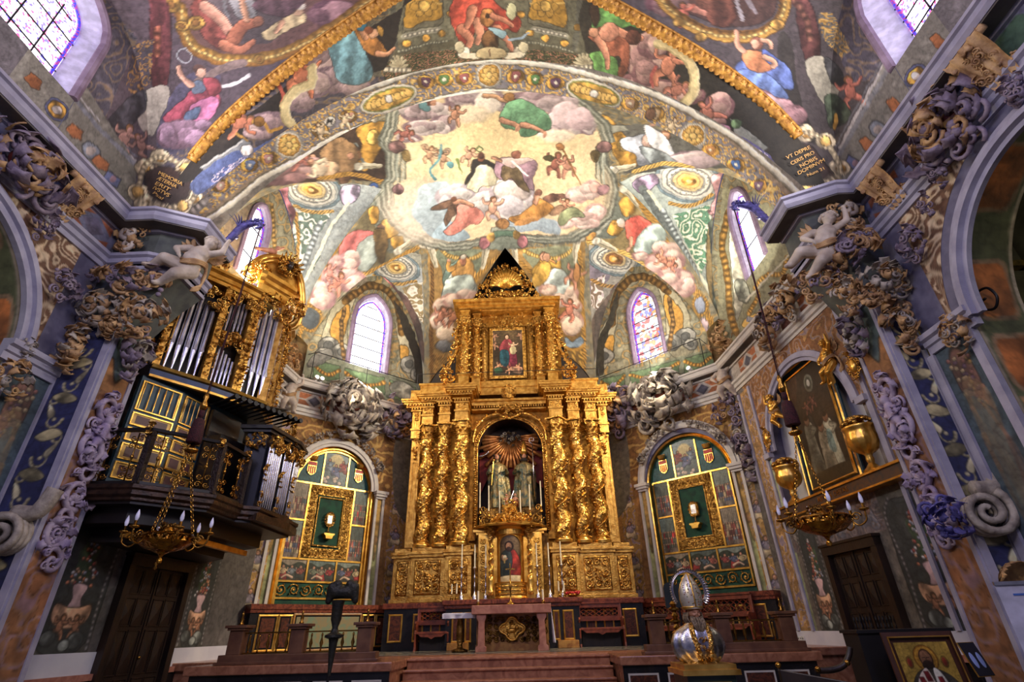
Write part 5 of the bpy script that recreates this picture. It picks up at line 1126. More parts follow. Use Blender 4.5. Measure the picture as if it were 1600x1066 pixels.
def lancet(n,fr,u0,u1,z0,zs,zt,glass,depth=.35,splay=.0,bars=6,inner=.0,mull=False,frame=None):
    c=(u0+u1)/2;w=(u1-u0)/2
    def outline(w_,d,dz=0,zt_=None):
        k=np.linspace(1,-1,25);hh=((zt_ or zt)-zs)*w_/w if zt_ is None else zt_-zs
        return[fr(c-w_,z0-dz,d)]+[fr(c-w_*kk,zs+hh*math.sqrt(max(0,1-((abs(kk)+.5)/1.5)**2))/math.sqrt(1-1/9),d) for kk in k]+[fr(c+w_,z0-dz,d)]
    A=outline(w,0);Bq=outline(w-splay,-depth,-inner);m_=len(A)
    root=thing('window_%d'%n,(0,0,0),None,None);root['kind']='structure'
    mb=MB();mb.add(A+Bq,[(i,(i+1)%m_,(i+1)%m_+m_,i+m_) for i in range(m_)]);mb.build('embrasure',frame or mat('violet_grey_reveal',(190,182,200),.7),root)
    mb=MB();mb.sweep([(-.02,-.02),(-.02,.06),(.05,.09),(.10,.07),(.13,0),(.13,-.02)],np.array(A),n=fr.n);mb.build('window_frame',mat('violet_stone_frame',(134,116,136),.6,0,(110,92,110),5.),root)
    mb=MB();mb.add(Bq,[tuple(range(m_))]);mb.build('glass',glass,root)
    # leading
    mb=MB();zl=z0+inner
    for k in range(1,bars):
        z=zl+(zt-zl)*k/bars;wz=(w-splay) if z<zs else(w-splay)*.72*(1-(z-zs)/(zt-zs)*.8)
        mb.tube([fr(c-wz,z,-depth+.02),fr(c+wz,z,-depth+.02)],.016,5)
    if mull:
        for q in(-.33,.33):mb.tube([fr(c+q*(w-splay),zl,-depth+.02),fr(c+q*(w-splay),zs+.2,-depth+.02)],.016,5)
    mb.build('leading',iron,root)
    I=outline(w-splay-.05,-depth+.012,-inner-.04);mb=MB();mb.tube(I,.035,6,closed=True);mb.build('border',G_trim,root)
    return root
wspec={('d',-1):(.55,2.0,10.0,12.0,13.15),('d',1):(.62,1.98,10.0,12.0,13.1),('s',1):(2.3,3.35,10.35,12.3,13.2),('s',-1):(2.0,3.1,10.35,12.3,13.15)}
frs={('d',-1):dL,('d',1):dR,('s',1):sR,('s',-1):sL}
k=1
for key,sp in wspec.items():
    side='left' if key[1]<0 else 'right'
    lunette('wall_'+side+'_lunette',frs[key],WA[key],8.8,sp,[pendentives,lunette_walls] if key[0]=='d' else[lunette_walls],(150,148,124),n=330,mz=150)
    lancet(k,frs[key],*sp,glass={('d',-1):G_white,('d',1):G_col,('s',1):G_white,('s',-1):G_white}[key],splay=.06 if key[0]=='d' else .07,depth=.22 if key[0]=='d' else .16,bars=7 if key[0]=='d' else 3)
    k+=1
lunette('wall_back',Fr((-3.4,18.4),(3.4,18.4),(0,0)),WA[('b',1)],8.8,None,[],(22,18,15),n=40,mz=20)  # near-black colour stands in for the shade behind the altarpiece
for sg,fr in((1,nR),(-1,nL)):
    f2=Fr((fr.a[0],0),(fr.a[0],9),(0,5))
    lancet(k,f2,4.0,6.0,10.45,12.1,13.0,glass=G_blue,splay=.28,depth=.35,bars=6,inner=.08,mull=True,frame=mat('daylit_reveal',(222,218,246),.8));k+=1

# ================================================================== ORNAMENT
def leaf(mb,p,d,n,L=.2,w=.08,curl=.5,lobes=3,th=.18,k=7,M=None):
    """solid acanthus leaf growing from p along d, turning up towards n"""
    p=np.array(p,float);d=np.array(d,float);d/=np.linalg.norm(d);n=np.array(n,float);n=n-d*(n@d);n/=np.linalg.norm(n)+1e-9;s=np.cross(d,n);V=[]
    for i in range(k):
        t=i/(k-1);a=curl*math.pi*t;c=p+L*(d*(math.sin(a)/(curl*math.pi) if curl else t)+n*((1-math.cos(a))/(curl*math.pi) if curl else 0))
        nn=n*math.cos(a)-d*math.sin(a);ww=w*(math.sin(math.pi*min(1,t*.9+.12))**.7)*(1+.28*math.cos(2*math.pi*lobes*t));h=w*th*(1-.6*t)
        for(u,v) in((-1,-.2),(-.45,.9),(0,.3),(.45,.9),(1,-.2),(0,-1)):V.append(c+s*u*ww+nn*v*h)
    F=[(i*6+j,i*6+(j+1)%6,(i+1)*6+(j+1)%6,(i+1)*6+j) for i in range(k-1) for j in range(6)]+[(5,4,3,2,1,0),tuple((k-1)*6+j for j in range(6))]
    return mb.add(V,F,M)
def scroll(mb,c,ax,ay,r=.1,turns=1.6,th=.02,flip=1,M=None,start=0.,n=26,out=None):
    c=np.array(c,float);ax=np.array(ax,float);ay=np.array(ay,float)*flip;t=np.linspace(0,1,n);a=start+t*turns*2*math.pi;rr=r*(1-.86*t)
    P=c+np.outer(rr*np.cos(a),ax)+np.outer(rr*np.sin(a),ay)
    if out is not None:P=P+np.outer(t,np.array(out))
    return mb.tube(P,th*(1.1-.35*t),6,M)
def acanthus(mb,W_,H_,n=40,seed=0,depth=.12,size=.16,M=None,shape='oval',scr=.25):
    """rich cluster of leaves, scrolls and berries in the local x,z plane, rising along +y"""
    rnd=random.Random(seed)
    for i in range(n):
        sgn=1 if i%2 else -1
        a=rnd.uniform(-math.pi/2,math.pi/2);q=rnd.random()**.6
        x=math.cos(a)*q*W_/2;z=math.sin(a)*q*H_/2
        if shape=='drop':x*=(.35+.65*(z/H_+.5))
        if shape=='rect':x=rnd.random()*W_/2;z=rnd.uniform(-.5,.5)*H_
        s=size*rnd.uniform(.7,1.2);y=depth*(1-q)*.8
        da=a+rnd.uniform(-.7,.7);d=(sgn*math.cos(da),rnd.uniform(.15,.5),math.sin(da));x*=sgn
        r=rnd.random()
        if r<scr:scroll(mb,(x,y+s*.15,z),(1,0,0),(0,.1,1),s*.42,rnd.uniform(1.2,1.9),s*.09,sgn,M,rnd.random()*6,18,out=(0,s*.25,0))
        elif r<scr+.12:
            for q_ in range(3):mb.ball((x+rnd.uniform(-.2,.2)*s,y+s*.2,z+rnd.uniform(-.2,.2)*s),s*.16,M,7,5)
        else:leaf(mb,(x,y,z),d,(0,1,0),s,s*.36,rnd.uniform(.45,.95),3,M=M,k=7)
    return mb
def relief(mb,W_,H_,M=None,r=.12,seed=0,th=.014,leafs=True):
    """running rinceau of spirals filling a rectangle (x,z)"""
    nx=max(1,int(round(W_/(2.1*r))));nz=max(1,int(round(H_/(2.1*r))));rnd=random.Random(seed)
    for i in range(nx):
        for j in range(nz):
            x=-W_/2+(i+.5)*W_/nx;z=-H_/2+(j+.5)*H_/nz;f=1 if(i+j)%2 else -1;rr=min(W_/nx,H_/nz)*.44
            scroll(mb,(x,th,z),(1,0,0),(0,0,1),rr,1.6,th*1.3,f,M,math.pi*(j%2)+rnd.random()*.4,22)
            if leafs:
                for k in range(4):
                    a=k*math.pi/2+.6;leaf(mb,(x+rr*.75*math.cos(a),th*.6,z+rr*.75*math.sin(a)),(math.cos(a+f*.9),.2,math.sin(a+f*.9)),(0,1,0),rr*.55,rr*.2,.5,2,M=M,k=5)
                mb.ball((x,th*1.2,z),(rr*.2,rr*.12,rr*.2),M,7,5)
    return mb
def frame_rect(mb,x0,x1,z0,z1,prof,M=None,y=0.):
    """profile (outwards, forward) mitred round a rectangle in x,z; forward is +y"""
    P=np.array([(x0,y,z0),(x1,y,z0),(x1,y,z1),(x0,y,z1)],float)
    if M is not None:MM=np.array(M);P=P@MM[:3,:3].T+MM[:3,3];n=MM[:3,1]
    else:n=(0,1,0)
    return mb.sweep([(a,b) for a,b in prof],P,closed=True,n=n)
def remesh(mb,name,material,parent=None,voxel=.02,smooth_it=4,M=None):
    me=bpy.data.meshes.new('tmp');me.from_pydata(np.concatenate(mb.V).tolist(),[],mb.F);me.update()
    bm=bmesh.new();bm.from_mesh(me);bmesh.ops.recalc_face_normals(bm,faces=bm.faces);bm.to_mesh(me);bm.free()
    o=bpy.data.objects.new('tmp',me);COL.objects.link(o)
    r=o.modifiers.new('r','REMESH');r.mode='VOXEL';r.voxel_size=voxel
    s=o.modifiers.new('s','SMOOTH');s.factor=.6;s.iterations=smooth_it
    dg=bpy.context.evaluated_depsgraph_get();dg.update();m2=bpy.data.meshes.new_from_object(o.evaluated_get(dg));bpy.data.objects.remove(o)
    m2.polygons.foreach_set('use_smooth',[True]*len(m2.polygons));m2.name=name;m2.materials.clear();m2.materials.append(material)
    q=bpy.data.objects.new(name,m2);COL.objects.link(q)
    if parent is not None:q.parent=parent
    if M is not None:q.matrix_world=M
    return q
def cap(mb,a,b,ra,rb,n=8):
    a=np.array(a,float);b=np.array(b,float);t=np.linspace(0,1,n)[:,None]
    mb.tube(a+(b-a)*t,ra+(rb-ra)*t[:,0],10);mb.ball(a,ra*1.0,seg=10,rings=8);mb.ball(b,rb*1.0,seg=10,rings=8)
def robe(mb,c,rings,folds=9,amp=.07,seg=48,lean=(0,0)):
    """draped garment: rings of (z, rx, ry, dx, dy)"""
    V=[];t=np.linspace(0,2*math.pi,seg,endpoint=False);R=crom(rings,4,False);z0=R[0][0]
    for i,(z,rx,ry,dx,dy) in enumerate(R):
        k=i/(len(R)-1);f=1+amp*(1-k*.7)*np.sin(folds*t+2.5*np.sin(k*3));V.append(np.stack([dx+rx*f*np.cos(t),dy+ry*f*np.sin(t),np.full(seg,z)],1))
    n=len(V);V=np.concatenate(V)+np.array(c);F=[(i*seg+j,i*seg+(j+1)%seg,(i+1)*seg+(j+1)%seg,(i+1)*seg+j) for i in range(n-1) for j in range(seg)]
    F.append(tuple(range(seg-1,-1,-1)));F.append(tuple((n-1)*seg+j for j in range(seg)));mb.add(V,F)
def head_shape(mb,c,r,fwd=(0,-1,0),beard=False):
    """head with brow, nose, chin, ears; fwd = facing"""
    c=np.array(c,float);f=np.array(fwd,float);f/=np.linalg.norm(f);u=np.array([0,0,1.]);s=np.cross(f,u)
    mb.ball(c,(r*.78,r*.88,r),seg=16,rings=12);mb.ball(c+f*r*.25-u*r*.5,(r*.55,r*.55,r*.52),seg=12,rings=8)
    mb.ball(c+f*r*.86-u*r*.12,(r*.13,r*.16,r*.26),seg=8,rings=6);mb.ball(c+f*r*.80+u*r*.22,(r*.5,r*.18,r*.12),seg=10,rings=6);mb.ball(c+f*r*.78-u*r*.52,(r*.22,r*.12,r*.08),seg=8,rings=6)
    for q in(-1,1):mb.ball(c+s*q*r*.8-u*r*.08,(r*.12,r*.2,r*.26),seg=8,rings=6);mb.ball(c+s*q*r*.32+f*r*.74-u*r*.28,r*.2,seg=8,rings=6)
def hand(mb,c,d,n,r=.05,curl=.8):
    """palm with four unequal fingers and a side thumb"""
    c=np.array(c,float);d=np.array(d,float)/np.linalg.norm(d);n=np.array(n,float);n=n-d*(n@d);n/=np.linalg.norm(n);s=np.cross(d,n)
    mb.ball(c,(r*.9,r*.9,r*.9),seg=8,rings=6);mb.ball(c+d*r*.5,r*.8,seg=8,rings=6)
    for k,(o_,L_) in enumerate(((-.72,1.5),(-.25,1.8),(.25,1.7),(.72,1.3))):
        P=[c+d*r*.7+s*o_*r*.9];a=0
        for j in range(3):a+=curl*.5;P.append(P[-1]+(d*math.cos(a)-n*math.sin(a))*r*L_*.42)
        mb.tube(P,[r*.25,r*.24,r*.21,r*.16],6);mb.ball(P[-1],r*.17,seg=6,rings=4)
    P=[c-s*r*.7,c-s*r*1.2+d*r*.5,c-s*r*1.0+d*r*1.1-n*r*.3];mb.tube(P,[r*.3,r*.26,r*.2],6);mb.ball(P[-1],r*.2,seg=6,rings=4)
def putto_statue(name,label,M,k=1.,pose=0,seed=0,material=None,cat='statue',group=None,raise_=1,leafy=True,wings=True):
    """plump stucco child; local: y out of the wall, z up, height about 1.0*k"""
    root=thing(name,(0,0,0),label,cat,group,M=M);mb=MB();q=raise_
    tor=[(0,.1,.42),(0,.16,.62)]
    cap(mb,(0,.12,.40),(.02*q,.14,.66),.135,.12);mb.ball((0,.17,.50),(.14,.13,.14));mb.ball((.02*q,.20,.62),(.13,.09,.09));cap(mb,(.02*q,.14,.70),(.03*q,.15,.76),.05,.05)
    hc=np.array([.06*q,.17,.87]);head_shape(mb,hc,.105,(.3*q,1,-.2))
    if pose==0:legs=(((-.07,.12,.36),(-.11,.22,.2),(-.09,.12,.02),(-.09,.2,-.02)),((.07,.12,.36),(.15,.2,.22),(.2,.08,.05),(.22,.15,.02)))
    elif pose==1:legs=(((-.07,.12,.36),(-.22,.22,.26),(-.38,.12,.12),(-.44,.16,.08)),((.07,.12,.36),(.02,.26,.16),(-.08,.14,-.03),(-.12,.2,-.08)))
    else:legs=(((-.08,.12,.38),(-.28,.22,.33),(-.40,.1,.21),(-.45,.17,.16)),((.06,.12,.34),(-.04,.27,.15),(-.16,.15,.0),(-.2,.21,-.06)))
    for a,b,c,d in legs:
        if q<0:a,b,c,d=[(-x,y,z) for x,y,z in(a,b,c,d)]
        cap(mb,a,b,.105,.082);cap(mb,b,c,.080,.052);cap(mb,c,d,.046,.034)
        for kk in range(4):mb.ball(np.array(d)+np.array([.012*(kk-1.5),.03,-.005]),.014,seg=6,rings=4)
    sh=.125
    up=((q*sh,.15,.70),(q*.26,.2,.78),(q*.24,.2,.96));dn=((-q*sh,.14,.68),(-q*.25,.2,.56),(-q*.16,.28,.46))
    for a,b,c in(up,dn):cap(mb,a,b,.055,.045);cap(mb,b,c,.043,.032);hand(mb,np.array(c)+(np.array(c)-np.array(b))*.22,np.array(c)-np.array(b),(0,1,.2),.030,.9)
    remesh(mb,'body',material or stuccoW,root,.014,3)
    mb=MB();rnd=random.Random(seed)
    for i in range(34):
        a=rnd.uniform(0,6.28);e=rnd.uniform(.05,1.4);d=np.array([math.cos(a)*math.cos(e),math.sin(a)*math.cos(e)-.25,math.sin(e)]);mb.ball(hc+d*.1,.03,seg=7,rings=5)
    mb.build('hair',material or stuccoW,root,smooth=True)
    mb=MB();P=crom([(-.16,.12,.44),(-.05,.27,.38),(.12,.25,.46),(.16,.1,.52),(.2,.04,.4),(.24,.06,.2),(.18,.1,.1)] if q>0 else[(.16,.12,.44),(.05,.27,.38),(-.12,.25,.46),(-.16,.1,.52),(-.2,.04,.4),(-.24,.06,.2),(-.18,.1,.1)],5,False)
    for o_ in(0,.02,-.02):mb.tube(P+np.array([0,o_*.4,o_]),.02+.006*np.sin(np.arange(len(P))),6)
    mb.build('sash',stuccoO,root,smooth=True)
    if wings:
        mb=MB()
        for s_ in(-1,1):
            for kk in range(6):a=1.1-.32*kk;leaf(mb,(s_*.07,.03,.62+.02*kk),(s_*math.cos(a),-.12,math.sin(a)),(0,1,0),.34-.03*kk,.05,.12,1,k=6)
        mb.build('wing',stuccoO,root,smooth=True)
    root.matrix_world=M@Matrix.Scale(k,4)
    return root

# ================================================================== THE MAIN ALTARPIECE
RF=Fr((0,17.0),(1,17.0),(0,0))          # u = x, d = towards the nave
RM=Matrix(((1,0,0,0),(0,-1,0,17.0),(0,0,1,0),(0,0,0,1)))      # local (x, out, z)
alt=thing('altarpiece',(0,17.0,1.15),'towering gilded baroque altarpiece with twisted columns behind the altar','altarpiece')
alt.matrix_world=Matrix.Translation((0,17.,1.15))
def A_(mb,name,material,parent=None,smooth=False,bevel=0):
    """parts are modelled in local (x, out, z) at world height, then hung on the altarpiece"""
    o=mb.build(name,material,parent or alt,smooth=smooth,bevel=bevel)
    if parent is None:o.matrix_parent_inverse=alt.matrix_world.inverted()
    o.matrix_world=RM
    return o
bpy.context.view_layer.update()
mb=MB()    # carcase: side walls, back, body behind columns
mb.bbox((-3.35,-1.2,2.35),(-1.32,-.45,9.0));mb.bbox((1.32,-1.2,2.35),(3.35,-.45,9.0));
mb.bbox((-1.5,-1.2,2.35),(1.5,-.5,4.3));mb.bbox((-2.0,-1.1,9.0),(2.0,-.45,12.5))
t=np.linspace(math.pi,0,24);V=[]
for a in t:V+=[(1.16*math.cos(a),-.28,7.02+1.16*math.sin(a)),(1.16*math.cos(a),-.28,8.6)]
mb.add(V,[(2*i,2*i+2,2*i+3,2*i+1) for i in range(23)])
for s_ in(-1,1):mb.bbox((s_*1.16,-.45,4.1),(s_*1.36,-.28,8.6))
for s_ in(-1,1):mb.bbox((s_*3.05,-.6,3.9),(s_*3.38,-.12,7.4))
A_(mb,'carcase',mat('shaded_gilding',(186,138,62),.38,.9,(120,80,32),7.,bump=.3))  # gilding coloured darker for the shade between the columns
mb=MB()    # predella
for s_ in(-1,1):
    for(xa,xb,y) in((3.08,3.62,.10),(2.0,3.06,.28),(1.20,1.98,.52)):
        a,b=sorted((s_*xa,s_*xb))
        mb.bbox((a,-.6,2.36),(b,y,3.70));mb.bbox((a-.04,-.6,2.36),(b+.04,y+.06,2.46));mb.bbox((a-.05,-.6,3.58),(b+.05,y+.07,3.66));mb.bbox((a-.08,-.6,3.66),(b+.08,y+.11,3.74));mb.bbox((a+.02,-.6,3.74),(b-.02,y+.03,3.86))
for q in mb.parts(lambda c:c[0]>0):A_(q,'pedestal_course',gold,bevel=.008)
for s_ in(-1,1):
    for k_,(xc,w,y) in enumerate(((3.33,.34,.11),(2.53,.78,.29),(1.59,.56,.53))):
        mb=MB();frame_rect(mb,s_*xc-w/2,s_*xc+w/2,2.56,3.50,[(0,0),(0,.03),(.05,.04),(.07,.015),(.07,0)],y=y)
        relief(mb,w-.06,.86,Matrix.Translation((s_*xc,y,3.03)),r=.13,seed=k_,th=.022)
        acanthus(mb,w-.08,.84,26 if k_ else 12,k_+5,.05 if k_<2 else .16,.15,Matrix.Translation((s_*xc,y,3.03)),'rect')
        A_(mb,'relief_panel',goldcv,smooth=True)
# side strips with pendants
for s_ in(-1,1):
    mb=MB();mb.bbox((s_*3.06,-.1,3.9),(s_*3.34,.0,7.35));frame_rect(mb,s_*3.2-.09,s_*3.2+.09,4.1,6.6,[(0,0),(0,.02),(.03,.02),(.03,0)])
    for z in(6.72,6.84,6.96):mb.ball((s_*3.2,.04,z),(.06,.04,.05))
    acanthus(mb,.26,.5,14,3,.1,.12,Matrix.Translation((s_*3.2,0,7.15)))
    A_(mb,'side_pilaster',gold,smooth=2)
# twisted columns
def twisted(H_=3.36,r=.205,off=.045,pitch=1.0,ph=0.,seed=0,vines=True):
    mb=MB();n=170;seg=30;z=np.linspace(0,H_,n);t=np.linspace(0,2*math.pi,seg,endpoint=False);V=[]
    env=np.clip(np.minimum(z,H_-z)/.25,0,1)
    for i in range(n):
        p_=ph+2*math.pi*z[i]/pitch;cx,cy=off*env[i]*math.cos(p_),off*env[i]*math.sin(p_);rr=r*(1.03-.1*z[i]/H_)*(1+.10*np.cos(t-p_)+.03*np.sin(5*t+9*p_))
        V.append(np.stack([cx+rr*np.cos(t),cy+rr*np.sin(t),np.full(seg,z[i])],1))
    mb.add(np.concatenate(V),[(i*seg+j,i*seg+(j+1)%seg,(i+1)*seg+(j+1)%seg,(i+1)*seg+j) for i in range(n-1) for j in range(seg)])
    if vines:
        zz=np.linspace(.1,H_-.1,110);p_=ph+2*math.pi*zz/pitch;P=np.stack([off*np.cos(p_)+(r*1.06)*np.cos(p_+1.9),off*np.sin(p_)+(r*1.06)*np.sin(p_+1.9),zz],1);mb.tube(P,.022,6)
        rnd=random.Random(seed)
        for k in range(120):
            z_=rnd.uniform(.06,H_-.1);p_=ph+2*math.pi*z_/pitch;a=rnd.uniform(-2.6,2.6)-math.pi/2;rr=r*(1.02+.1*math.cos(a-p_));c=np.array([off*math.cos(p_)+rr*math.cos(a),off*math.sin(p_)+rr*math.sin(a),z_]);nn=np.array([math.cos(a),math.sin(a),0])
            if rnd.random()<.3:
                for q in range(4):mb.ball(c+nn*.015+np.array([rnd.uniform(-.03,.03),0,rnd.uniform(-.04,.03)]),.02,seg=6,rings=4)
            else:leaf(mb,c,(-math.sin(a)*rnd.choice((-1,1)),math.cos(a)*0,rnd.uniform(-.6,1)),nn,.12,.045,rnd.uniform(.35,.7),2,k=5)
    return mb
def capital(r=.17,H_=.52):
    mb=MB();mb.lathe([(r*.95,0),(r*1.12,.02),(r*1.12,.05),(r*.95,.07),(r*.98,H_*.5),(r*1.25,H_*.85)],seg=20)
    for row,(z,L_,n,c) in enumerate(((.06,.2,8,.62),(.17,.22,8,.7))):
        for k in range(n):a=2*math.pi*(k+.5*row)/n;leaf(mb,(r*math.cos(a),r*math.sin(a),z),(math.cos(a)*.25,math.sin(a)*.25,1),(math.cos(a),math.sin(a),0),L_,.06,c,2,k=6)
    for k in range(4):
        a=math.pi/4+k*math.pi/2;d=np.array([math.cos(a),math.sin(a),0]);scroll(mb,d*r*1.45+np.array([0,0,H_*.78]),d,(0,0,1),.075,1.5,.02)
    mb.box((0,0,H_*.95),(r*2.9,r*2.9,.05));mb.ball((0,-r*1.35,H_*.88),.045)
    return mb
tw_proto=None
for s_ in(-1,1):
    for k_,(xc,y) in enumerate(((2.80,.12),(2.20,.22),(1.585,.48))):
        if tw_proto is None:
            col_=twisted(seed=1).build('twisted_column',goldcv,alt,smooth=True);
            cp_=capital(.19).build('capital',goldfine,col_,smooth=2);cp_.location=(0,0,3.36)
            bs_=MB().lathe([(.26,-.04),(.26,.0),(.27,.03),(.25,.07),(.21,.08),(.2,.11),(.22,.14),(.2,.17),(.17,.18)],seg=26,c=(0,0,-.02)).build('base',goldsm,col_,smooth=2)
            tw_proto=col_;c=col_
        else:c=copy_tree(tw_proto,alt)
        c.location=(s_*xc,-y,3.92-1.15);c.rotation_euler=(0,0,k_*1.3+(0 if s_>0 else 2.))
# entablature: blocks over each column, dentils, stepped cornices
mb=MB();dn=mb;fr_=MB()
def dentils(x0,x1,y,z,s=.045,h=.06):
    n=max(1,int((x1-x0)/(s*1.9)))
    for i in range(n):x=x0+(i+.5)*(x1-x0)/n;dn.box((x,y,z),(s,s*1.3,h))
for s_ in(-1,1):
    for(xc,y,w) in((3.25,.06,.30),(2.80,.38,.38),(2.20,.48,.38),(1.585,.74,.44)):
        z0=7.80;x0,x1=s_*xc-w/2,s_*xc+w/2
        if w==.30:z0=7.42
        mb.bbox((x0,-.6,z0),(x1,y-.02,z0+.30));mb.bbox((x0-.03,-.6,z0+.28),(x1+.03,y+.02,z0+.34));mb.bbox((x0+.01,-.6,z0+.34),(x1-.01,y-.03,8.38))
        mb.bbox((x0-.04,-.6,8.38),(x1+.04,y+.04,8.43));dentils(x0-.04,x1+.04,y+.06,8.46)
        mb.bbox((x0-.08,-.6,8.49),(x1+.08,y+.10,8.53))
        relief(fr_,w-.06,.36 if w!=.3 else .5,Matrix.Translation((s_*xc,y-.03,8.3-.02)),r=.09,th=.014)
    for(xa,xb,y,z0) in((3.0,3.62,.22,8.53),(1.98,3.02,.62,8.58),(1.22,2.0,.95,8.66)):
        a,b=sorted((s_*xa,s_*xb))
        mb.bbox((a,-.6,z0),(b,y-.14,z0+.1));mb.bbox((a-.08,-.6,z0+.1),(b+.08,y-.06,z0+.15));mb.bbox((a-.14,-.6,z0+.15),(b+.14,y,z0+.24));mb.bbox((a-.17,-.6,z0+.24),(b+.17,y+.03,z0+.28))
        dentils(a,b,y-.09,z0+.07,.05,.07);dentils(a-.16,b+.16,y+.03,z0+.215,.03,.03)
    a,b=sorted((s_*1.15,s_*2.05));mb.bbox((a,-.6,8.90),(b,.75,8.98));mb.bbox((a-.06,-.6,8.98),(b+.06,.84,9.08));dentils(a,b,.77,8.94,.05,.06);dentils(a-.05,b+.05,.85,9.03,.03,.03)
mb.bbox((-1.3,-.6,8.36),(1.3,.05,8.42));mb.bbox((-1.3,-.6,8.50),(1.3,.16,8.62));mb.bbox((-1.3,-.6,8.62),(1.3,.26,8.70));dentils(-1.25,1.25,.1,8.46)
A_(mb,'entablature',gold)
for q in fr_.parts(lambda c:int(c[0]*2)):A_(q,'frieze_carving',goldfine,smooth=True)
# niche: deep arched recess with red back, rays and carved frame
mb=MB()
prof=[(-1.12,4.3)]+[(1.12*math.cos(a),7.02+1.12*math.sin(a)) for a in np.linspace(math.pi,0,30)]+[(1.12,4.3)]
V=[(x,-.28,z) for x,z in prof]+[(x,-1.15,z) for x,z in prof];n_=len(prof)
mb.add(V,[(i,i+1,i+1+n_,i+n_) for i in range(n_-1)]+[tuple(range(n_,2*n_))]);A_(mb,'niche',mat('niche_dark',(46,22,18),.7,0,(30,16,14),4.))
mb=MB();mb.prism([(-.45,5.0),(.35,5.0),(.62,7.3),(-.5,7.3)],-.90,-.86);mb.prism([(-1.1,5.6),(-.62,6.6),(-.5,7.3),(-1.1,7.1)],-.90,-.86);mb.prism([(.5,6.4),(1.1,5.8),(1.1,7.1),(.6,7.3)],-.90,-.86);A_(mb,'red_hanging',velvetr)
mb=MB()
for k in range(25):
    a=-math.pi/2+(k-12)*.135;L_=1.0+.28*(k%2)+.2*abs(math.sin(a));
    P=[(.16*math.cos(a),-.80,7.62+.16*math.sin(a)),(L_*.5*math.cos(a),-.76,7.62+L_*.5*math.sin(a)),(L_*math.cos(a)*.98,-.72,7.62+L_*math.sin(a)*.92)];mb.tube(P,[.025,.045,.07],6)
A_(mb,'ray_glory',mat('bronze_gilding',(226,164,98),.4,.7,(170,108,60),6.),smooth=True)
mb=MB();acanthus(mb,.75,.45,30,4,.14,.16,Matrix.Translation((0,-.7,7.55)),scr=.4);A_(mb,'cloud_cluster',mat('silvered_carving',(160,150,130),.3,.8,(90,80,66),9.),smooth=True)
mb=MB();path=[(-1.13,-.26,4.35)]+[(1.13*math.cos(a),-.26,7.02+1.13*math.sin(a)) for a in np.linspace(math.pi,0,40)]+[(1.13,-.26,4.35)]
mb.tube(path,.035,6);mb.tube([(x*1.09,y+.02,z+.05 if z>7 else z) for x,y,z in path],.03,6)
pt_=densify(np.array([(x*1.045,z+(.03 if z>7 else 0)) for x,y,z in path]),.075)
for x,z in pt_:mb.ball((x,-.22,z),.034,seg=7,rings=5)
# lobed gable above the niche
for s_ in(-1,1):
    P=crom([(s_*1.28,-.15,7.25),(s_*1.18,-.1,7.75),(s_*.85,-.05,8.1),(s_*.45,0,8.22),(s_*.22,.02,8.12),(0,.05,8.02)],8,False);mb.tube(P,.05,8)
    for p in P[::3]:leaf(mb,p,(s_*.8,.3,.9),(0,1,0),.15,.05,.6,2,k=5)
A_(mb,'niche_frame',goldcv,smooth=True)
mb=MB();acanthus(mb,1.1,.42,44,9,.16,.16,Matrix.Translation((0,.08,8.34)));acanthus(mb,.5,.5,26,3,.12,.14,Matrix.Translation((0,.3,8.92)));mb.lathe([(.2,-.2),(.16,0),(.22,.12),(.1,.2)],c=(0,.25,8.9),seg=12)
A_(mb,'keystone_carving',goldfine,smooth=True)
# attic storey
mb=MB()
for s_ in(-1,1):
    a,b=sorted((s_*2.25,s_*3.2));mb.bbox((a,-.6,8.95),(b,-.05,9.45));mb.bbox((a-.05,-.6,9.42),(b+.05,.0,9.5));a,b=sorted((s_*3.2,s_*3.55));mb.bbox((a,-.6,8.9),(b,-.15,9.3))
    for(xc,y,w) in((1.60,.34,.36),(1.18,.08,.30)):
        mb.bbox((s_*xc-w/2,-.6,9.0),(s_*xc+w/2,y,9.62));mb.bbox((s_*xc-w/2-.04,-.6,9.60),(s_*xc+w/2+.04,y+.04,9.68));mb.bbox((s_*xc-w/2-.03,-.6,9.06),(s_*xc+w/2+.03,y+.03,9.12))
        mb.bbox((s_*xc-w/2+.03,-.6,12.0),(s_*xc+w/2-.03,y-.02,12.35));mb.bbox((s_*xc-w/2-.01,-.6,12.3),(s_*xc+w/2+.01,y+.02,12.38))
mb.bbox((-1.1,-.6,9.0),(1.1,-.1,9.55));mb.bbox((-1.05,-.6,9.28),(1.05,-.04,9.34));mb.bbox((-1.0,-.6,11.9),(1.0,-.2,12.4))
mb.bbox((-1.85,-.6,12.42),(1.85,.38,12.50));mb.bbox((-1.95,-.6,12.50),(1.95,.50,12.60));mb.bbox((-2.05,-.6,12.60),(2.05,.60,12.72));mb.bbox((-.95,-.6,12.4),(.95,.2,12.44))
for q in mb.parts(lambda c:(int(c[0]>2.2)-int(c[0]<-2.2),c[2]>11)):A_(q,'attic_body',gold,bevel=.008)
mb=MB()
for s_ in(-1,1):
    mb.bbox((s_*.98,-.45,9.6),(s_*.80,-.12,12.0));acanthus(mb,.3,.7,24,5,.1,.14,Matrix.Translation((s_*.93,-.1,11.75)),'drop')
    for xx in(.55,0):acanthus(mb,.3,.2,12,7,.12,.12,Matrix.Translation((s_*xx,-.05,12.25)))
acanthus(mb,1.1,.5,46,17,.14,.16,Matrix.Translation((0,-.12,11.98)));A_(mb,'attic_carving',goldfine,smooth=True)
at_proto=None
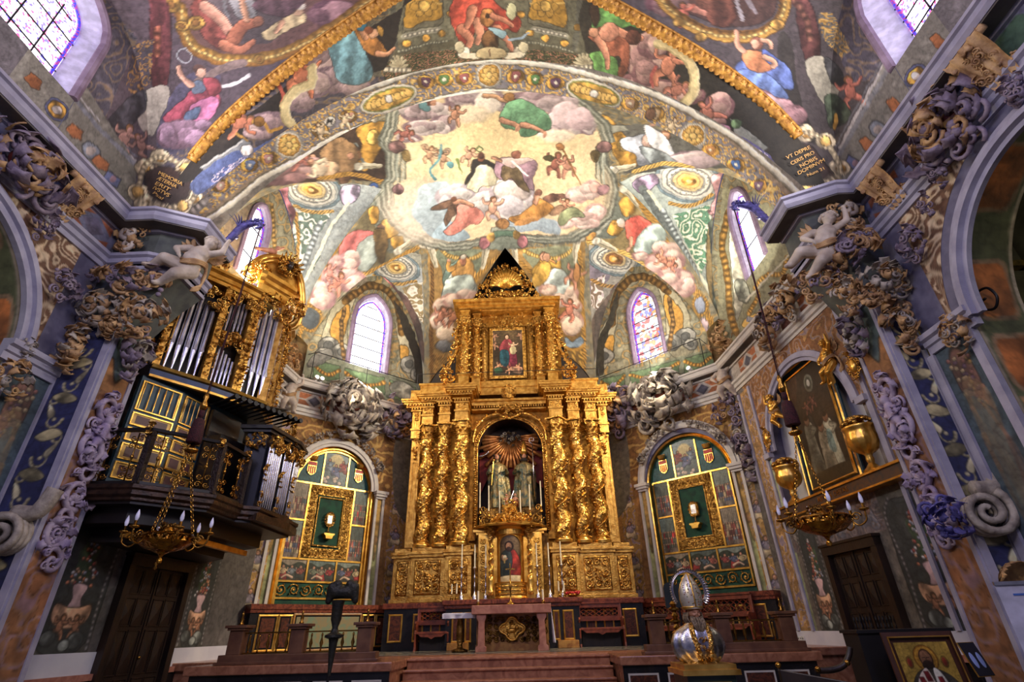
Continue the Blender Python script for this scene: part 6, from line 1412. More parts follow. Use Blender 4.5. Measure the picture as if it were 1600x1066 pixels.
for s_ in(-1,1):
    for(xc,y) in((1.60,.16),(1.18,-.08)):
        if at_proto is None:
            m2=MB();m2.lathe([(.17,0),(.18,.04),(.15,.08),(.145,.1),(.15,.8),(.14,2.3)],seg=22);rnd=random.Random(2)
            for k in range(110):a=rnd.uniform(0,6.28);z_=rnd.uniform(.1,2.25);c_=np.array([.145*math.cos(a),.145*math.sin(a),z_]);leaf(m2,c_,(-math.sin(a)*rnd.choice((-1,1)),math.cos(a),rnd.uniform(-.2,1.4)),(math.cos(a),math.sin(a),0),.13,.045,.5,2,k=5)
            at_proto=m2.build('attic_column',goldcv,alt,smooth=True);c_=MB();c_=capital(.14,.3).build('capital',goldfine,at_proto,smooth=2);c_.location=(0,0,2.12);c=at_proto
        else:c=copy_tree(at_proto,alt)
        c.location=(s_*xc,-y,9.7-1.15)
# painting of the attic with its frame
def madonna(p):
    p.E(0,-.35,.7,.9,(70,48,28),soft=.3);p.E(0,-.62,.36,.36,(206,172,84),soft=.22,sh=.1);p.cloud(0,.55,.7,.25,li=(70,60,48),dk=(30,26,22));p.cloud(-.5,-.2,.22,.3,li=(92,74,52),dk=(50,40,30));p.cloud(.5,-.2,.22,.3,li=(92,74,52),dk=(50,40,30))
    p.P([(-.12,-.55),(.1,-.55),(.22,-.3),(.3,.0),(.34,.35),(.2,.62),(-.1,.62),(-.3,.45),(-.28,0),(-.3,-.25)],(150,60,66),fold=.15);p.P([(-.25,-.1),(0,-.08),(.05,.2),(-.02,.58),(-.25,.5),(-.3,.2)],(34,78,92),fold=.15);p.P([(.1,.1),(.3,.12),(.34,.5),(.2,.6),(.08,.4)],(120,40,60),fold=.15)
    p.E(-.02,-.68,.095,.12,(54,36,26));p.E(-.02,-.66,.066,.09,(226,180,140),sh=.2);p.putto(.2,-.28,.17,10,(228,184,144));p.P([(.1,-.2),(.3,-.22),(.28,.05),(.12,.05)],(206,190,140),fold=.1)
    for(x,y,s_) in((-.48,-.72,1),(.5,-.72,-1),(-.35,.55,1),(.38,.62,-1),(.05,.72,1),(-.5,-.32,-1)):p.putto(x,y,.12,40*s_,(196,140,104),flip=s_,wing=(110,84,60))
    p.P([(.1,.6),(.5,.66),(.45,.9),(.15,.8)],(206,150,120),al=.4,ol=0);p.P([(-.5,.66),(-.3,.62),(-.2,.8),(-.45,.85)],(50,84,60),ol=0)
def flat_paint(name,parent,M,w,h,fn,step=.01,base=(60,50,40),material=None,px=None,seed=2,warp=.004,y=0.,shape=None):
    nu,nv=int(w/step)+2,int(h/step)+2;U,V=np.meshgrid(np.linspace(-w/2,w/2,nu),np.linspace(-h/2,h/2,nv),indexing='ij')
    pt=Paint(U,-V,base,warp=warp,seed=seed,px=px or step);fn(pt);P=np.stack([U,np.full_like(U,y),V],-1)
    o=grid_mesh(name,P,material or canvas,pt.out(),parent=parent,smooth=False,mask=None if shape is None else shape(U,V)[:-1,:-1]&shape(U,V)[1:,1:])
    if parent is None:o.matrix_world=M
    else:o.matrix_parent_inverse=parent.matrix_world.inverted();o.matrix_world=M
    return o
flat_paint('painting',alt,RM@Matrix.Translation((-.01,-.13,10.72)),1.36,2.16,madonna,base=(44,34,26))
mb=MB();frame_rect(mb,-.69,.67,9.64,11.80,[(0,0),(0,.05),(.03,.06),(.05,.03),(.09,.05),(.12,.03),(.12,0)],y=-.15)
for(x,z) in densify(np.array([(-.78,9.55),(.76,9.55),(.76,11.89),(-.78,11.89),(-.78,9.55)]),.06):mb.ball((x,-.11,z),.022,seg=6,rings=4)
A_(mb,'picture_frame',goldfine,smooth=2)
# crest: shell in a leafy ring
mb=MB()
for k in range(15):
    a=math.pi*(k+.5)/15;L_=.56;P=[(0+.06*math.cos(a),.35,13.28+.05*math.sin(a)),(L_*.6*math.cos(a),.60,13.28+L_*.65*math.sin(a)),(L_*1.1*math.cos(a),.56,13.28+L_*1.35*math.sin(a))];mb.tube(P,[.02,.055,.08],7)
A_(mb,'shell',goldsm,smooth=True)
mb=MB();mb.bbox((-.62,-.1,12.7),(.62,.4,12.95));mb.bbox((-.5,-.1,12.95),(.5,.36,13.2))
for k in range(13):
    a=math.pi*k/12;acanthus(mb,.3,.3,9,k,.14,.17,Matrix.Translation((.72*math.cos(a),.35,13.35+.92*math.sin(a))))
acanthus(mb,2.5,.32,60,5,.16,.18,Matrix.Translation((0,.45,12.86)),'rect');acanthus(mb,1.3,.3,24,6,.12,.16,Matrix.Translation((0,.4,12.98)),'rect')
for s_ in(-1,1):acanthus(mb,.4,.7,26,8,.16,.18,Matrix.Translation((s_*.85,.35,13.3)))
A_(mb,'crest_carving',goldcv,smooth=True)
for s_ in(-1,1):
    mb=MB();P=crom([(s_*1.85,.0,12.0),(s_*1.95,.05,11.4),(s_*1.88,.05,10.9),(s_*2.1,.1,10.3),(s_*2.35,.1,9.8),(s_*2.3,.1,9.5)],8,False);mb.tube(P,.07,8)
    scroll(mb,(s_*2.15,.1,9.65),(1,0,0),(0,0,1),.2,1.5,.05,s_);scroll(mb,(s_*2.02,.1,10.9),(1,0,0),(0,0,1),.13,1.4,.035,-s_)
    for i,p in enumerate(P[::4]):acanthus(mb,.3,.3,8,i,.1,.15,Matrix.Translation(tuple(p)))
    acanthus(mb,.45,.5,24,8,.16,.17,Matrix.Translation((s_*2.2,.1,9.75)));A_(mb,'side_scroll',goldcv,smooth=True)

# ================================================================== TABERNACLE, STATUES, CANDLES, ALTAR
tab=thing('tabernacle',(0,16.4,2.35),'gilded tabernacle with an arched door painted with Christ in red','tabernacle')
TM=Matrix(((1.13,0,0,-.04),(0,-1,0,16.45),(0,0,1,0),(0,0,0,1)))
bpy.context.view_layer.update()
def T_(mb,name,material,parent=None,smooth=False,bevel=0,root=None,M=None):
    root=root or tab;o=mb.build(name,material,parent or root,smooth=smooth,bevel=bevel)
    if parent is None:o.matrix_parent_inverse=root.matrix_world.inverted()
    o.matrix_world=TM if M is None else M
    return o
mb=MB()
mb.bbox((-.85,-.6,2.36),(-.5,-.06,4.2));mb.bbox((.5,-.6,2.36),(.85,-.06,4.2));mb.bbox((-.52,-.5,2.36),(.52,-.1,4.3));mb.lathe([(.42,2.36),(.44,2.4),(.41,2.44),(.41,2.78),(.43,2.8),(.35,2.82)],seg=28,c=(0,-.1,0))
mb.lathe([(.36,4.08),(.40,4.1),(.40,4.25),(.46,4.3),(.48,4.36),(.3,4.4)],seg=32,c=(0,-.1,0))
mb.bbox((-1.0,-.55,4.22),(1.0,-.05,4.30));mb.bbox((-.92,-.55,4.15),(.92,-.1,4.23))
T_(mb,'body',goldsm,bevel=.008,smooth=False)
mb=MB()
for s_ in(-1,1):
    relief(mb,.2,1.5,Matrix.Translation((s_*.72,-.06,3.3)),r=.09,th=.012);
for k in range(26):
    a=math.pi*.15+k*math.pi*.7/25
    for z in(2.5,2.6,2.7):mb.ball((.41*math.cos(a),-.1+.41*math.sin(a),z),.022,seg=6,rings=4)
for q in mb.parts(lambda c:int(c[0]>.6)-int(c[0]<-.6)):T_(q,'relief',goldfine,smooth=True)
for s_ in(-1,1):
    c=twisted(1.1,.05,.03,.3,vines=False,ph=0 if s_>0 else 2).build('column',goldcv,tab,smooth=True);c.matrix_parent_inverse=tab.matrix_world.inverted();c.matrix_world=Matrix.Translation((-.04+s_*.57,16.25,2.98))
    b=MB().lathe([(.09,-.5),(.09,-.4),(.06,-.36),(.1,-.15),(.09,-.04),(.06,0)],seg=14).build('baluster',goldsm,c,smooth=True)
    b=capital(.06,.12).build('capital',goldfine,c,smooth=2);b.location=(0,0,1.08)
# curved door, painted
def christ(p):
    p.E(.0,-.3,.3,.4,(120,96,70),soft=.2);p.P([(-.05,-.22),(.12,-.2),(.26,.1),(.3,.66),(.0,.66),(.02,.2)],(150,38,34),fold=.2,fa=.6);p.P([(-.2,-.15),(-.02,-.22),(.05,.05),(-.02,.4),(-.16,.66),(-.3,.66),(-.3,.1)],(52,64,66),fold=.15)
    p.E(-.02,-.32,.115,.15,(48,30,22));p.E(-.03,-.32,.072,.1,(190,136,100),sh=.2);p.E(-.03,-.25,.06,.06,(70,44,30));p.limb([(-.2,-.05),(-.16,.04),(-.08,.02)],(.09,.05),(196,150,116));p.E(-.13,-.03,.05,.05,(226,214,180));p.L([(-.14,.02),(-.14,.12)],.04,(190,160,90));p.P([(-.3,.5),(.3,.48),(.3,.68),(-.3,.68)],(196,180,140))
U,V=np.meshgrid(np.linspace(-.29,.29,60),np.linspace(-.62,.66,130),indexing='ij');pt=Paint(U,-V,(44,34,28),warp=.004,px=.011);christ(pt)
ang=U/.34;zt=.36+.29*np.sqrt(np.clip(1-(U/.29)**2,0,1));P=np.stack([.36*np.sin(ang),-.1+.36*np.cos(ang),3.44+np.minimum(V,zt)],-1)
o=grid_mesh('painted_door',P,canvas,pt.out(),parent=tab);o.matrix_parent_inverse=tab.matrix_world.inverted();o.matrix_world=TM
mb=MB();E_=[(-.29,-.62)]+[(.29*math.cos(a),.36+.29*math.sin(a)) for a in np.linspace(math.pi,0,20)]+[(.29,-.62)]
mb.tube([(.37*math.sin(x/.34),-.1+.37*math.cos(x/.34),3.44+z) for x,z in E_],.022,6);mb.lathe([(.355,2.82),(.355,4.1)],seg=32,c=(0,-.1,0),caps=False);T_(mb,'door_surround',goldsm,smooth=True)
mb=MB();mb.lathe([(.95,4.32),(.98,4.36),(.95,4.40),(.6,4.44),(.5,4.5),(.46,4.62),(.3,4.78),(.2,4.86),(.16,4.9),(.2,4.95),(.16,5.05),(.05,5.12)],seg=30,c=(0,-.35,0));T_(mb,'dome',goldsm,smooth=2)
mb=MB();
for k in range(16):a=math.pi*k/15;acanthus(mb,.26,.26,6,k,.06,.12,Matrix.Translation((.45*math.cos(a),-.35+.45*math.sin(a),4.62)))
acanthus(mb,.9,.3,30,2,.1,.15,Matrix.Translation((0,.1,4.55)));acanthus(mb,.4,.4,26,3,.12,.13,Matrix.Translation((0,-.1,4.95)))
for k in range(20):a=2*math.pi*k/20;leaf(mb,(.95*math.cos(a),-.35+.95*math.sin(a),4.38),(math.cos(a),math.sin(a),-.6),(math.cos(a),math.sin(a),0),.12,.05,.3,1,k=5)
T_(mb,'crest',goldcv,smooth=True)
mb=MB();mb.tube([(.02,-.1,5.1),(.14,-.08,5.45)],.014,6);mb.tube([(0,-.1,5.32),(.2,-.1,5.27)],.012,6);T_(mb,'cross',silver)
# ---- statues in the niche
def saint_statue(name,label,x,y,z,kind):
    M=Matrix.Translation((x,y,z));root=thing(name,(0,0,0),label,'statue',M=M);mb=MB()
    robe(mb,(0,0,0),[(0,.30,.24,0,0),(.3,.27,.22,.01,0),(.7,.24,.2,.02,0),(1.0,.22,.17,.02,0),(1.25,.25,.17,0,0),(1.42,.24,.14,0,0),(1.50,.10,.09,0,0)],9,.09)
    cap(mb,(0,0,1.45),(0,-.01,1.6),.06,.06);head_shape(mb,(0,-.02,1.70),.105)
    s_=-1 if kind=='bishop' else 1
    for a,b,c in(((.21*s_,0,1.36),(.34*s_,-.12,1.12),(.30*s_,-.28,1.2)),((-.21*s_,0,1.36),(-.3*s_,-.1,1.12),(-.2*s_,-.27,1.1))):
        cap(mb,a,b,.085,.075);cap(mb,b,c,.07,.045);hand(mb,np.array(c)+np.array([0,-.04,0]),(0,-1,.2),(0,0,1),.045,.6)
    robe(mb,(.02,.03,0),[(.15,.36,.2,.05*s_,.06),(.6,.36,.2,.04*s_,.05),(1.1,.34,.2,0,.03),(1.4,.24,.15,0,.02)],7,.12)
    remesh(mb,'robed_body',mat('gilded_polychrome_robe',(170,146,92),.4,.45,(60,84,76),5.,bump=.6,bscale=18.,voro=True,dist=1.),root,.017,2)
    mb=MB();mb.ball((0,-.07,1.69),(.072,.075,.095));mb.ball((0,-.15,1.69),(.012,.02,.025));mb.build('face',skin,root,smooth=True)
    mb=MB()
    for k in range(26):rnd=random.Random(k);a=rnd.uniform(-.3,math.pi+.3);mb.ball((.1*math.cos(a),.05*math.sin(a)-.0,1.69+rnd.uniform(-.12,.1)),.035,seg=7,rings=5)
    if kind=='bishop':
        for k in range(8):mb.ball(((k-3.5)*.018,-.12,1.58-.01*(k%3)),(.025,.03,.06),seg=6,rings=5)
    mb.build('hair',mat('dark_hair',(50,38,30),.7),root,smooth=True)
    if kind=='bishop':
        mb=MB();mb.lathe([(.1,1.76),(.115,1.9),(.10,2.05),(.05,2.2),(.0,2.28)],seg=16);mb.build('mitre',goldsm,root,smooth=True)
        mb=MB();mb.tube([(.30,-.3,.3),(.29,-.3,2.05)],.018,8);scroll(mb,(.29-.0,-.3,2.18),(0,0,1),(1,0,0),.12,1.3,.018,1,start=math.pi);mb.build('crozier',silver,root,smooth=True)
    else:
        mb=MB();P=[(.26*math.cos(a)-.05,0,1.98+.14*math.sin(a)) for a in np.linspace(math.pi*1.05,math.pi*1.95,16)];mb.tube(P,np.array([.01]+[.028]*14+[.01]),6,M=Matrix.Rotation(-.25,4,'Y'));mb.build('crescent_halo',silver,root,smooth=True)
        mb=MB();mb.tube([(-.18,-.28,.7),(-.1,-.3,1.5)],.02,6);mb.ball((-.1,-.3,1.52),.04);mb.build('staff',goldsm,root)
    root.matrix_world=M@Matrix.Scale(1.02,4)
    return root
saint_statue('saint_statue','robed saint statue under a silver crescent, left in the red niche',-.47,17.62,5.12,'martyr')
saint_statue('bishop_statue','statue of a bishop with mitre and crozier, right in the red niche',.47,17.62,5.12,'bishop')
mb=MB();mb.lathe([(.5,4.3),(.5,4.6),(.42,4.7)],c=(0,-.6,0),seg=24);mb.bbox((-1.05,-1.1,4.5),(1.05,-.3,4.75));mb.bbox((-.98,-1.1,4.75),(.98,-.4,5.0));mb.bbox((-.9,-1.1,5.0),(.9,-.45,5.12));
for s_ in(-1,1):scroll(mb,(s_*.8,-.28,4.7),(1,0,0),(0,0,1),.16,1.5,.035,s_)
A_(mb,'niche_plinth',darkgold,bevel=.02)
for i,x in enumerate((-.15,.13)):
    M=Matrix.Translation((x,17.25,5.12));r=thing('child_figure',(0,0,0),('small naked child figure lifting its arm between the two niche saints','small child figure sitting in a tub at the feet of the bishop statue')[i],'statue',M=M);mb=MB()
    cap(mb,(0,0,.1),(0,0,.24),.055,.05);mb.ball((0,0,.36),.05);mb.ball((0,-.045,.35),.012)
    for s_ in(-1,1):cap(mb,(s_*.05,0,.26),(s_*.1,-.03,.2 if(i or s_<0) else .36),.02,.016);cap(mb,(s_*.1,-.03,.2 if(i or s_<0) else .36),(s_*.09,-.07,.22 if(i or s_<0) else .46),.016,.014);cap(mb,(s_*.03,0,.1),(s_*.04,-.06,.0),.03,.02)
    remesh(mb,'body',skin,r,.009,2)
    mb=MB();mb.ball((0,.012,.375),(.052,.052,.045));mb.build('hair',mat('dark_hair',(50,38,30)),r,smooth=True)
    if i:MB().lathe([(.1,-.02),(.12,.16),(.1,.16),(.09,0)],seg=16).build('tub',redwood,r,smooth=True)
# ---- candlesticks
def candlestick(h_st,h_c,rc=.02,s=1.,arms=False):
    r=thing('candlestick',(0,0,0),'x','candlestick',None)
    MB().lathe([(.085*s,0),(.09*s,.015),(.06*s,.04),(.075*s,.08*s),(.045*s,.13*s),(.02,.16*s),(.02,h_st*.35),(.04*s,h_st*.4),(.018,h_st*.45),(.016,h_st*.62),(.034*s,h_st*.67),(.015,h_st*.72),(.015,h_st*.93),(.05*s,h_st*.97),(.055*s,h_st),(.02,h_st*.995)],seg=14).build('stem',silver if s>.9 else brass,r,smooth=True)
    MB().lathe([(rc,h_st-.01),(rc,h_st+h_c-.01),(.004,h_st+h_c)],seg=10).build('candle',wax,r,smooth=2)
    return r
cs=candlestick(.85,.62);cs.name='candlestick'
places=['leftmost of the six tall silver candlesticks before the tabernacle','second from the left of the six tall silver candlesticks','tall silver candlestick just left of the tabernacle','tall silver candlestick just right of the tabernacle','second from the right of the six tall silver candlesticks','rightmost of the six tall silver candlesticks before the tabernacle']
for i,(x,l) in enumerate(zip((-1.46,-1.08,-.76,.73,1.08,1.44),places)):
    c=cs if i==0 else copy_tree(cs);c.location=(x,16.3,2.375);tag(c,l,'candlestick','tall candlesticks on the gradine')
    c.scale=(1,1,1.0 if abs(x)<1.3 else 1.02)
c2=candlestick(.16,.26,.02,.6)
for i,(x,l) in enumerate(((-1.72,'short white candle in a brass holder, far left on the gradine'),(-1.58,'short white candle beside the far-left one on the gradine'),(1.32,'short white candle beside the rightmost tall candlestick'),(1.47,'short white candle farthest right, beside the red flowers'))):
    c=c2 if i==0 else copy_tree(c2);c.location=(x,16.22,2.375);tag(c,l,'candle','short candles on the gradine')
c3=candlestick(.10,.24,.025,.6)
for i,(x,l) in enumerate(((-.82,'thick short candle on the left end of the pink stone altar'),(.82,'thick short candle on the right end of the pink stone altar'))):
    c=c3 if i==0 else copy_tree(c3);c.location=(x,14.55,2.155);tag(c,l,'candle','candles on the altar table')
c4=candlestick(.18,.8,.02,.7)
for i,(x,z,l) in enumerate(((-.98,4.8,'outermost left tall candle at the niche'),(-.70,4.7,'second candle from the left in the niche'),(-.36,4.55,'candle before the robed of the left niche saint'.replace('robed of the ','')),(.30,4.55,'candle left of the bishop statue in the niche'),(.60,4.7,'candle before the bishop statue in the niche'),(.96,4.8,'outermost right tall candle at the niche'))):
    c=c4 if i==0 else copy_tree(c4);c.location=(x,16.72+(0 if abs(x)>.5 else .1),z);tag(c,l,'candle','candles in the niche')
for s_ in(-1,1):
    mb=MB();P=crom([(s_*.55,.35,4.55),(s_*.85,.36,4.45),(s_*.95,.3,4.6),(s_*.8,.3,4.75),(s_*.98,.28,4.85)],6,False);mb.tube(P,.02,6);scroll(mb,(s_*.86,.3,4.95),(1,0,0),(0,0,1),.1,1.4,.018,s_);scroll(mb,(s_*.93,.3,4.66),(1,0,0),(0,0,1),.1,1.3,.016,-s_)
    A_(mb,'candle_bracket',brass,smooth=True)
# ---- altar table
at=thing('altar_table',(0,14.6,1.15),'pink stone altar table on two block legs with a gilt relief front','altar')
AM=Matrix(((1,0,0,0.02),(0,-1,0,14.55),(0,0,1,1.158),(0,0,0,1)))
bpy.context.view_layer.update()
T2=lambda mb,n,m_,**k:T_(mb,n,m_,root=at,M=AM,**k)
T2(MB().bbox((-.98,-.55,.80),(.98,.28,1.0)),'mensa',pinkm,bevel=.015)
for s_ in(-1,1):
    mb=MB();mb.prism([(s_*.62,0),(s_*.88,0),(s_*.88,.10),(s_*.83,.13),(s_*.81,.64),(s_*.86,.72),(s_*.86,.80),(s_*.62,.80),(s_*.62,.72),(s_*.66,.64),(s_*.66,.13),(s_*.62,.10)],.0,.22);T2(mb,'leg',pinkm,bevel=.008)
T2(MB().bbox((-.9,-.5,.06),(.9,-.3,.80)).bbox((-.92,-.5,0),(.92,-.26,.14)),'altar_block',ochrem)
mb=MB();relief(mb,1.6,.58,Matrix.Translation((0,-.30,.47)),r=.075,th=.016);acanthus(mb,1.7,.6,90,12,.05,.12,Matrix.Translation((0,-.29,.47)),'rect',scr=.45);T2(mb,'relief_front',darkgold,smooth=True)
mb=MB();P=[(.26*(1+.16*math.cos(4*a))*math.cos(a)*1.05,-.22,.48+.22*(1+.16*math.cos(4*a))*math.sin(a)) for a in np.linspace(0,2*math.pi,60,endpoint=False)]
mb.tube(P,.03,7,closed=True);mb.add([(x,-.235,z) for x,y,z in P],[tuple(range(60))]);mb.ball((-.02,-.22,.44),(.13,.05,.06));mb.ball((.12,-.2,.5),(.05,.04,.05));mb.tube([(-.08,-.2,.4),(-.1,-.18,.3)],.02,6);mb.tube([(.05,-.2,.4),(.08,-.18,.3)],.02,6);mb.tube([(-.06,-.2,.5),(.02,-.2,.66)],.012,5);mb.tube([(-.04,-.2,.6),(.08,-.2,.57)],.012,5)
T2(mb,'medallion',gold,smooth=True)
# altar cross, cloths
ac=thing('altar_cross',(.0,14.62,2.158),'slim brass crucifix standing in the middle of the pink altar','cross')
MB().lathe([(.11,0),(.1,.03),(.04,.07),(.02,.12),(.02,.35),(.035,.4),(.018,.45),(.016,.62)],seg=14).build('foot',brass,ac,smooth=True);MB().bbox((-.012,-.012,.6),(.012,.012,.98)).bbox((-.12,-.012,.82),(.12,.012,.845)).build('crucifix',brass,ac)
ct=thing('credence_table',(-1.28,14.75,1.158),'small dark baluster stand under a white cloth left of the altar','table')
MB().lathe([(.2,0),(.2,.05),(.08,.08),(.06,.15),(.1,.3),(.09,.55),(.07,.7),(.1,.76),(.3,.8)],seg=16).build('pedestal',darkgold,ct,smooth=True);MB().box((0,0,.82),(.78,.5,.04)).build('top',redwood,ct)
def cloth_sheet(name,w,d,h,z,folds=.02):
    n=40;u=np.linspace(-1,1,n);P=np.zeros((n,n,3))
    for i,a in enumerate(u):
        for j,b in enumerate(u):
            x=a*(w/2+h);y=b*(d/2+h);ex=max(0,abs(x)-w/2);ey=max(0,abs(y)-d/2);X=math.copysign(min(abs(x),w/2)+.02*(ex>0)+folds*math.sin(y*22)*min(1,ex*6),x);Y_=math.copysign(min(abs(y),d/2)+.02*(ey>0)+folds*math.sin(x*22)*min(1,ey*6),y)
            P[i,j]=(X,Y_,z+.008-max(ex,ey))
    return P
o=grid_mesh('altar_cloth',cloth_sheet('c',.8,.52,.12,.84),cloth);o.location=(-1.28,14.75,1.158);tag(o,'white cloth over the small stand left of the altar','cloth')
o=MB();U=np.linspace(0,1,24);P=np.array([[(.995+.03*math.sin(9*v)*u_+.06*u_,14.35+.4*v,2.165-.85*u_) for v in np.linspace(0,1,20)] for u_ in U]);o=grid_mesh('altar_cloth',P,cloth);sm=o.modifiers.new('t','SOLIDIFY');sm.thickness=.01;tag(o,'white cloth hanging down the right end of the pink altar','cloth')
# red flowers
fl=thing('flower_bowl',(1.72,16.35,2.375),'low bowl of red flowers at the right end of the gradine','flowers');MB().lathe([(.06,0),(.14,.05),(.15,.08)],seg=14).build('bowl',brass,fl,smooth=True);mb=MB();rnd=random.Random(3)
for k in range(34):mb.ball((rnd.uniform(-.2,.2),rnd.uniform(-.06,.06),.09+rnd.uniform(0,.05)),.03,seg=6,rings=4)
mb.build('flowers',mat('red_petals',(196,40,44),.6),fl,smooth=True)
# gradine and marble wainscot under the altarpiece
gm=MB();gm.bbox((-1.95,16.0,2.24),(1.95,16.6,2.372));gm.bbox((-3.75,16.55,2.2),(3.75,17.2,2.35));gm.bbox((-1.9,16.05,2.15),(1.9,16.5,2.25));struct(gm.build('trim_13',redm,bevel=.02))
gm=MB();gm.bbox((-3.7,16.6,1.15),(3.7,17.4,2.22));gm.bbox((-1.85,16.1,1.15),(1.85,16.6,2.2));struct(gm.build('wall_back_wainscot',blackm))
def marble_panel(mb1,mb2,fr,u,z,w,h,d):
    M=fr.M(u,z,d);frame_rect(mb1,-w/2,w/2,-h/2,h/2,[(-.045,0),(-.045,.02),(-.02,.03),(0,.02),(0,0)],M);mb2.box((0,.008,0),(w-.08,.012,h-.08),M)
for fr,us,zc,hh in((Fr((-1.85,16.1),(1.85,16.1),(0,0)),((.32,.3),(.62,.18),(3.05,.18),(3.38,.3),(2.75,.14)),1.7,.72),(Fr((-3.7,16.6),(3.7,16.6),(0,0)),((.35,.4),(1.0,.3),(1.5,.3),(5.9,.3),(6.4,.3),(7.0,.4)),1.72,.7)):
    m1=MB();m2=MB()
    for u,w in us:marble_panel(m1,m2,fr,u,zc,w,hh,.002)
    struct(m1.build('trim_14',goldsm));struct(m2.build('trim_15',jasper))
gm=MB();
for s_ in(-1,1):a,b=sorted((s_*1.2,s_*1.75));gm.bbox((a,15.75,1.158),(b,16.12,1.34))
struct(gm.build('trim_16',ochrem,bevel=.01))

# ================================================================== PAINTED SIDE WALLS, DOORS
def cut(o,fr,test):
    bm=bmesh.new();bm.from_mesh(o.data);de=[]
    for f in bm.faces:
        c=np.array(f.calc_center_median());
        if test((c-fr.a)@fr.e,c[2]):de.append(f)
    bmesh.ops.delete(bm,geom=de,context='FACES');bm.to_mesh(o.data);bm.free()
def side_wall_paint(right):
    def f(p):
        V_=lambda P:[(x,-z) for x,z in P]
        p.P(V_([(-.1,3.0),(6,3.0),(6,8),(-.1,8)]),(112,106,104),smooth=False,ol=0)
        if right:
            p.orn(V_([(.6,5.4),(5.2,5.4),(5.2,7.8),(.6,7.8)]),((150,98,56),(190,142,80),(150,130,140)),scale=9,seed=21)
            for uc in(.35,5.15):
                p.P(V_([(uc-.28,1.4),(uc+.28,1.4),(uc+.28,7.6),(uc-.28,7.6)]),(168,128,76),smooth=False,ol=0);p.orn(V_([(uc-.22,1.5),(uc+.22,1.5),(uc+.22,7.5),(uc-.22,7.5)]),((160,120,72),(196,160,104),(140,124,150)),scale=9,seed=23)
            p.P(V_([(4.72,1.4),(4.9,1.4),(4.9,5.6),(4.72,5.6)]),(150,160,120),smooth=False,ol=0)
            # grotesque band between shelf and door
            p.P(V_([(.6,3.1),(4.8,3.1),(4.8,3.9),(.6,3.9)]),(118,104,110),smooth=False,ol=0)
            for u in(1.0,1.9,3.0,4.1):p.saint(u,-3.6,.22,0,(150,96,70),(110,120,150));p.E(u+.35,-3.45,.22,.14,(130,130,130),fold=.4,ol=.03)
            p.orn(V_([(.6,3.1),(4.8,3.1),(4.8,3.9),(.6,3.9)]),((104,96,104),(150,110,80),(150,150,160)),scale=9,seed=25,al=.5)
        for(ua,ub) in(((.12,1.45),(3.72,4.55)) if right else((.12,1.3),(3.6,4.5))):
            c=(ua+ub)/2;w=ub-ua
            p.P(V_([(ua,1.42),(ub,1.42),(ub,3.9),(ua,3.9)]),(84,82,76),smooth=False,ol=0);p.P(V_([(ua+.1,1.6),(ub-.1,1.6),(ub-.12,3.35),(c,3.55),(ua+.12,3.35)]),(58,62,62),sh=.1)
            for s_ in(-1,1):p.L(V_([(c+s_*w*.46,1.5),(c+s_*w*.42,2.4),(c+s_*w*.46,3.3),(c+s_*w*.3,3.6)]),.07,(120,118,122),smooth=True,beads=.1)
            rnd=random.Random(int(ua*10)+3)
            for k in range(16):p.P([(c+rnd.uniform(-.18,.18)*w-.05,-rnd.uniform(2.5,3.2)) for _ in range(3)],(66,90,62),al=.7,ol=0)
            for k in range(70):
                z=rnd.uniform(2.45,3.3);s_=(3.4-z)*.28*w;p.E(c+rnd.uniform(-1,1)*s_,-z,.03,.028,((196,196,206),(170,80,76),(190,150,120),(150,160,190),(196,120,90))[k%5],sh=.5,ol=.01)
            p.P(V_([(c-.14,2.45),(c+.14,2.45),(c+.08,2.25),(c+.12,2.1),(c-.12,2.1),(c-.08,2.25)]),(180,150,160),fold=.2);p.P(V_([(c-.3*w,2.15),(c-.1,2.1),(c+.1,2.1),(c+.3*w,2.15),(c+.28*w,1.9),(c,1.8),(c-.28*w,1.9)]),(196,150,120),fold=.3)
            p.putto(c-.12*w,-1.85,.14,10,(176,120,90));p.putto(c+.14*w,-1.85,.14,-10,(176,120,90),flip=-1)
            for(du,z,r) in((-.25,1.65,.13),(.22,1.62,.15),(.05,1.55,.1)):p.E(c+du*w,-z,r,r*.8,(104,112,112),fold=.4,ol=.03)
    return f
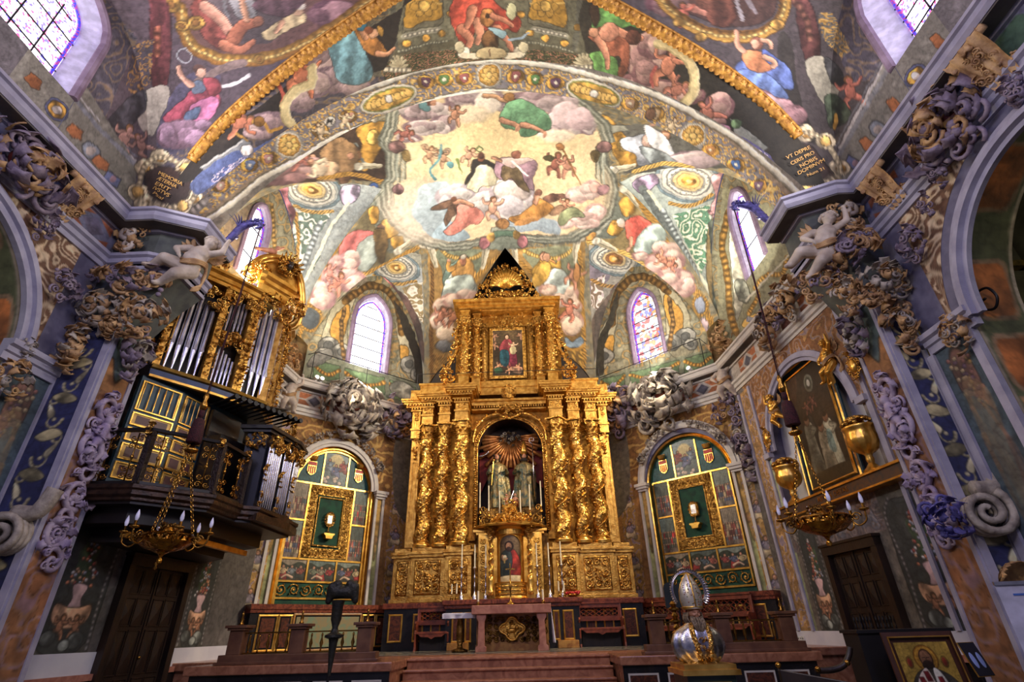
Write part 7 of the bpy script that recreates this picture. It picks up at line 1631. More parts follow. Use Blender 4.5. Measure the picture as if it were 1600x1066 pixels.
for fr,side,right in((sR,'right',True),(sL,'left',False)):
    o=band_paint('wall_%s_presbytery'%side,fr,0,fr.L,1.42,7.72,330,350,side_wall_paint(right),d=.012,base=(112,104,98) if right else(90,86,88),px=.018,seed=9)
    if right:cut(o,fr,lambda u,z:(abs(u-2.75)<1.85 and 4.05<z<5.55) or(z>=5.55 and(u-2.75)**2+(z-5.55)**2<1.85**2))
    struct(o)
    def slab(mb,fr,u0,u1,z0,z1,d0,d1):
        mb.add([fr(u0,z0,d0),fr(u1,z0,d0),fr(u1,z0,d1),fr(u0,z0,d1),fr(u0,z1,d0),fr(u1,z1,d0),fr(u1,z1,d1),fr(u0,z1,d1)],[(3,2,1,0),(4,5,6,7),(0,1,5,4),(1,2,6,5),(2,3,7,6),(3,0,4,7)]);return mb
    mb=MB();du0,du1=(1.72,3.47) if right else(1.5,3.37)
    slab(mb,fr,-.4,du0,1.10,1.43,0,.03);slab(mb,fr,du1,fr.L,1.10,1.43,0,.03);struct(mb.build('baseboard_%s_white'%side,plaster))
    mb=MB();slab(mb,fr,-.4,du0,1.0,1.10,0,.10);slab(mb,fr,du1,fr.L-1,1.0,1.10,0,.10);struct(mb.build('baseboard_%s_marble'%side,pinkm))
    mb=MB();slab(mb,fr,-.4,du0,0,1.0,0,.06);slab(mb,fr,du1,fr.L-1,0,1.0,0,.06);struct(mb.build('baseboard_%s_black'%side,blackm))
    if right:
        mb=MB();moulding(mb,fr,arch_path(fr,2.75,1.85,5.55,5.55,legs=False,n=44),[(0,0),(0,.07),(-.08,.10),(-.14,.10),(-.16,.05),(-.24,.05),(-.24,0)])
        for s_ in(-1,1):slab(mb,fr,2.75+s_*1.95-.14,2.75+s_*1.95+.14,5.42,5.55,0,.14);slab(mb,fr,2.75+s_*1.95-.1,2.75+s_*1.95-.03,4.05,5.42,0,.05)
        for u in(.08,.66,4.86,5.5):slab(mb,fr,u-.05,u+.05,1.43,7.6 if u>1 else 7.7,0,.06)
        struct(mb.build('trim_17',stone))
    # door: planked panels in a heavy frame
    d=thing('door_%d'%(2 if right else 1),(0,0,0),None,None);d['kind']='structure'
    mb=MB();slab(mb,fr,du0,du0+.16,0,3.03,0,.16);slab(mb,fr,du1-.16,du1,0,3.03,0,.16);slab(mb,fr,du0,du1,2.86,3.03,0,.17);slab(mb,fr,du0-.03,du1+.03,3.03,3.08,0,.2);mb.build('door_frame',wood,d)
    mb=MB();slab(mb,fr,du0+.16,du1-.16,0,2.86,0,.05);mid=(du0+du1)/2;slab(mb,fr,mid-.02,mid+.02,0,2.86,.05,.075)
    for(ua,ub) in((du0+.2,mid-.05),(mid+.05,du1-.2)):
        for za,zb_ in((.3,.95),(1.05,1.75),(1.85,2.3),(2.4,2.8)):
            hw=(ub-ua)/2-.02
            for c in(ua+hw/2+.01,ub-hw/2-.01):
                Mp=fr.M(c,(za+zb_)/2,.05);mb.add([(-hw/2+.02,0,-(zb_-za)/2),(hw/2-.02,0,-(zb_-za)/2),(hw/2-.02,0,(zb_-za)/2),(-hw/2+.02,0,(zb_-za)/2),(0,.035,0)],[(0,1,4),(1,2,4),(2,3,4),(3,0,4)],Mp);frame_rect(mb,-hw/2+.02,hw/2-.02,-(zb_-za)/2,(zb_-za)/2,[(-.0,0),(0,.02),(.02,.02),(.02,0)],Mp)
    mb.build('door_leaf',wood,d);MB().ball(fr(mid+.08,1.3,.08),.03).build('knob',brass,d,smooth=True)
    if right:
        mb=MB()
        for k in range(12):mb.lathe([(.012,1.45),(.022,1.5),(.012,1.56),(.022,1.62),(.012,1.68)],seg=8,M=Matrix.Translation(tuple(fr(du0+.3+k*.1+(.08 if k>5 else 0),0,.07))))
        mb.build('grille',iron,d)

# ================================================================== SIDE ALTARPIECES
def scene_fn(kind,seed):
    """one small painted panel in unit coordinates (-.5..7,.5)"""
    pal=[((196,176,130),(150,60,60),(90,100,140)),((110,120,100),(176,40,44),(140,130,110)),((120,130,140),(196,170,130),(150,70,60)),((150,140,130),(90,110,130),(176,90,80))]
    def f(p,x0,x1,y0,y1):
        rnd=random.Random(seed*7+kind);w=x1-x0;h=y1-y0;c=pal[seed%4]
        sky=((120,134,126),(96,116,112),(140,128,110),(80,94,88))[seed%4] if kind else(130,150,156)
        p.P([(x0,y0),(x1,y0),(x1,y1),(x0,y1)],sky,smooth=False,ol=0,sh=.3)
        if kind==0:     # crowning in heaven
            p.E((x0+x1)/2,y0+h*.35,w*.3,h*.24,(222,206,150),soft=.05);
            for(a,b,cc) in((.22,.42,(170,70,70)),(.78,.42,(110,130,150)),(.5,.55,(90,100,150))):p.saint(x0+w*a,y0+h*b,w*.15,0,cc,tuple(np.array(cc)*.8+30))
            for k in range(7):p.E(x0+w*rnd.random(),y0+h*rnd.uniform(.72,.98),w*.07,w*.06,(206,190,180),ol=.01)
        elif kind==1:   # crowd of standing figures
            p.P([(x0,y0+h*.42),(x1,y0+h*.38),(x1,y1),(x0,y1)],(96,84,66),smooth=False,ol=0)
            for k in range(9):x=x0+w*(k+.7)/10;p.L([(x,y0+h*.05),(x+w*.02,y0+h*.6)],.008,(70,60,50))
            for r_ in range(3):
                for k in range(7):
                    x=x0+w*(k+.5+rnd.uniform(-.2,.2))/7;y=y0+h*(.42+.17*r_);cc=c[rnd.randrange(3)];cc=tuple(np.array(cc)*rnd.uniform(.6,1.05));p.P([(x-w*.055,y+h*.3),(x-w*.05,y+.04*h),(x+w*.05,y+.04*h),(x+w*.06,y+h*.3)],cc,fold=.15,ol=.8);p.E(x,y,w*.035,w*.042,(196,146,116),ol=.006)
            p.P([(x0,y1-h*.12),(x1,y1-h*.12),(x1,y1),(x0,y1)],(110,96,84),al=.8,fold=.3,ol=0)
        else:             # landscape with a few figures
            p.P([(x0,y0+h*.3),(x0+w*.3,y0+h*.12),(x0+w*.6,y0+h*.3),(x1,y0+h*.15),(x1,y1),(x0,y1)],(44,52,38),ol=0);p.P([(x0,y0+h*.7),(x1,y0+h*.6),(x1,y1),(x0,y1)],(70,58,40),smooth=False,ol=0)
            for k in range(3):x=x0+w*(.2+.3*k);p.saint(x,y0+h*.55,h*.2,rnd.uniform(-15,15),c[(k+seed)%3],(176,50,50) if k==seed%3 else(60,66,60))
            p.limb([(x0+w*.45,y0+h*.85),(x0+w*.65,y0+h*.75),(x0+w*.8,y0+h*.88)],(h*.1,h*.05),(210,176,150))
    return f
def side_retable(name,label,fr,top_seed,lab):
    U0,ZC_=1.80,5.58;R_=1.42;D=-.22
    root=thing(name,(0,0,0),label,'altarpiece');cu=U0
    M0=fr.M(cu,0,D)
    # backboard with arched top
    mb=MB();pr=[(-R_,2.3)]+[(R_*math.cos(a),ZC_+R_*math.sin(a)) for a in np.linspace(math.pi,0,36)]+[(R_,2.3)];mb.prism(pr,-.06,0,M0);mb.build('backboard',velvetg,root)
    mb=MB();P=[fr(cu+x,z,D) for x,z in pr];mb.sweep([(.03,0),(.03,.12),(-.02,.15),(-.05,.09),(-.09,.15),(-.13,.15),(-.15,.07),(-.20,.07),(-.20,0)],P,n=fr.n);
    mb.build('gilt_frame',goldsm,root)
    r=.11;xs=(-1.30,-.70,.70,1.30);rows=(2.70,2.95,3.55,4.62,5.70)
    # battens
    mb=MB();hb=lambda x0,x1,z:mb.bbox((x0,0,z-.025),(x1,.045,z+.025),M0);vb=lambda x,z0,z1:mb.bbox((x-.025,0,z0),(x+.025,.045,z1),M0)
    hb(-1.3,1.3,2.52);hb(-1.3,1.3,2.95);hb(-1.3,1.3,3.55);hb(-1.3,-.74,4.62);hb(.74,1.3,4.62);hb(-1.3,1.3,5.72)
    for x in(-.44,.44):vb(x,2.95,3.55)
    for x in(-.42,.42):vb(x,5.72,6.82)
    for x in(-1.3,1.3):vb(x,2.5,5.72)
    for x in(-.74,.74):vb(x,3.55,5.72)
    mb.build('batten',goldsm,root)
    # painted panels
    def panel(x0,x1,z0,z1,kind,seed,arch=False):
        w,h=x1-x0,z1-z0;fn=scene_fn(kind,seed)
        sh=(lambda U,V:(U+(x0+x1)/2)**2+np.maximum(0,V+(z0+z1)/2-ZC_)**2<1.31**2) if arch else None
        def g(p):fn(p,-w/2,w/2,-h/2,h/2)
        p_=0
        if kind==9:
            def g(p):p.P([(-w/2,-h/2),(w/2,-h/2),(w/2,h/2),(-w/2,h/2)],(32,96,104),smooth=False,ol=0,sh=.25)
        flat_paint('painted_panel',root,fr.M((x0+x1)/2+cu,(z0+z1)/2,D+.012),w,h,g,step=.016,base=(90,90,80),px=.014,warp=.006,seed=seed,shape=sh)
    panel(-.41,.41,5.75,6.9,0,top_seed,True);panel(-1.32,-.44,5.75,6.9,9,1,True);panel(.44,1.32,5.75,6.9,9,2,True)
    for i,(a,b) in enumerate(((-1.29,-.76),(.76,1.29))):panel(a,b,4.64,5.70,1,top_seed+i+1);panel(a,b,3.57,4.60,1,top_seed+i+3)
    for i,(a,b) in enumerate(((-1.29,-.46),(-.42,.42),(.46,1.29))):panel(a,b,2.97,3.53,2,top_seed+i)
    # carved rinceau frame round the recess and predella frieze
    mb=MB();z0,z1=3.60,5.68
    mb.bbox((-.72,0,z0),(.72,.03,z0+.27),M0);mb.bbox((-.72,0,z1-.27),(.72,.03,z1),M0);mb.bbox((-.72,0,z0),(-.45,.03,z1),M0);mb.bbox((.45,0,z0),(.72,.03,z1),M0)
    for x in(-.585,.585):relief(mb,.26,1.6,M0@Matrix.Translation((x,.03,(z0+z1)/2)),r=.10,th=.012)
    for z in(z0+.135,z1-.135):relief(mb,1.4,.26,M0@Matrix.Translation((0,.03,z)),r=.10,th=.012)
    frame_rect(mb,-.42,.42,z0+.32,z1-.32,[(0,0),(0,.06),(.03,.07),(.05,.03),(.05,0)],M0);mb.build('carved_frame',goldfine,root,smooth=2)
    mb=MB();relief(mb,2.56,.38,M0@Matrix.Translation((0,.01,2.735)),r=.18,th=.014);mb.build('predella_frieze',goldfine,root,smooth=True)
    mb=MB();mb.bbox((-.42,.004,z0+.32),(.42,.02,z1-.32),M0);mb.build('velvet_panel',velvetg,root)
    # two shields of gold and red pales, crowned
    for x in(-.80,.80):
        mb=MB();o_=[(-.14,6.32),(.14,6.32),(.14,6.0),(.09,5.93),(0,5.88),(-.09,5.93),(-.14,6.0)];mb.prism([(x+a,z+.08) for a,z in o_],.02,.05,M0);mb.lathe([(.11,0),(.13,.05),(.15,.12)],seg=12,M=M0@Matrix.Translation((x,.08,6.42))@Matrix.Scale(.9,4))
        for k in range(5):mb.ball((x-.12+.06*k,.08,6.56),.022,M0,6,4)
        s=mb.build('shield',goldsm,root)
        mb=MB();
        for k in range(4):mb.bbox((x-.12+.065*k,.05,6.0+(.04 if k in(0,3) else 0)),(x-.075+.065*k,.062,6.24),M0)
        mb.bbox((x-.13,.05,6.27),(x+.13,.062,6.38),M0);mb.build('red_pale',mat('red_enamel',(190,44,30),.5),s)
    # reliquary on a bracket inside the recess
    rq=thing('reliquary',(0,0,0),lab,'reliquary');Mq=fr.M(cu,4.55,D+.03)
    mb=MB();mb.bbox((-.10,.03,.0),(.10,.07,.30),Mq);frame_rect(mb,-.10,.10,.0,.30,[(0,.03),(0,.08),(.03,.09),(.05,.05),(.05,.03)],Mq)
    for k in range(14):a=2*math.pi*k/14;leaf(mb,(.12*math.cos(a),.05,.15+.17*math.sin(a)),(math.cos(a),.1,math.sin(a)),(0,1,0),.1,.04,.5,2,M=Mq,k=5)
    mb.lathe([(.012,-.2),(.02,-.14),(.012,-.08),(.012,-.02)],c=(0,.06,0),seg=10,M=Mq);mb.lathe([(.07,-.24),(.05,-.22),(.015,-.2)],c=(0,.08,0),seg=14,M=Mq)
    mb.build('monstrance',goldfine,rq,smooth=2);MB().bbox((-.08,.075,.02),(.08,.085,.28),Mq).build('relic_window',silver,rq)
    mb=MB();mb.prism([(-.17,-.26),(.17,-.26),(.17,-.30),(.12,-.34),(.10,-.42),(-.10,-.42),(-.12,-.34),(-.17,-.30)],.0,.2,Mq);mb.build('bracket',goldsm,rq,bevel=.008)
    return root
side_retable('side_altarpiece','arched gilt altarpiece of small painted panels left of the main one',dL,0,'gilt framed reliquary on a bracket in the left arched altarpiece')
side_retable('side_altarpiece','arched gilt altarpiece of small painted panels right of the main one',dR,2,'gilt framed reliquary on a bracket in the right arched altarpiece')

# ================================================================== THE LARGE CANVAS, ITS SHELF, URNS AND GILT FIGURES
pc=thing('large_painting',(0,0,0),'tall dark painting of kneeling white-robed figures leaning in the right arch, framed teal and gold','painting')
pw,ph=1.86,3.05;PMx=sR.M(2.57,4.13+ph/2,-.10)@Matrix.Rotation(.04,4,'X')
def dark_canvas(p):
    p.cloud(0,.2,.8,1.1,li=(58,52,44),dk=(34,30,28));p.E(-.1,-.95,.17,.22,(120,124,110),ol=.02);p.E(-.1,-.95,.12,.16,(80,84,70));p.E(-.1,-.95,.06,.09,(206,206,196))
    p.P([(.3,-1.4),(.8,-1.4),(.8,-.5),(.45,-.9)],(90,60,44),al=.6,ol=0);
    for x,y in((-.05,-.5),(.2,-.45)):p.putto(x,y,.14,20,(130,84,72))
    p.P([(.1,-.1),(.25,-.25),(.4,0),(.4,.5),(.1,.6)],(44,46,44),fold=.1)
    for x,y,c in((-.35,.3,(150,150,130)),(-.1,.45,(130,124,104)),(.35,.15,(96,96,84))):
        p.P([(x-.14,y-.2),(x+.14,y-.2),(x+.2,y+.4),(x+.24,y+.95),(x-.2,y+.95),(x-.16,y+.3)],c,fold=.2,sh=.3);p.E(x,y-.3,.09,.11,(130,96,74),ol=.02);p.E(x,y-.37,.08,.06,(50,40,32));p.limb([(x-.1,y-.1),(x-.25,y-.02),(x-.1,y+.08)],(.09,.05),c)
    p.P([(-.4,.35),(-.25,.3),(-.2,.7),(-.4,.8)],(80,130,140),al=.6,ol=0);p.P([(-.7,1.1),(.7,1.1),(.7,1.4),(-.7,1.4)],(50,44,34),ol=0)
flat_paint('canvas',pc,PMx@Matrix.Translation((0,.03,0)),pw-.36,ph-.36,dark_canvas,step=.017,base=(40,35,30),px=.016,warp=.01,material=darkcanvas)
def PC(mb,n,m_,**k):
    o=mb.build(n,m_,pc,**k);o.matrix_parent_inverse=pc.matrix_world.inverted();o.matrix_world=PMx;return o
PC(MB().bbox((-pw/2,-.03,-ph/2),(pw/2,.0,ph/2)),'stretcher',wood)
mb=MB();frame_rect(mb,-pw/2,pw/2,-ph/2,ph/2,[(0,0),(0,.06),(-.02,.08),(-.04,.05),(-.04,0)]);frame_rect(mb,-pw/2+.17,pw/2-.17,-ph/2+.17,ph/2-.17,[(0,0),(0,.05),(-.03,.06),(-.05,.02),(-.05,0)]);PC(mb,'gilt_moulding',goldsm)
mb=MB();frame_rect(mb,-pw/2+.04,pw/2-.04,-ph/2+.04,ph/2-.04,[(0,0),(0,.05),(-.13,.04),(-.13,0)]);PC(mb,'teal_band',teal)
def text_obj(name,s,size,M,material,label=None,cat=None,parent=None,ext=.004,align='CENTER'):
    c=bpy.data.curves.new(name,'FONT');c.body=s;c.size=size;c.extrude=ext;c.align_x=align;c.align_y='CENTER'
    t=bpy.data.objects.new('tmp_text',c);COL.objects.link(t);dg=bpy.context.evaluated_depsgraph_get();me=bpy.data.meshes.new_from_object(t.evaluated_get(dg));bpy.data.objects.remove(t);me.name=name;me.materials.clear();me.materials.append(material)
    o=bpy.data.objects.new(name,me);COL.objects.link(o)
    if parent is not None:o.parent=parent;o.matrix_parent_inverse=parent.matrix_world.inverted()
    o.matrix_world=M
    if label:tag(o,label,cat)
    return o
shf=thing('inscribed_shelf',(0,0,0),'long dark shelf with gilt edges and worn lettering under the large painting','shelf')
mb=MB();slab(mb,sR,.15,4.75,3.84,4.06,0,.26);mb.build('board',mat('dark_marbled_shelf',(54,50,54),.4,0,(96,66,44),4.,dist=2.),shf)
mb=MB();slab(mb,sR,.12,4.78,4.055,4.10,0,.30);slab(mb,sR,.12,4.78,3.81,3.845,0,.29);mb.build('gilt_edge',goldsm,shf)
def face_mat(fr,u,z,d):
    p=fr(u,z,d);X_=np.cross(np.array([0,0,1.]),fr.n)   # reading direction for someone in the room
    return Matrix(((X_[0],0,fr.n[0],p[0]),(X_[1],0,fr.n[1],p[1]),(X_[2],1,fr.n[2],p[2]),(0,0,0,1)))
text_obj('lettering','ASTENS  DEITAS',.15,face_mat(sR,2.35,3.95,.265),brass,parent=shf)
def urn(label,u,d=.14):
    M=sR.M(u,4.10,d);r=thing('gilt_urn',(0,0,0),label,'urn','gilt urns on the shelf',M=M)
    mb=MB();mb.lathe([(.17,0),(.18,.03),(.13,.07),(.10,.10),(.055,.16),(.075,.24),(.06,.30),(.08,.34),(.14,.38)],seg=24);mb.build('foot',goldsm,r,smooth=2)
    n=48;t=np.linspace(0,2*math.pi,n,endpoint=False);prf=[(.12,.36,1),(.22,.44,1),(.27,.54,1),(.285,.64,.4),(.27,.74,0),(.28,.82,0),(.31,.86,0),(.29,.88,0)];V=[]
    for(rr,z,g) in prf:f=1+.07*g*np.abs(np.sin(8*t));V.append(np.stack([rr*f*np.cos(t),rr*f*np.sin(t),np.full(n,z)],1))
    mb=MB();mb.add(np.concatenate(V),[(i*n+j,i*n+(j+1)%n,(i+1)*n+(j+1)%n,(i+1)*n+j) for i in range(len(prf)-1) for j in range(n)]);mb.build('bowl',goldsm,r,smooth=True)
    mb=MB();rnd=random.Random(5)
    for k in range(70):a=rnd.uniform(0,6.28);q=rnd.random()**.5;mb.ball((.27*q*math.cos(a),.27*q*math.sin(a),.90+.16*math.sqrt(1-q*q)),(.05,.05,.045),seg=7,rings=5)
    mb.build('fruit',goldcv,r,smooth=True);r.matrix_world=M@Matrix.Scale(1.02,4);return r
urn('gilt urn heaped with fruit at the right end of the shelf',1.08);urn('gilt urn heaped with fruit at the left end of the shelf, behind the hanging lamp',3.95)
for(px,py,k,pose,q,lab) in((1300,563,.95,1,-1,'gilt winged cherub right of the large painting\'s top'),(1214,640,.9,1,1,'gilt winged cherub at the left edge of the large painting')):
    u,z=sR.hit(px,py,.05 if u else 0);putto_statue('gilt_cherub',lab,sR.M(u,z-.45,.0),k,pose,3,goldsm,'cherub','gilt cherubs round the painting',q)
for(px,py,lab) in((1335,572,'small gilt scrolled cartouche on the right side of the painting arch'),(1199,685,'small gilt scrolled cartouche on the left side of the painting arch')):
    u,z=sR.hit(px,py,.08);c=thing('gilt_cartouche',(0,0,0),lab,'ornament');Mc=sR.M(u,z,.06)
    mb=MB();mb.ball((0,.05,0),(.11,.06,.15),Mc,14,10);
    c0_=mb.build('medallion',goldsm,c,smooth=True);mb=MB()
    for k in range(12):a=2*math.pi*k/12;scroll(mb,(.14*math.cos(a),.04,.2*math.sin(a)),(1,0,0),(0,0,1),.06,1.3,.014,1 if k%2 else -1,Mc,a,14)
    leaf(mb,(0,.04,-.2),(0,.1,-1),(0,1,0),.22,.08,.5,3,M=Mc);leaf(mb,(0,.04,.2),(0,.1,1),(0,1,0),.18,.08,.5,3,M=Mc);mb.build('scrollwork',goldcv,c,smooth=True)

# ================================================================== STUCCO ORNAMENT
def stucco(name,label,fr,px,py,wpx,hpx,n=34,m1=None,m2=None,d=.04,shape='oval',group=None,core=None,seed=None,size=1.):
    u,z=fr.hit(px,py,d);P=fr(u,z,d);dist=float((P-CAMP)@FW);w=1.18*wpx*dist/FPX;h=1.18*hpx*dist/FPX
    M=fr.M(u,z,d);r=thing(name,(0,0,0),label,'stucco ornament',group);sd=seed or int(px+py)
    bpy.context.view_layer.update();s=.34*math.sqrt(w*h)*size
    mb=MB();acanthus(mb,w,h,n,sd,s*.9,s,M,shape);mb.build('foliage',m1 or stuccoO,r,smooth=True)
    mb=MB();acanthus(mb,w*.9,h*.9,n//2,sd+1,s*1.25,s*.9,M,shape);mb.build('blossoms',m2 or stuccoP,r,smooth=True)
    if core:core(r,M,w,h)
    return r
gAR=Fr(PIER[1][1],PIER[1][2],(0,8.6));gBR=Fr(PIER[1][0],PIER[1][1],(0,0));gAL=Fr(PIER[-1][1],PIER[-1][2],(0,8.4));gBL=Fr(PIER[-1][0],PIER[-1][1],(0,0))
fAR=Fr((6.88,8.0),(6.38,8.24),(0,0));fBR=Fr((7.5,8.0),(6.88,8.0),(0,0));fAL=Fr((-6.88,8.0),(-6.38,8.24),(0,0));fBL=Fr((-7.75,8.0),(-6.88,8.0),(0,0))
st_r=[(fAR,1322,392,70,60,stuccoO,stuccoP,'ochre leaf cluster under the right corner cherub'),(fBR,1382,442,70,48,stuccoG,stuccoO,'cream and ochre leaf cluster on the right pier capital'),(fAR,1280,445,56,40,stuccoO,stuccoP,'small leaf cluster left of the right pier capital'),(fAR,1322,462,44,60,stuccoO,stuccoG,'ochre leaf spray on the edge of the right pier'),(gAR,1345,520,44,80,stuccoP,stuccoG,'hanging purple and white leaf drop on the right pier'),(gBR,1404,512,50,76,stuccoO,stuccoG,'hanging ochre leaf drop on the right pier'),(fBR,1356,466,40,36,stuccoO,stuccoO,'fruit bunch on the right pier capital')]
st_l=[(fAL,214,443,76,50,stuccoO,stuccoP,'ochre leaf cluster under the left corner cherub'),(fBL,160,486,66,50,stuccoG,stuccoO,'cream leaf cluster on the left pier capital'),(fBL,141,432,44,50,stuccoP,stuccoO,'small leaf cluster left of the left pier capital'),(fAL,222,500,56,60,stuccoO,stuccoG,'ochre leaf spray on the edge of the left pier'),(gAL,200,552,50,76,stuccoP,stuccoG,'hanging purple and white leaf drop on the left pier'),(gBL,126,548,50,76,stuccoO,stuccoG,'hanging ochre leaf drop on the left pier'),(fBL,184,512,40,36,stuccoO,stuccoO,'fruit bunch on the left pier capital')]
for lst in(st_r,st_l):
    for fr,px,py,w,h,a,b,lab in lst:stucco('leaf_cluster','painted stucco '+lab,fr,px,py,w,h,30,a,b,shape='drop' if h>w*1.3 else 'oval',d=.05)
for fr,px,py,w,h,a,b,lab in((nR,1432,380,44,50,stuccoP,stuccoP,'purple leaf cluster on the right chapel arch'),(nR,1470,268,26,44,stuccoP,stuccoP,'string of purple leaves above the right chapel arch'),(nR,1450,318,22,40,stuccoP,stuccoP,'lower string of purple leaves by the right chapel arch'),(nR,1590,140,34,50,stuccoP,stuccoP,'purple leaf spray near the crown of the right chapel arch'),(nL,96,446,44,40,stuccoP,stuccoP,'purple leaf cluster on the left chapel arch'),(nL,68,350,26,50,stuccoP,stuccoP,'string of purple leaves above the left chapel arch'),
        (nR,1500,520,46,50,stuccoO,stuccoG,'ochre leaf cluster with a white flower at the right arch impost'),(nL,10,590,60,50,stuccoO,stuccoG,'ochre leaf cluster with a white flower at the left arch impost'),(nL,40,545,26,26,stuccoG,stuccoG,'pale leaf tuft at the left arch impost')):
    stucco('leaf_cluster','painted stucco '+lab,fr,px,py,w,h,20,a,b,d=.10)
def cross_core(r,M,w,h):
    mb=MB();mb.ball((0,.12,0),(w*.22,.12,h*.22),M,20,12);o=mb.build('shield',mat('maroon_shield',(110,44,40),.5),r,smooth=True)
    mb=MB()
    for k in range(4):a=math.pi/4+k*math.pi/2;mb.prism([(.02*math.cos(a),.02*math.sin(a)),(w*.17*math.cos(a-.4),h*.17*math.sin(a-.4)),(w*.19*math.cos(a),h*.19*math.sin(a)),(w*.17*math.cos(a+.4),h*.17*math.sin(a+.4))],.19,.245,M)
    mb.build('cross',stuccoO,o)
stucco('cartouche','stucco cartouche with a cross, high on the right nave frieze',nR,1490,195,110,100,50,stuccoP,stuccoO,core=cross_core,d=.08)
stucco('cartouche','stucco cartouche with a cross, high on the left nave frieze',nL,30,262,110,90,50,stuccoP,stuccoO,core=cross_core,d=.08)
def coat_core(r,M,w,h):
    mb=MB();mb.ball((0,.10,0),(w*.2,.10,h*.24),M,20,12);mb.build('medallion',mat('shield_green_red',(120,110,84),.5,0,(170,60,44),5.),r,smooth=True)
stucco('cartouche','grey leafy stucco cartouche over the left arched altarpiece',dL,547,643,84,74,46,stuccoG,stuccoG,core=coat_core);stucco('cartouche','grey leafy stucco cartouche over the right arched altarpiece',dR,1035,628,84,74,46,stuccoG,stuccoG,core=coat_core)
stucco('cartouche','leafy stucco cluster left of the main altarpiece cornice',dL,618,655,44,60,26,stuccoP,stuccoO);stucco('cartouche','leafy stucco cluster right of the main altarpiece cornice',dR,970,642,46,66,26,stuccoP,stuccoO)
for fr,side in((dL,'left'),(dR,'right')):
    for s_ in(-1,1):
        r=thing('leaf_garland',(0,0,0),'stucco leaf garland on the %s shoulder of the %s altarpiece arch'%(('inner','outer')[s_>0],side),'stucco ornament','garlands on the diagonal arches')
        mb=MB()
        for k in range(11):
            a=math.pi/2-s_*(.22+k*.085);M=fr.M(1.85+1.62*math.cos(a),5.7+1.62*math.sin(a),.1);acanthus(mb,.2,.2,5,k,.06,.14 if k<9 else .26,M)
        mb.build('foliage',stuccoG,r,smooth=True)
for px,py,fr,lab in((1362,262,nR,'carved mantle bracket in the right nave frieze, nearest the corner'),(1528,90,nR,'carved mantle bracket in the right nave frieze, at the image top'),(112,322,nL,'carved mantle bracket in the left nave frieze')):
    u,z=fr.hit(px,py,.3);z=8.65;r=thing('mantle_bracket',(0,0,0),'ochre '+lab,'bracket','mantle brackets of the nave frieze');M=fr.M(u,z-.05,.05)
    n=14;a=np.linspace(0,1,n);V=[]
    prof=[(.06,-.42),(.08,-.34),(.16,-.2),(.22,-.05),(.30,.08),(.40,.2),(.42,.28)]
    mb=MB();m_=len(prof)
    for(y,zz) in prof:
        w_=.20+.12*(zz+.42)/.7
        for k in range(n):x=-w_+2*w_*k/(n-1);V.append((x,y+.03*math.cos(k*1.9),zz-.03*abs(math.sin(k*1.2))))
    mb.add(V,[(i*n+k,i*n+k+1,(i+1)*n+k+1,(i+1)*n+k) for i in range(m_-1) for k in range(n-1)],M);mb.build('mantle',stuccoO,r,smooth=True)
    mb=MB();acanthus(mb,.5,.6,30,4,.1,.16,M@Matrix.Translation((0,.2,-.02))@Matrix.Rotation(-.6,4,'X'),'rect',scr=.5);mb.build('carving',stuccoO,r,smooth=True);mb=MB();mb.tube([(-.34,.34,.26),(.34,.34,.26)],.06,10,M);mb.build('roll',stuccoO,r,smooth=True)
for px,py,lab in((1236,470,'gilt scroll bracket under the right presbytery cornice, nearer the pier'),(1206,520,'gilt scroll bracket under the right presbytery cornice, farther from the pier'),(1265,440,'leafy bracket next to the right pier')):
    stucco('scroll_bracket',lab,sR,px,py,46,62,24,stuccoO,stuccoG,d=.16,shape='drop')
stucco('leaf_cluster','violet leaf cluster with fruit on the right side frieze',sR,1215,490,50,40,22,stuccoP,stuccoO,d=.14)
stucco('leaf_cluster','purple leaf drop under the right small cherub',dR,1140,645,44,40,22,stuccoP,stuccoO,d=.05);stucco('leaf_cluster','leafy drop hanging on the pilaster right of the right arched altarpiece',dR,1168,700,28,80,22,stuccoP,stuccoG,shape='drop',d=.05)
# big volutes at the corners of the nave cornice
for sg,fr,px,py,lab in((1,fBR,1322,336,'right'),(-1,fBL,206,372,'left')):
    u,z=fr.hit(px,py,.1);M=fr.M(u,z,.06);r=thing('volute_ornament',(0,0,0),'pale double scroll with ochre leaves between cornice and capital, %s pier'%lab,'stucco ornament')
    mb=MB();scroll(mb,(-.05,.1,.10),(1,0,0),(0,0,1),.17,1.7,.05,sg,M,1.5);scroll(mb,(.02,.1,-.22),(1,0,0),(0,0,1),.13,1.6,.04,-sg,M,4.5);mb.tube(crom([(-.15,.1,.2),(.0,.12,.0),(.12,.1,-.15)],6,False),.05,7,M);mb.build('scroll',stuccoW,r,smooth=True)
    mb=MB();acanthus(mb,.55,.75,30,3,.12,.2,M);mb.build('foliage',stuccoO,r,smooth=True)
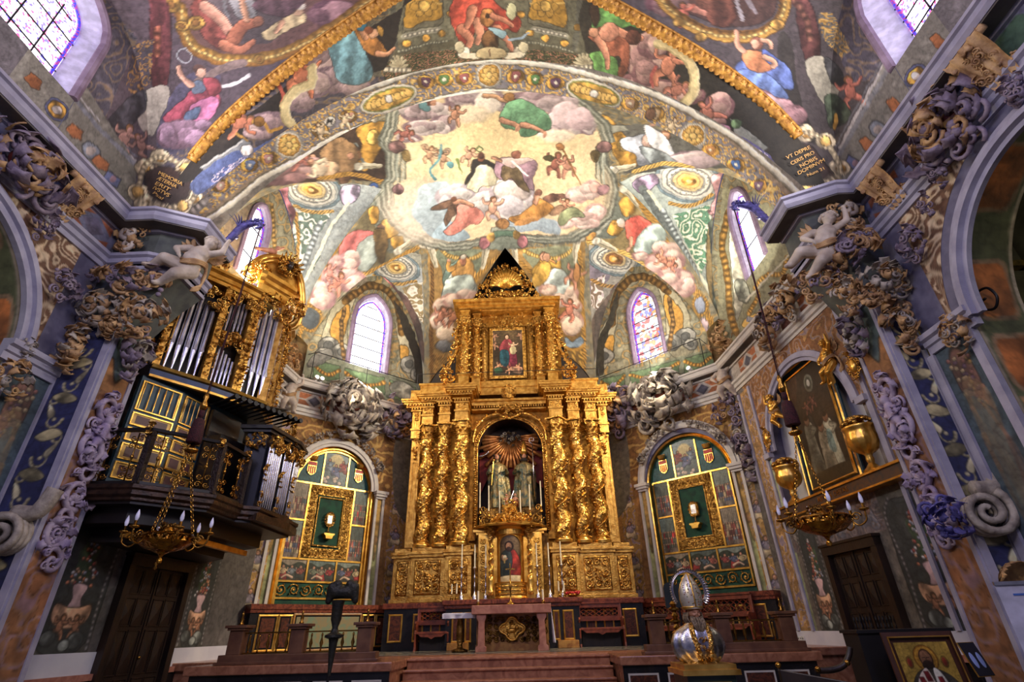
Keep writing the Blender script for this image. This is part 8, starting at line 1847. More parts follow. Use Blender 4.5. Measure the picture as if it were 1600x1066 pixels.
# lower volutes of the piers
for sg,fr,px,py,lab in((1,gBR,1540,800,'right'),(-1,gBL,4,838,'left')):
    u,z=fr.hit(px,py,.2);M=fr.M(u,z,.02);r=thing('volute_console',(0,0,0),'large grey scroll console with blue and ochre leaves, low on the %s pier'%lab,'bracket')
    mb=MB();
    for o_ in(.05,.15,.25):scroll(mb,(0,o_,0),(1,0,0),(0,0,1),.34,2.0,.06,sg,M,2.2,40)
    mb.tube(crom([(0,.15,.34),(-.3*sg,.12,.36),(-.42*sg,.1,.7)],6,False),.12,8,M);mb.build('scroll',stuccoG,r,smooth=True)
    mb=MB();acanthus(mb,.5,.5,34,5,.2,.24,M@Matrix.Translation((sg*.5,.05,-.05)));mb.build('blue_foliage',mat('blue_violet_stucco',(104,100,170),.6,0,(70,66,120),6.,bump=.4,bscale=22.),r,smooth=True)
    mb=MB()
    for k in range(9):a=-1.57+(k-4)*.3;leaf(mb,(.02,.1,-.95),(math.cos(a+math.pi),.2,-math.sin(a)),(0,1,0),.5,.13,.5,3,M=M,k=8)
    mb.build('acanthus',stuccoO,r,smooth=True)
# relief of cherubs and shells on the canted pilasters
for sg,fr,lab in((1,gAR,'right'),(-1,gAL,'left')):
    r=thing('pilaster_relief',(0,0,0),'white and lilac stucco relief of scrolls, shells and a cherub on the canted %s pilaster'%lab,'relief');mbs=MB();cu=fr.L/2
    for k,z in enumerate((5.1,4.35,3.6,2.95)):
        M=fr.M(cu,z,.012);f=1 if k%2 else -1
        scroll(mbs,(-.04*f,.05,.12),(1,0,0),(0,0,1),.26,1.3,.05,f,M,1.2,28);scroll(mbs,(.05*f,.05,-.26),(1,0,0),(0,0,1),.22,1.3,.045,-f,M,3.6,24);acanthus(mbs,.6,.85,20,k+3,.1,.22,M)
        for q in range(7):a=math.pi*(q+.5)/7;mbs.tube([(.0,.05,-.02),(.13*math.cos(a),.09,-.02+.13*math.sin(a))],[.012,.032],6,M)
    mbs.build('scrollwork',mat('lilac_stucco',(186,172,190),.55,0,(140,124,160),4.,bump=.25,bscale=24.),r,smooth=True)
    mb=MB();M=fr.M(cu,4.62,.02)
    cap(mb,(0,.08,0),(.02,.1,.24),.10,.09);mb.ball((.04,.12,.38),.085);
    for s_ in(-1,1):cap(mb,(s_*.06,.1,-.02),(s_*.12,.14,-.2),.06,.05);cap(mb,(s_*.12,.14,-.2),(s_*.06,.1,-.36),.05,.03);cap(mb,(s_*.09,.1,.22),(s_*.16,.14,.1),.04,.03);cap(mb,(s_*.16,.14,.1),(s_*.06,.16,.08),.03,.025)
    mb.V=[(v@np.array(M)[:3,:3].T+np.array(M)[:3,3]) for v in mb.V];remesh(mb,'cherub_relief',MATS['lilac_stucco'],r,.014,3)
# cherubs
for sg,fr,px,py,lab in((1,fAR,1238,402,'right'),(-1,fAL,295,415,'left')):
    u,z=fr.hit(px,py,.25);M=fr.M(fr.L+.02,z-.55,.0)@Matrix.Rotation(sg*-.25 if sg>0 else .25,4,'Y')
    putto_statue('cherub_statue','large white stucco cherub with ochre sash flying off the %s pier corner'%lab,M,1.45,2,5,stuccoW,'statue','large pier cherubs',-sg if sg>0 else 1)
fcR=Fr((6.75,14.4),(6.55,14.75),(0,8));fcL=Fr((-6.75,14.4),(-6.55,14.75),(0,8))
for sg,fr,px,py,lab in((1,dR,1130,590,'right'),(-1,dL,448,628,'left')):
    u,z=fr.hit(px,py,.2);M=fr.M(u,7.62,.08)
    putto_statue('cherub_statue','small white stucco cherub at the %s corner of the presbytery cornice'%lab,M,1.28,0,8,stuccoW,'statue','small corner cherubs',sg)
    stucco('leaf_cluster','gilt leaf spray above the small cherub at the %s presbytery corner'%lab,fr,px+(4 if sg>0 else -2),py-60,44,44,22,stuccoO,stuccoO,d=.25)

# ================================================================== THE ORGAN AND ITS BALCONY
org=thing('pipe_organ',(0,0,0),'gilded baroque pipe organ with silver pipes above the left balcony','organ')
dkwood=mat('black_lacquered_wood',(30,24,24),.4,0,(18,14,14),4.)
def slab2(mb,fr,u0,u1,z0,z1,d0,d1):return slab(mb,fr,u0,u1,z0,z1,d0,d1)
cF=(0,11)
f1=Fr((-6.95,9.05),(-6.30,9.92),cF);f2=Fr((-6.30,9.92),(-5.98,10.45),cF);f3a=Fr((-5.98,10.45),(-5.62,11.15),cF);f3b=Fr((-5.62,11.15),(-5.85,11.9),cF);f4=Fr((-5.85,11.9),(-6.1,12.5),cF);f5=Fr((-6.1,12.5),(-6.9,13.5),cF)
plan=[(-6.95,9.05),(-6.30,9.92),(-5.98,10.45),(-5.62,11.15),(-5.85,11.9),(-6.1,12.5),(-6.9,13.5)]
# dark case behind the pipes
mb=MB();inn=[(x-.32,y) for x,y in plan];n=len(inn);V=[(x,y,6.3) for x,y in inn]+[(x,y,9.2) for x,y in inn];mb.add(V,[(i,i+1,i+1+n,i+n) for i in range(n-1)]);mb.build('case_back',dkwood,org)
mb=MB();P_=[(x,y) for x,y in plan]+[(-7.1,13.6),(-7.1,9.0)];n=len(P_);V=[(x,y,6.15) for x,y in P_]+[(x,y,6.42) for x,y in P_];mb.add(V,[tuple(range(n)),tuple(range(2*n-1,n-1,-1))]+[(i,(i+1)%n,(i+1)%n+n,i+n) for i in range(n)]);mb.build('sound_board',dkwood,org)
mb=MB();mb.sweep([(0,0),(.07,.02),(.09,.08),(0,.10)],[(x,y,6.34) for x,y in plan]);mb.sweep([(0,0),(.08,.0),(.08,.05),(0,.05)],[(x,y,6.15) for x,y in plan]);mb.build('gilt_plinth',goldsm,org)
mb=MB();mb.sweep([(0,0),(.035,0),(.035,.12),(0,.12)],[(x,y,6.21) for x,y in plan]);mb.build('blue_band',mat('blue_lacquer',(40,64,110),.4,0,(30,48,90),5.),org)
# carved uprights
mb=MB();ups=[(f1,.06,.13,8.8),(f1,f1.L-.09,.14,8.8),(f2,f2.L-.03,.10,8.9),(f3a,.08,.10,9.2),(f3b,.04,.1,9.2),(f3b,f3b.L-.05,.1,9.),(f4,f4.L-.05,.12,8.8),(f5,f5.L-.06,.12,8.8)]
for fr,u,w,zt in ups:
    slab2(mb,fr,u-w/2,u+w/2,6.42,zt,-.18,.02)
mb.build('case_frame',gold,org)
for fr,u,w,zt in ups:
    mb=MB()
    for z in np.arange(6.6,zt-.1,.16):acanthus(mb,w*1.1,.2,5,int(z*10),.05,.10,fr.M(u,z,.02),'rect')
    mb.build('upright_carving',goldcv,org,smooth=True)
# every visible front pipe is a part of its own
def rowp(fr,u0,u1,n,z0,tops,r,foot=.55):
    for k in range(n):
        mb=MB();u=u0+(k+.5)*(u1-u0)/n;zt=tops(k);P=fr(u,0,-.12);mb.lathe([(.015,z0),(r*.95,z0+foot),(r,z0+foot+.03),(r,zt)],seg=14,M=Matrix.Translation(tuple(P)))
        mb.prism([(-r*.7,z0+foot+.02),(r*.7,z0+foot+.02),(0,z0+foot+.03+r*3)],r*.75,r*1.12,Matrix(((fr.e[0],fr.n[0],0,P[0]),(fr.e[1],fr.n[1],0,P[1]),(0,0,1,0),(0,0,0,1))));mb.build('organ_pipe',tin,org,smooth=2)
rowp(f1,.16,f1.L-.18,5,6.42,lambda k:8.35-.12*abs(k-2),.062,.62)
rowp(f2,.06,f2.L-.1,5,6.42,lambda k:7.35-.06*k,.034,.35);rowp(f2,.06,f2.L-.1,5,7.75,lambda k:8.7-.05*abs(k-2),.034,.3)
rowp(f3a,.12,f3a.L-.01,4,6.42,lambda k:8.55+.16*k,.068,.62);rowp(f3b,.1,f3b.L-.1,4,6.42,lambda k:8.9-.16*k,.066,.62)
rowp(f4,.04,f4.L-.1,5,6.42,lambda k:7.3+.05*k,.034,.35);rowp(f4,.04,f4.L-.1,5,7.75,lambda k:8.6,.034,.3);rowp(f5,.1,f5.L-.15,5,6.42,lambda k:8.3-.1*abs(k-2),.06,.6)
# carved veils over the pipes
mb=MB()
for fr,zc,h in((f1,8.42,.5),(f2,8.72,.32),(f2,7.55,.3),(f3a,8.95,.6),(f3b,8.95,.6),(f4,8.65,.35),(f4,7.55,.3),(f5,8.4,.45)):
    for s_ in(-1,0,1):acanthus(mb,fr.L*.42,h*(1 if s_ else .6),16,int(zc*9)+s_,.08,.17,fr.M(fr.L/2+s_*fr.L*.3,zc-(abs(s_)*.08 if s_ else -.12),-.04),scr=.45)
    slab2(mb,fr,.03,fr.L-.03,zc+h*.3,zc+h*.3+.12,-.2,-.06);mb.build('pipe_shade',goldcv,org,smooth=True);mb=MB()
mb=MB()    # left wing scrollwork towards the pier
M=Fr((-7.15,8.95),(-6.95,9.05),cF)
for k,z in enumerate((6.5,6.9,7.3,7.7)):scroll(mb,M(-.05,z,.03),(.7,.7,0),(0,0,1),.17,1.6,.05,1 if k%2 else -1);acanthus(mb,.35,.4,8,k,.05,.16,M.M(-.02,z+.1,.02))
mb.build('side_wing',goldcv,org,smooth=True)
# cornices and pediment
mb=MB();c1=[(x,y,8.78) for x,y in plan]
mb.sweep([(-.2,0),(.05,0),(.05,.08),(.10,.10),(.10,.2),(.18,.24),(.18,.3),(-.2,.36)],c1[:3]);mb.sweep([(-.2,0),(.05,0),(.05,.08),(.10,.10),(.10,.2),(.18,.24),(.18,.3),(-.2,.36)],c1[4:])
tw=[(-6.05,10.4,9.15),(-5.98,10.45,9.15),(-5.62,11.15,9.15),(-5.85,11.9,9.15),(-6.0,12.0,9.15)]
mb.sweep([(-.2,0),(.05,0),(.06,.2),(.12,.24),(.12,.34),(.2,.4),(.2,.5),(-.2,.52)],tw);mb.build('cornice',goldsm,org)
mb=MB()    # bow-shaped gable turning round the tower
for o_,r_ in((0,.09),(.12,.05)):
    A=crom([(-6.3,10.2,9.65),(-6.1,10.4,10.15),(-5.75,10.75,10.35),(-5.45,11.1,10.1),(-5.35,11.35,9.5),(-5.45,11.5,8.9),(-5.6,11.5,8.75)],8,False)+np.array([o_*.6,0,-o_]);mb.tube(A,r_,8)
mb.build('gable',goldsm,org,smooth=True)
mb=MB();G=Fr((-6.2,10.3),(-5.45,11.3),cF)
V=[];A=crom([(-6.25,10.25,9.65),(-6.05,10.45,10.1),(-5.75,10.75,10.3),(-5.5,11.1,10.05),(-5.42,11.3,9.6)],8,False)
for p in A:V+=[tuple(p),(p[0]-.05,p[1],9.35)]
mb.add(V,[(2*i,2*i+2,2*i+3,2*i+1) for i in range(len(A)-1)]);mb.build('gable_field',gold,org)
mb=MB();acanthus(mb,.5,.5,40,5,.12,.2,G.M(G.L/2+.1,10.1,.15));
for k in range(14):a=2*math.pi*k/14;leaf(mb,G(G.L/2+.12+.14*math.cos(a),10.15+.14*math.sin(a),.22),tuple(G.e*math.cos(a)+G.z*math.sin(a)+G.n*.2),tuple(G.n),.28,.05,.3,1)
acanthus(mb,.5,.5,26,6,.12,.2,G.M(G.L*.95,9.05,.1));acanthus(mb,.5,.3,30,8,.1,.16,G.M(G.L*.1,9.75,.05));acanthus(mb,.6,.3,26,9,.1,.16,f1.M(.55,9.25,.05));acanthus(mb,.4,.35,26,10,.1,.16,f2.M(.2,9.3,.05))
for q in mb.parts(lambda c:(int(c[1]*1.5),c[2]>9.6)):q.build('crest',goldcv,org,smooth=True)
MB().ball(G(G.L/2+.12,10.15,.24),(.12,.10,.15),seg=16,rings=12).build('oval_medallion',mat('dark_glass_medallion',(70,60,50),.2,.3),org,smooth=True)
mb=MB();cap(mb,G(.25,10.4,.1),G(.35,10.45,.05),.09,.08);cap(mb,G(.1,10.35,.1),G(.25,10.4,.1),.06,.07);mb.ball(G(.42,10.6,.08),.07);cap(mb,G(.35,10.5,.05),G(.55,10.7,.1),.035,.03);cap(mb,G(.1,10.35,.1),G(-.15,10.25,.1),.06,.04);remesh(mb,'reclining_angel',skin,org,.016,3)
mb=MB();cap(mb,(-5.35,11.5,9.15),(-5.38,11.45,9.4),.08,.07);mb.ball((-5.38,11.43,9.55),.065);cap(mb,(-5.35,11.5,9.15),(-5.25,11.4,8.95),.05,.035);cap(mb,(-5.38,11.42,9.38),(-5.2,11.35,9.3),.03,.025);remesh(mb,'seated_angel',mat('blue_white_angel',(150,176,206),.5,0,(206,150,120),5.),org,.016,3)
# console storey below the pipes
L1=Fr((-6.98,8.98),(-6.60,9.75),cF);L2=Fr((-6.60,9.75),(-6.45,10.5),cF)
mb=MB();slab2(mb,L1,0,L1.L,3.9,6.15,-.1,0);slab2(mb,L2,0,L2.L+1.2,3.9,6.15,-.1,0);mb.build('console_case',teal,org)
mb=MB();pn=MB()
for fr,u0,u1 in((L1,.04,L1.L-.04),(L2,.05,L2.L-.03)):
    for z0,z1,k in((5.45,6.05,0),(5.15,5.40,1),(4.85,5.10,1),(4.5,4.8,1),(4.15,4.45,1)):
        Mp=fr.M((u0+u1)/2,(z0+z1)/2,.0);w=u1-u0;h=z1-z0;frame_rect(mb,-w/2,w/2,-h/2,h/2,[(0,0),(0,.03),(-.025,.03),(-.025,0)],Mp)
        if k==0:
            for q in range(6):x=-w/2+.05+q*(w-.1)/5;mb.lathe([(.008,-h/2+.03),(.014,-h/4),(.008,0),(.014,h/4),(.008,h/2-.03)],seg=6,M=Mp@Matrix.Translation((x,.03,0)))
        else:
            for q in(-.22,.22):MB().box((q*w,.011,0),(w*.32,.008,h*.6),Mp).build('maroon_inlay',mat('maroon_inlay',(92,46,48),.4),org)
            pn.box((0,.006,0),(w-.05,.008,h-.04),Mp)
mb.build('gilt_beading',goldsm,org);pn.build('pale_panel',mat('gilt_cream_panel',(196,156,84),.4,.3),org)
mb=MB();slab2(mb,L2,L2.L+.02,L2.L+.9,3.9,5.4,0,.45);slab2(mb,L2,L2.L+.0,L2.L+.9,5.35,6.0,.0,.12);mb.build('keyboard_niche',dkwood,org)
mb=MB()    # horizontal reed pipes, dark
for k in range(12):
    y=10.25+.14*k;z=6.02-.0*k;mb.lathe([(.015,0),(.022,.35),(.035,.6),(.06,.78),(.055,.79)],seg=10,M=Matrix.Translation((-6.3+.07*k,y,z))@Matrix.Rotation(math.pi/2-.06,4,'Y')@Matrix.Rotation(.4,4,'X'))
mb.add([(-6.3,10.1,6.14),(-5.0,11.2,6.22),(-5.0,11.25,6.26),(-6.3,11.9,6.18)],[(0,1,2,3)]);mb.build('reed_pipes',mat('black_reed_pipes',(26,26,30),.35,.5),org,smooth=2)
# ---- balcony
bal=thing('organ_balcony',(0,0,0),'dark balcony with gilded scroll railings under the organ','balcony')
bp=[(-7.15,8.72),(-6.25,8.78),(-5.42,9.65),(-5.38,10.62)]
def extr(mb,pl,z0,z1):
    n=len(pl);V=[(x,y,z0) for x,y in pl]+[(x,y,z1) for x,y in pl];mb.add(V,[tuple(range(n-1,-1,-1)),tuple(range(n,2*n))]+[(i,(i+1)%n,(i+1)%n+n,i+n) for i in range(n)])
mb=MB();extr(mb,bp+[(-5.15,10.8),(-5.15,12.7),(-7.2,13.6)],3.62,3.92);mb.build('floor_slab',dkwood,bal)
mb=MB();extr(mb,[(-7.15,8.95),(-6.4,9.0),(-5.7,9.8),(-5.6,12.3),(-7.2,13.2)],3.35,3.62);extr(mb,[(-7.15,9.3),(-6.6,9.4),(-6.2,10.0),(-6.2,12.0),(-7.2,12.8)],3.1,3.36);mb.build('underside',dkwood,bal)
mb=MB();mb.sweep([(0,0),(.06,.02),(.06,.06),(.12,.1),(.12,.17),(.16,.2),(.16,.26),(0,.26)],[(x,y,3.66) for x,y in bp]+[(-5.12,10.8,3.66),(-5.12,12.7,3.66)]);mb.build('base_moulding',mat('dark_bronze_moulding',(74,52,38),.35,.4,(40,28,22),8.,bump=.3),bal)
mb=MB();mb.box((-5.9,11.2,3.24),(.10,2.2,.10));mb.box((-6.5,9.9,3.2),(.1,1.4,.1));mb.build('beam',goldsm,bal)
mb=MB();mb.sweep([(-.05,0),(.05,0),(.06,.05),(-.06,.05)],[(x,y,4.9) for x,y in bp]);mb.sweep([(-.04,0),(.04,0),(.04,.05),(-.04,.05)],[(x,y,3.95) for x,y in bp]);mb.build('handrail',dkwood,bal)
for i,(x,y) in enumerate(bp[1:]):
    mb=MB();mb.box((x,y,4.43),(.11,.11,.95));mb.build('post',mat('dark_carved_post',(58,44,40),.4,.2,(30,22,20),20.,bump=.8,bscale=30.),bal);mb=MB();acanthus(mb,.2,.2,12,i,.05,.12,Matrix.Translation((x+.03,y-.05,4.93))@Matrix.Rotation(2.5,4,'Z'));mb.build('post_capital',goldcv,bal,smooth=True)
for(a,b) in zip(bp[:-1],bp[1:]):
    fr=Fr(a,b,(0,9));n=max(2,int(fr.L/.34));
    for k in range(n):
        u=(k+.5)*fr.L/n;M=fr.M(u,4.43,0);mb=MB();mb.tube([(0,0,-.43),(0,0,.44)],.012,6,M)
        for s_ in(-1,1):
            for z in(-.27,.27):scroll(mb,(s_*.07,0,z+.07),(1,0,0),(0,0,1),.06,1.5,.010,s_,M,0,16);scroll(mb,(s_*.07,0,z-.07),(1,0,0),(0,0,-1),.06,1.5,.010,s_,M,0,16)
        mb.ball((0,0,0),(.03,.03,.05),M,8,6);mb.build('scroll_baluster',brass,bal,smooth=True)
# ---- positive organ at the front of the balcony
pos=thing('small_organ_case',(0,0,0),'small organ case with silver pipes at the right end of the organ balcony','organ')
q1=Fr((-5.62,10.78),(-5.18,10.86),(0,5));q2=Fr((-5.18,10.86),(-5.12,11.5),(0,11));q3=Fr((-5.12,11.5),(-5.05,11.95),(0,11));q4=Fr((-5.05,11.95),(-5.2,12.6),(0,11))
mb=MB();extr(mb,[(-5.62,10.78),(-5.2,10.86),(-5.16,11.5),(-5.1,11.95),(-5.24,12.6),(-5.9,12.6)],3.92,5.55);mb.build('case',mat('dark_blue_case',(26,28,44),.4),pos)
mb=MB();extr(mb,[(-5.7,10.7),(-5.12,10.78),(-5.02,11.5),(-4.95,11.95),(-5.1,12.7),(-5.95,12.7)],5.55,5.62);extr(mb,[(-5.75,10.65),(-5.07,10.73),(-4.97,11.5),(-4.9,11.95),(-5.05,12.75),(-6.0,12.75)],5.62,5.70);mb.build('cornice',dkwood,pos)
mb=MB();extr(mb,[(-5.7,10.7),(-5.08,10.76),(-4.98,11.5),(-4.92,11.95),(-5.06,12.7),(-5.95,12.7)],3.80,3.95);extr(mb,[(-5.7,10.7),(-5.0,10.7),(-4.9,11.5),(-4.85,12.0),(-5.0,12.75),(-5.95,12.75)],3.66,3.8);mb.build('base',MATS['dark_bronze_moulding'],pos)
for fr,n,r in((q2,7,.034),(q3,5,.04),(q4,6,.034)):
    for k in range(n):
        u=.05+(k+.5)*(fr.L-.1)/n;P=fr(u,0,.035);zt=5.25+(.1 if fr is q3 else 0)+.08*math.sin(k);mb=MB();mb.lathe([(.01,3.98),(r,4.3),(r,zt)],seg=10,M=Matrix.Translation(tuple(P)));mb.build('organ_pipe',tin,pos,smooth=2)
mb=MB()
for fr in(q2,q3,q4):mb=MB();acanthus(mb,fr.L*.95,.4,30,int(fr.L*99),.06,.15,fr.M(fr.L/2,5.38,.06),scr=.4);acanthus(mb,.14,1.0,14,3,.05,.12,fr.M(.02,5.0,.05),'drop');mb.build('pipe_shade',goldcv,pos,smooth=True);mb=MB();acanthus(mb,.14,.35,10,3,.05,.1,fr.M(.02,4.12,.05));mb.build('foot_carving',goldcv,pos,smooth=True)
mb=MB()
acanthus(mb,q1.L*.9,.3,22,3,.05,.13,q1.M(q1.L/2,5.36,.03));mb.build('pipe_shade',goldcv,pos,smooth=True);mb=MB();acanthus(mb,.4,.5,30,3,.1,.17,q3.M(q3.L/2,5.95,-.1));mb.build('carving',goldcv,pos,smooth=True)

# ================================================================== HOOKS AND HANGING LAMPS
def hook_dragon(sg,label):
    a=np.array([sg*6.35,8.85,9.42]);b=np.array([sg*5.45,8.95,9.98]);r=thing('dragon_hook',(0,0,0),label,'hook');mb=MB()
    P=crom([a,a*.7+b*.3+[0,0,-.16],a*.45+b*.55+[0,0,.12],b+[sg*.1,0,.02],b+[0,0,-.10],b+[sg*.12,0,-.14]],8,False);mb.tube(P,np.interp(np.linspace(0,1,len(P)),[0,.4,.8,1],[.06,.09,.05,.02]),8)
    for k in range(26):
        t=k/26;p=P[int(t*(len(P)-8))];leaf(mb,p,(sg*.5*math.cos(k),math.sin(k*2.1),math.cos(k*1.7)),(0,0,1),.18,.05,.7,2,k=5)
    for s_ in(-1,1):
        for k in range(4):leaf(mb,a*.5+b*.5+[0,s_*.03,.1],(sg*(.5-.35*k)*.8,s_*.35,.9),(sg,0,0),.42-.04*k,.05,.15,1)
    mb.build('dragon',hook,r,smooth=True);return b
def lamp_(sg,label,hookpt,hx):
    C_=np.array([-5.60,9.0,3.02]) if sg<0 else np.array([5.33,9.0,3.0]);r=thing('hanging_lamp',tuple(C_),label,'lamp','sanctuary lamps');bpy.context.view_layer.update()
    mb=MB();mb.lathe([(.0,-.34),(.035,-.33),(.045,-.28),(.02,-.24),(.05,-.19),(.12,-.16),(.30,-.10),(.42,.0),(.40,.06),(.43,.09),(.40,.12),(.28,.13),(.1,.16),(.08,.22),(.03,.26)],seg=36);mb.build('bowl',mat('lamp_brass',(206,150,60),.22,1.,(140,90,30),8.,bump=.7,bscale=14.,voro=True),r,smooth=2)
    mb=MB();
    for k in range(18):a=2*math.pi*k/18;leaf(mb,(.40*math.cos(a),.40*math.sin(a),.06),(math.cos(a),math.sin(a),.8),(math.cos(a),math.sin(a),0),.12,.04,.6,2,k=5)
    for k in range(6):a=2*math.pi*k/6;acanthus(mb,.2,.2,8,k,.05,.1,Matrix.Translation((.1*math.cos(a),.1*math.sin(a),.2)))
    mb.build('chasing',darkgold,r,smooth=True)
    for k in range(6):
        a=2*math.pi*k/6+.3;d=np.array([math.cos(a),math.sin(a),0]);mb=MB();mb.tube(crom([d*.4+[0,0,.02],d*.5+[0,0,-.08],d*.62+[0,0,-.02],d*.64+[0,0,.12]],6,False),.014,6);scroll(mb,d*.5+[0,0,.05],d,(0,0,1),.07,1.4,.011);mb.lathe([(.02,.12),(.07,.14),(.075,.16),(.025,.17),(.022,.24)],c=d*.64,seg=12);arm=mb.build('arm',brass,r,smooth=True)
        MB().lathe([(.016,.24),(.03,.29),(.026,.34),(.004,.41)],c=d*.64,seg=10).build('candle_bulb',bulb,arm,smooth=True)
    top=np.array([0,0,1.55]);
    for k in range(3):
        a=2*math.pi*k/3+.5;p0=np.array([.38*math.cos(a),.38*math.sin(a),.12]);mb=MB();L_=np.linalg.norm(top-p0);n=34
        for q in range(n):p=p0+(top-p0)*(q+.5)/n;mb.tube([p+np.array([.018*math.cos(t)*(1 if q%2 else .3),.018*math.cos(t)*(.3 if q%2 else 1),.032*math.sin(t)]) for t in np.linspace(0,2*math.pi,8,endpoint=False)],.006,4,closed=True)
        mb.build('chain',brass,r)
    mb=MB();mb.lathe([(.0,1.5),(.10,1.54),(.12,1.58),(.05,1.62),(.03,1.7)],seg=16);mb.build('canopy',brass,r,smooth=True)
    mb=MB();mb.lathe([(.02,2.2),(.09,2.15),(.12,1.95),(.13,1.72),(.11,1.7),(.0,1.72)],seg=18);mb.lathe([(.0,2.36),(.05,2.34),(.05,2.22),(.0,2.2)],seg=12);mb.build('tassel',tassel,r,smooth=True)
    MB().lathe([(.05,2.36),(.07,2.45),(.03,2.55),(.05,2.62),(.02,2.7)],seg=14).build('ferrule',brass,r,smooth=True)
    hp=hookpt-C_+np.array([0,0,-.12]);mb=MB();mb.tube([(0,0,2.65),tuple((np.array([0,0,2.65])+hp)/2+np.array([.02,0,0])),tuple(hp)],.014,6);mb.tube([(0.03,0,2.65),tuple(hp+[.05,0,0])],.006,5);mb.build('cord',tassel,r,smooth=True)
hR=hook_dragon(1,'violet painted dragon-shaped hook on the right pier holding the lamp cord');hL=hook_dragon(-1,'violet painted dragon-shaped hook on the left pier beside the organ top')
lamp_(1,'brass hanging lamp with candle bulbs and red tassel, in front of the right painting shelf',hR,0);lamp_(-1,'brass hanging lamp with candle bulbs, below the organ balcony',hL,0)
# small brass hook lamp by the left door, iron hooks of the chapels
ih=thing('iron_hook',(0,0,0),'curled black iron hook on the right chapel arch impost','hook');u,z=nR.hit(1530,500,-.1)
mb=MB();P0=[atX(px,py,7.75) for px,py in((1512,520),(1516,490),(1520,465),(1540,450),(1557,462),(1556,480),(1542,484),(1533,474),(1540,466))];mb.tube(crom(P0,6,False),.02,7);mb.build('curl',iron,ih,smooth=True)
ih=thing('iron_hook',(0,0,0),'curled black iron hook in the left chapel opening','hook');mb=MB();P0=[atX(px,py,-8.0) for px,py in((14,565),(4,545),(2,525),(8,518),(12,522),(8,526))];mb.tube(crom(P0,6,False),.02,7);mb.build('curl',iron,ih,smooth=True)
# ---- cornice projectors and rail
def spot(px,py,fr,label,bright=False):
    u,z=fr.hit(px,py,.22);P=fr.M(u,8.84,.22);r=thing('spotlight',(0,0,0),label,'spotlight','spotlights on the cornice',M=P)
    MB().box((0,0,.03),(.06,.06,.06)).build('foot',whitep,r).matrix_world=P
    R_=P@Matrix.Translation((0,.0,.13))@Matrix.Rotation(-1.35,4,'X')
    h_=MB().lathe([(.05,-.13),(.075,-.1),(.08,.12),(.07,.125),(.068,.06)],seg=18,caps=False).lathe([(.05,-.13),(.0,-.13)],seg=18,caps=False).build('housing',whitep,r,smooth=2);h_.matrix_world=R_
    g_=MB().lathe([(.066,.07),(.0,.08)],seg=18,caps=False).build('lens',mat('lit_lens',(255,244,220),emit=6.) if bright else steel,r);g_.matrix_world=R_
lb=['leftmost spotlight on the left diagonal cornice, lit','second spotlight from the left on the left cornice, lit','third spotlight from the left on the left cornice','fourth spotlight from the left on the left cornice','middle spotlight of the dark group on the left cornice','second spotlight from the right on the left cornice','rightmost spotlight on the left diagonal cornice']
bpy.context.view_layer.update()
for(px,py),l in zip(((494,588),(502,590),(527,596),(539,599),(555,604),(573,610),(585,613)),lb):spot(px,py,dL,l,l.endswith('lit'))
for(px,py),l in zip(((1028,590),(1042,584),(1076,568)),('leftmost spotlight on the right diagonal cornice','middle spotlight on the right diagonal cornice','lit spotlight next to the right small cherub')):spot(px,py,dR,l,'lit' in l)
u,z=sR.hit(1160,450,.2);spot(1160,450,sR,'spotlight on the right side cornice beneath the narrow window')
rl=thing('cable_rail',(0,0,0),'thin black wire guard rail along the left diagonal window ledge','rail');mb=MB();mb.tube([dL(3.5,9.75,.2),dL(3.2,9.93,.22),dL(-.9,9.93,.22),dL(-1.1,9.6,.22)],.014,6)
for u in(3.3,1.35,-.9):mb.tube([dL(u,8.84,.22),dL(u,9.93,.22)],.012,6)
mb.build('wire',iron,rl)
rl=thing('cable_rail',(0,0,0),'thin black wire guard rail along the right diagonal window ledge','rail');mb=MB();mb.tube([dR(3.5,9.6,.2),dR(3.3,9.93,.22),dR(-.9,9.93,.22)],.014,6)
for u in(3.3,1.35):mb.tube([dR(u,8.84,.22),dR(u,9.93,.22)],.012,6)
mb.build('wire',iron,rl)
rl=thing('cable_rail',(0,0,0),'thin black rail crossing in front of the altarpiece attic','rail');mb=MB();mb.tube([(-3.2,16.5,9.62),(3.2,16.5,9.62)],.012,6);mb.tube([(-3.2,16.5,9.08),(-3.2,16.5,9.62)],.012,6);mb.tube([(3.2,16.5,9.08),(3.2,16.5,9.62)],.012,6);mb.build('wire',iron,rl)
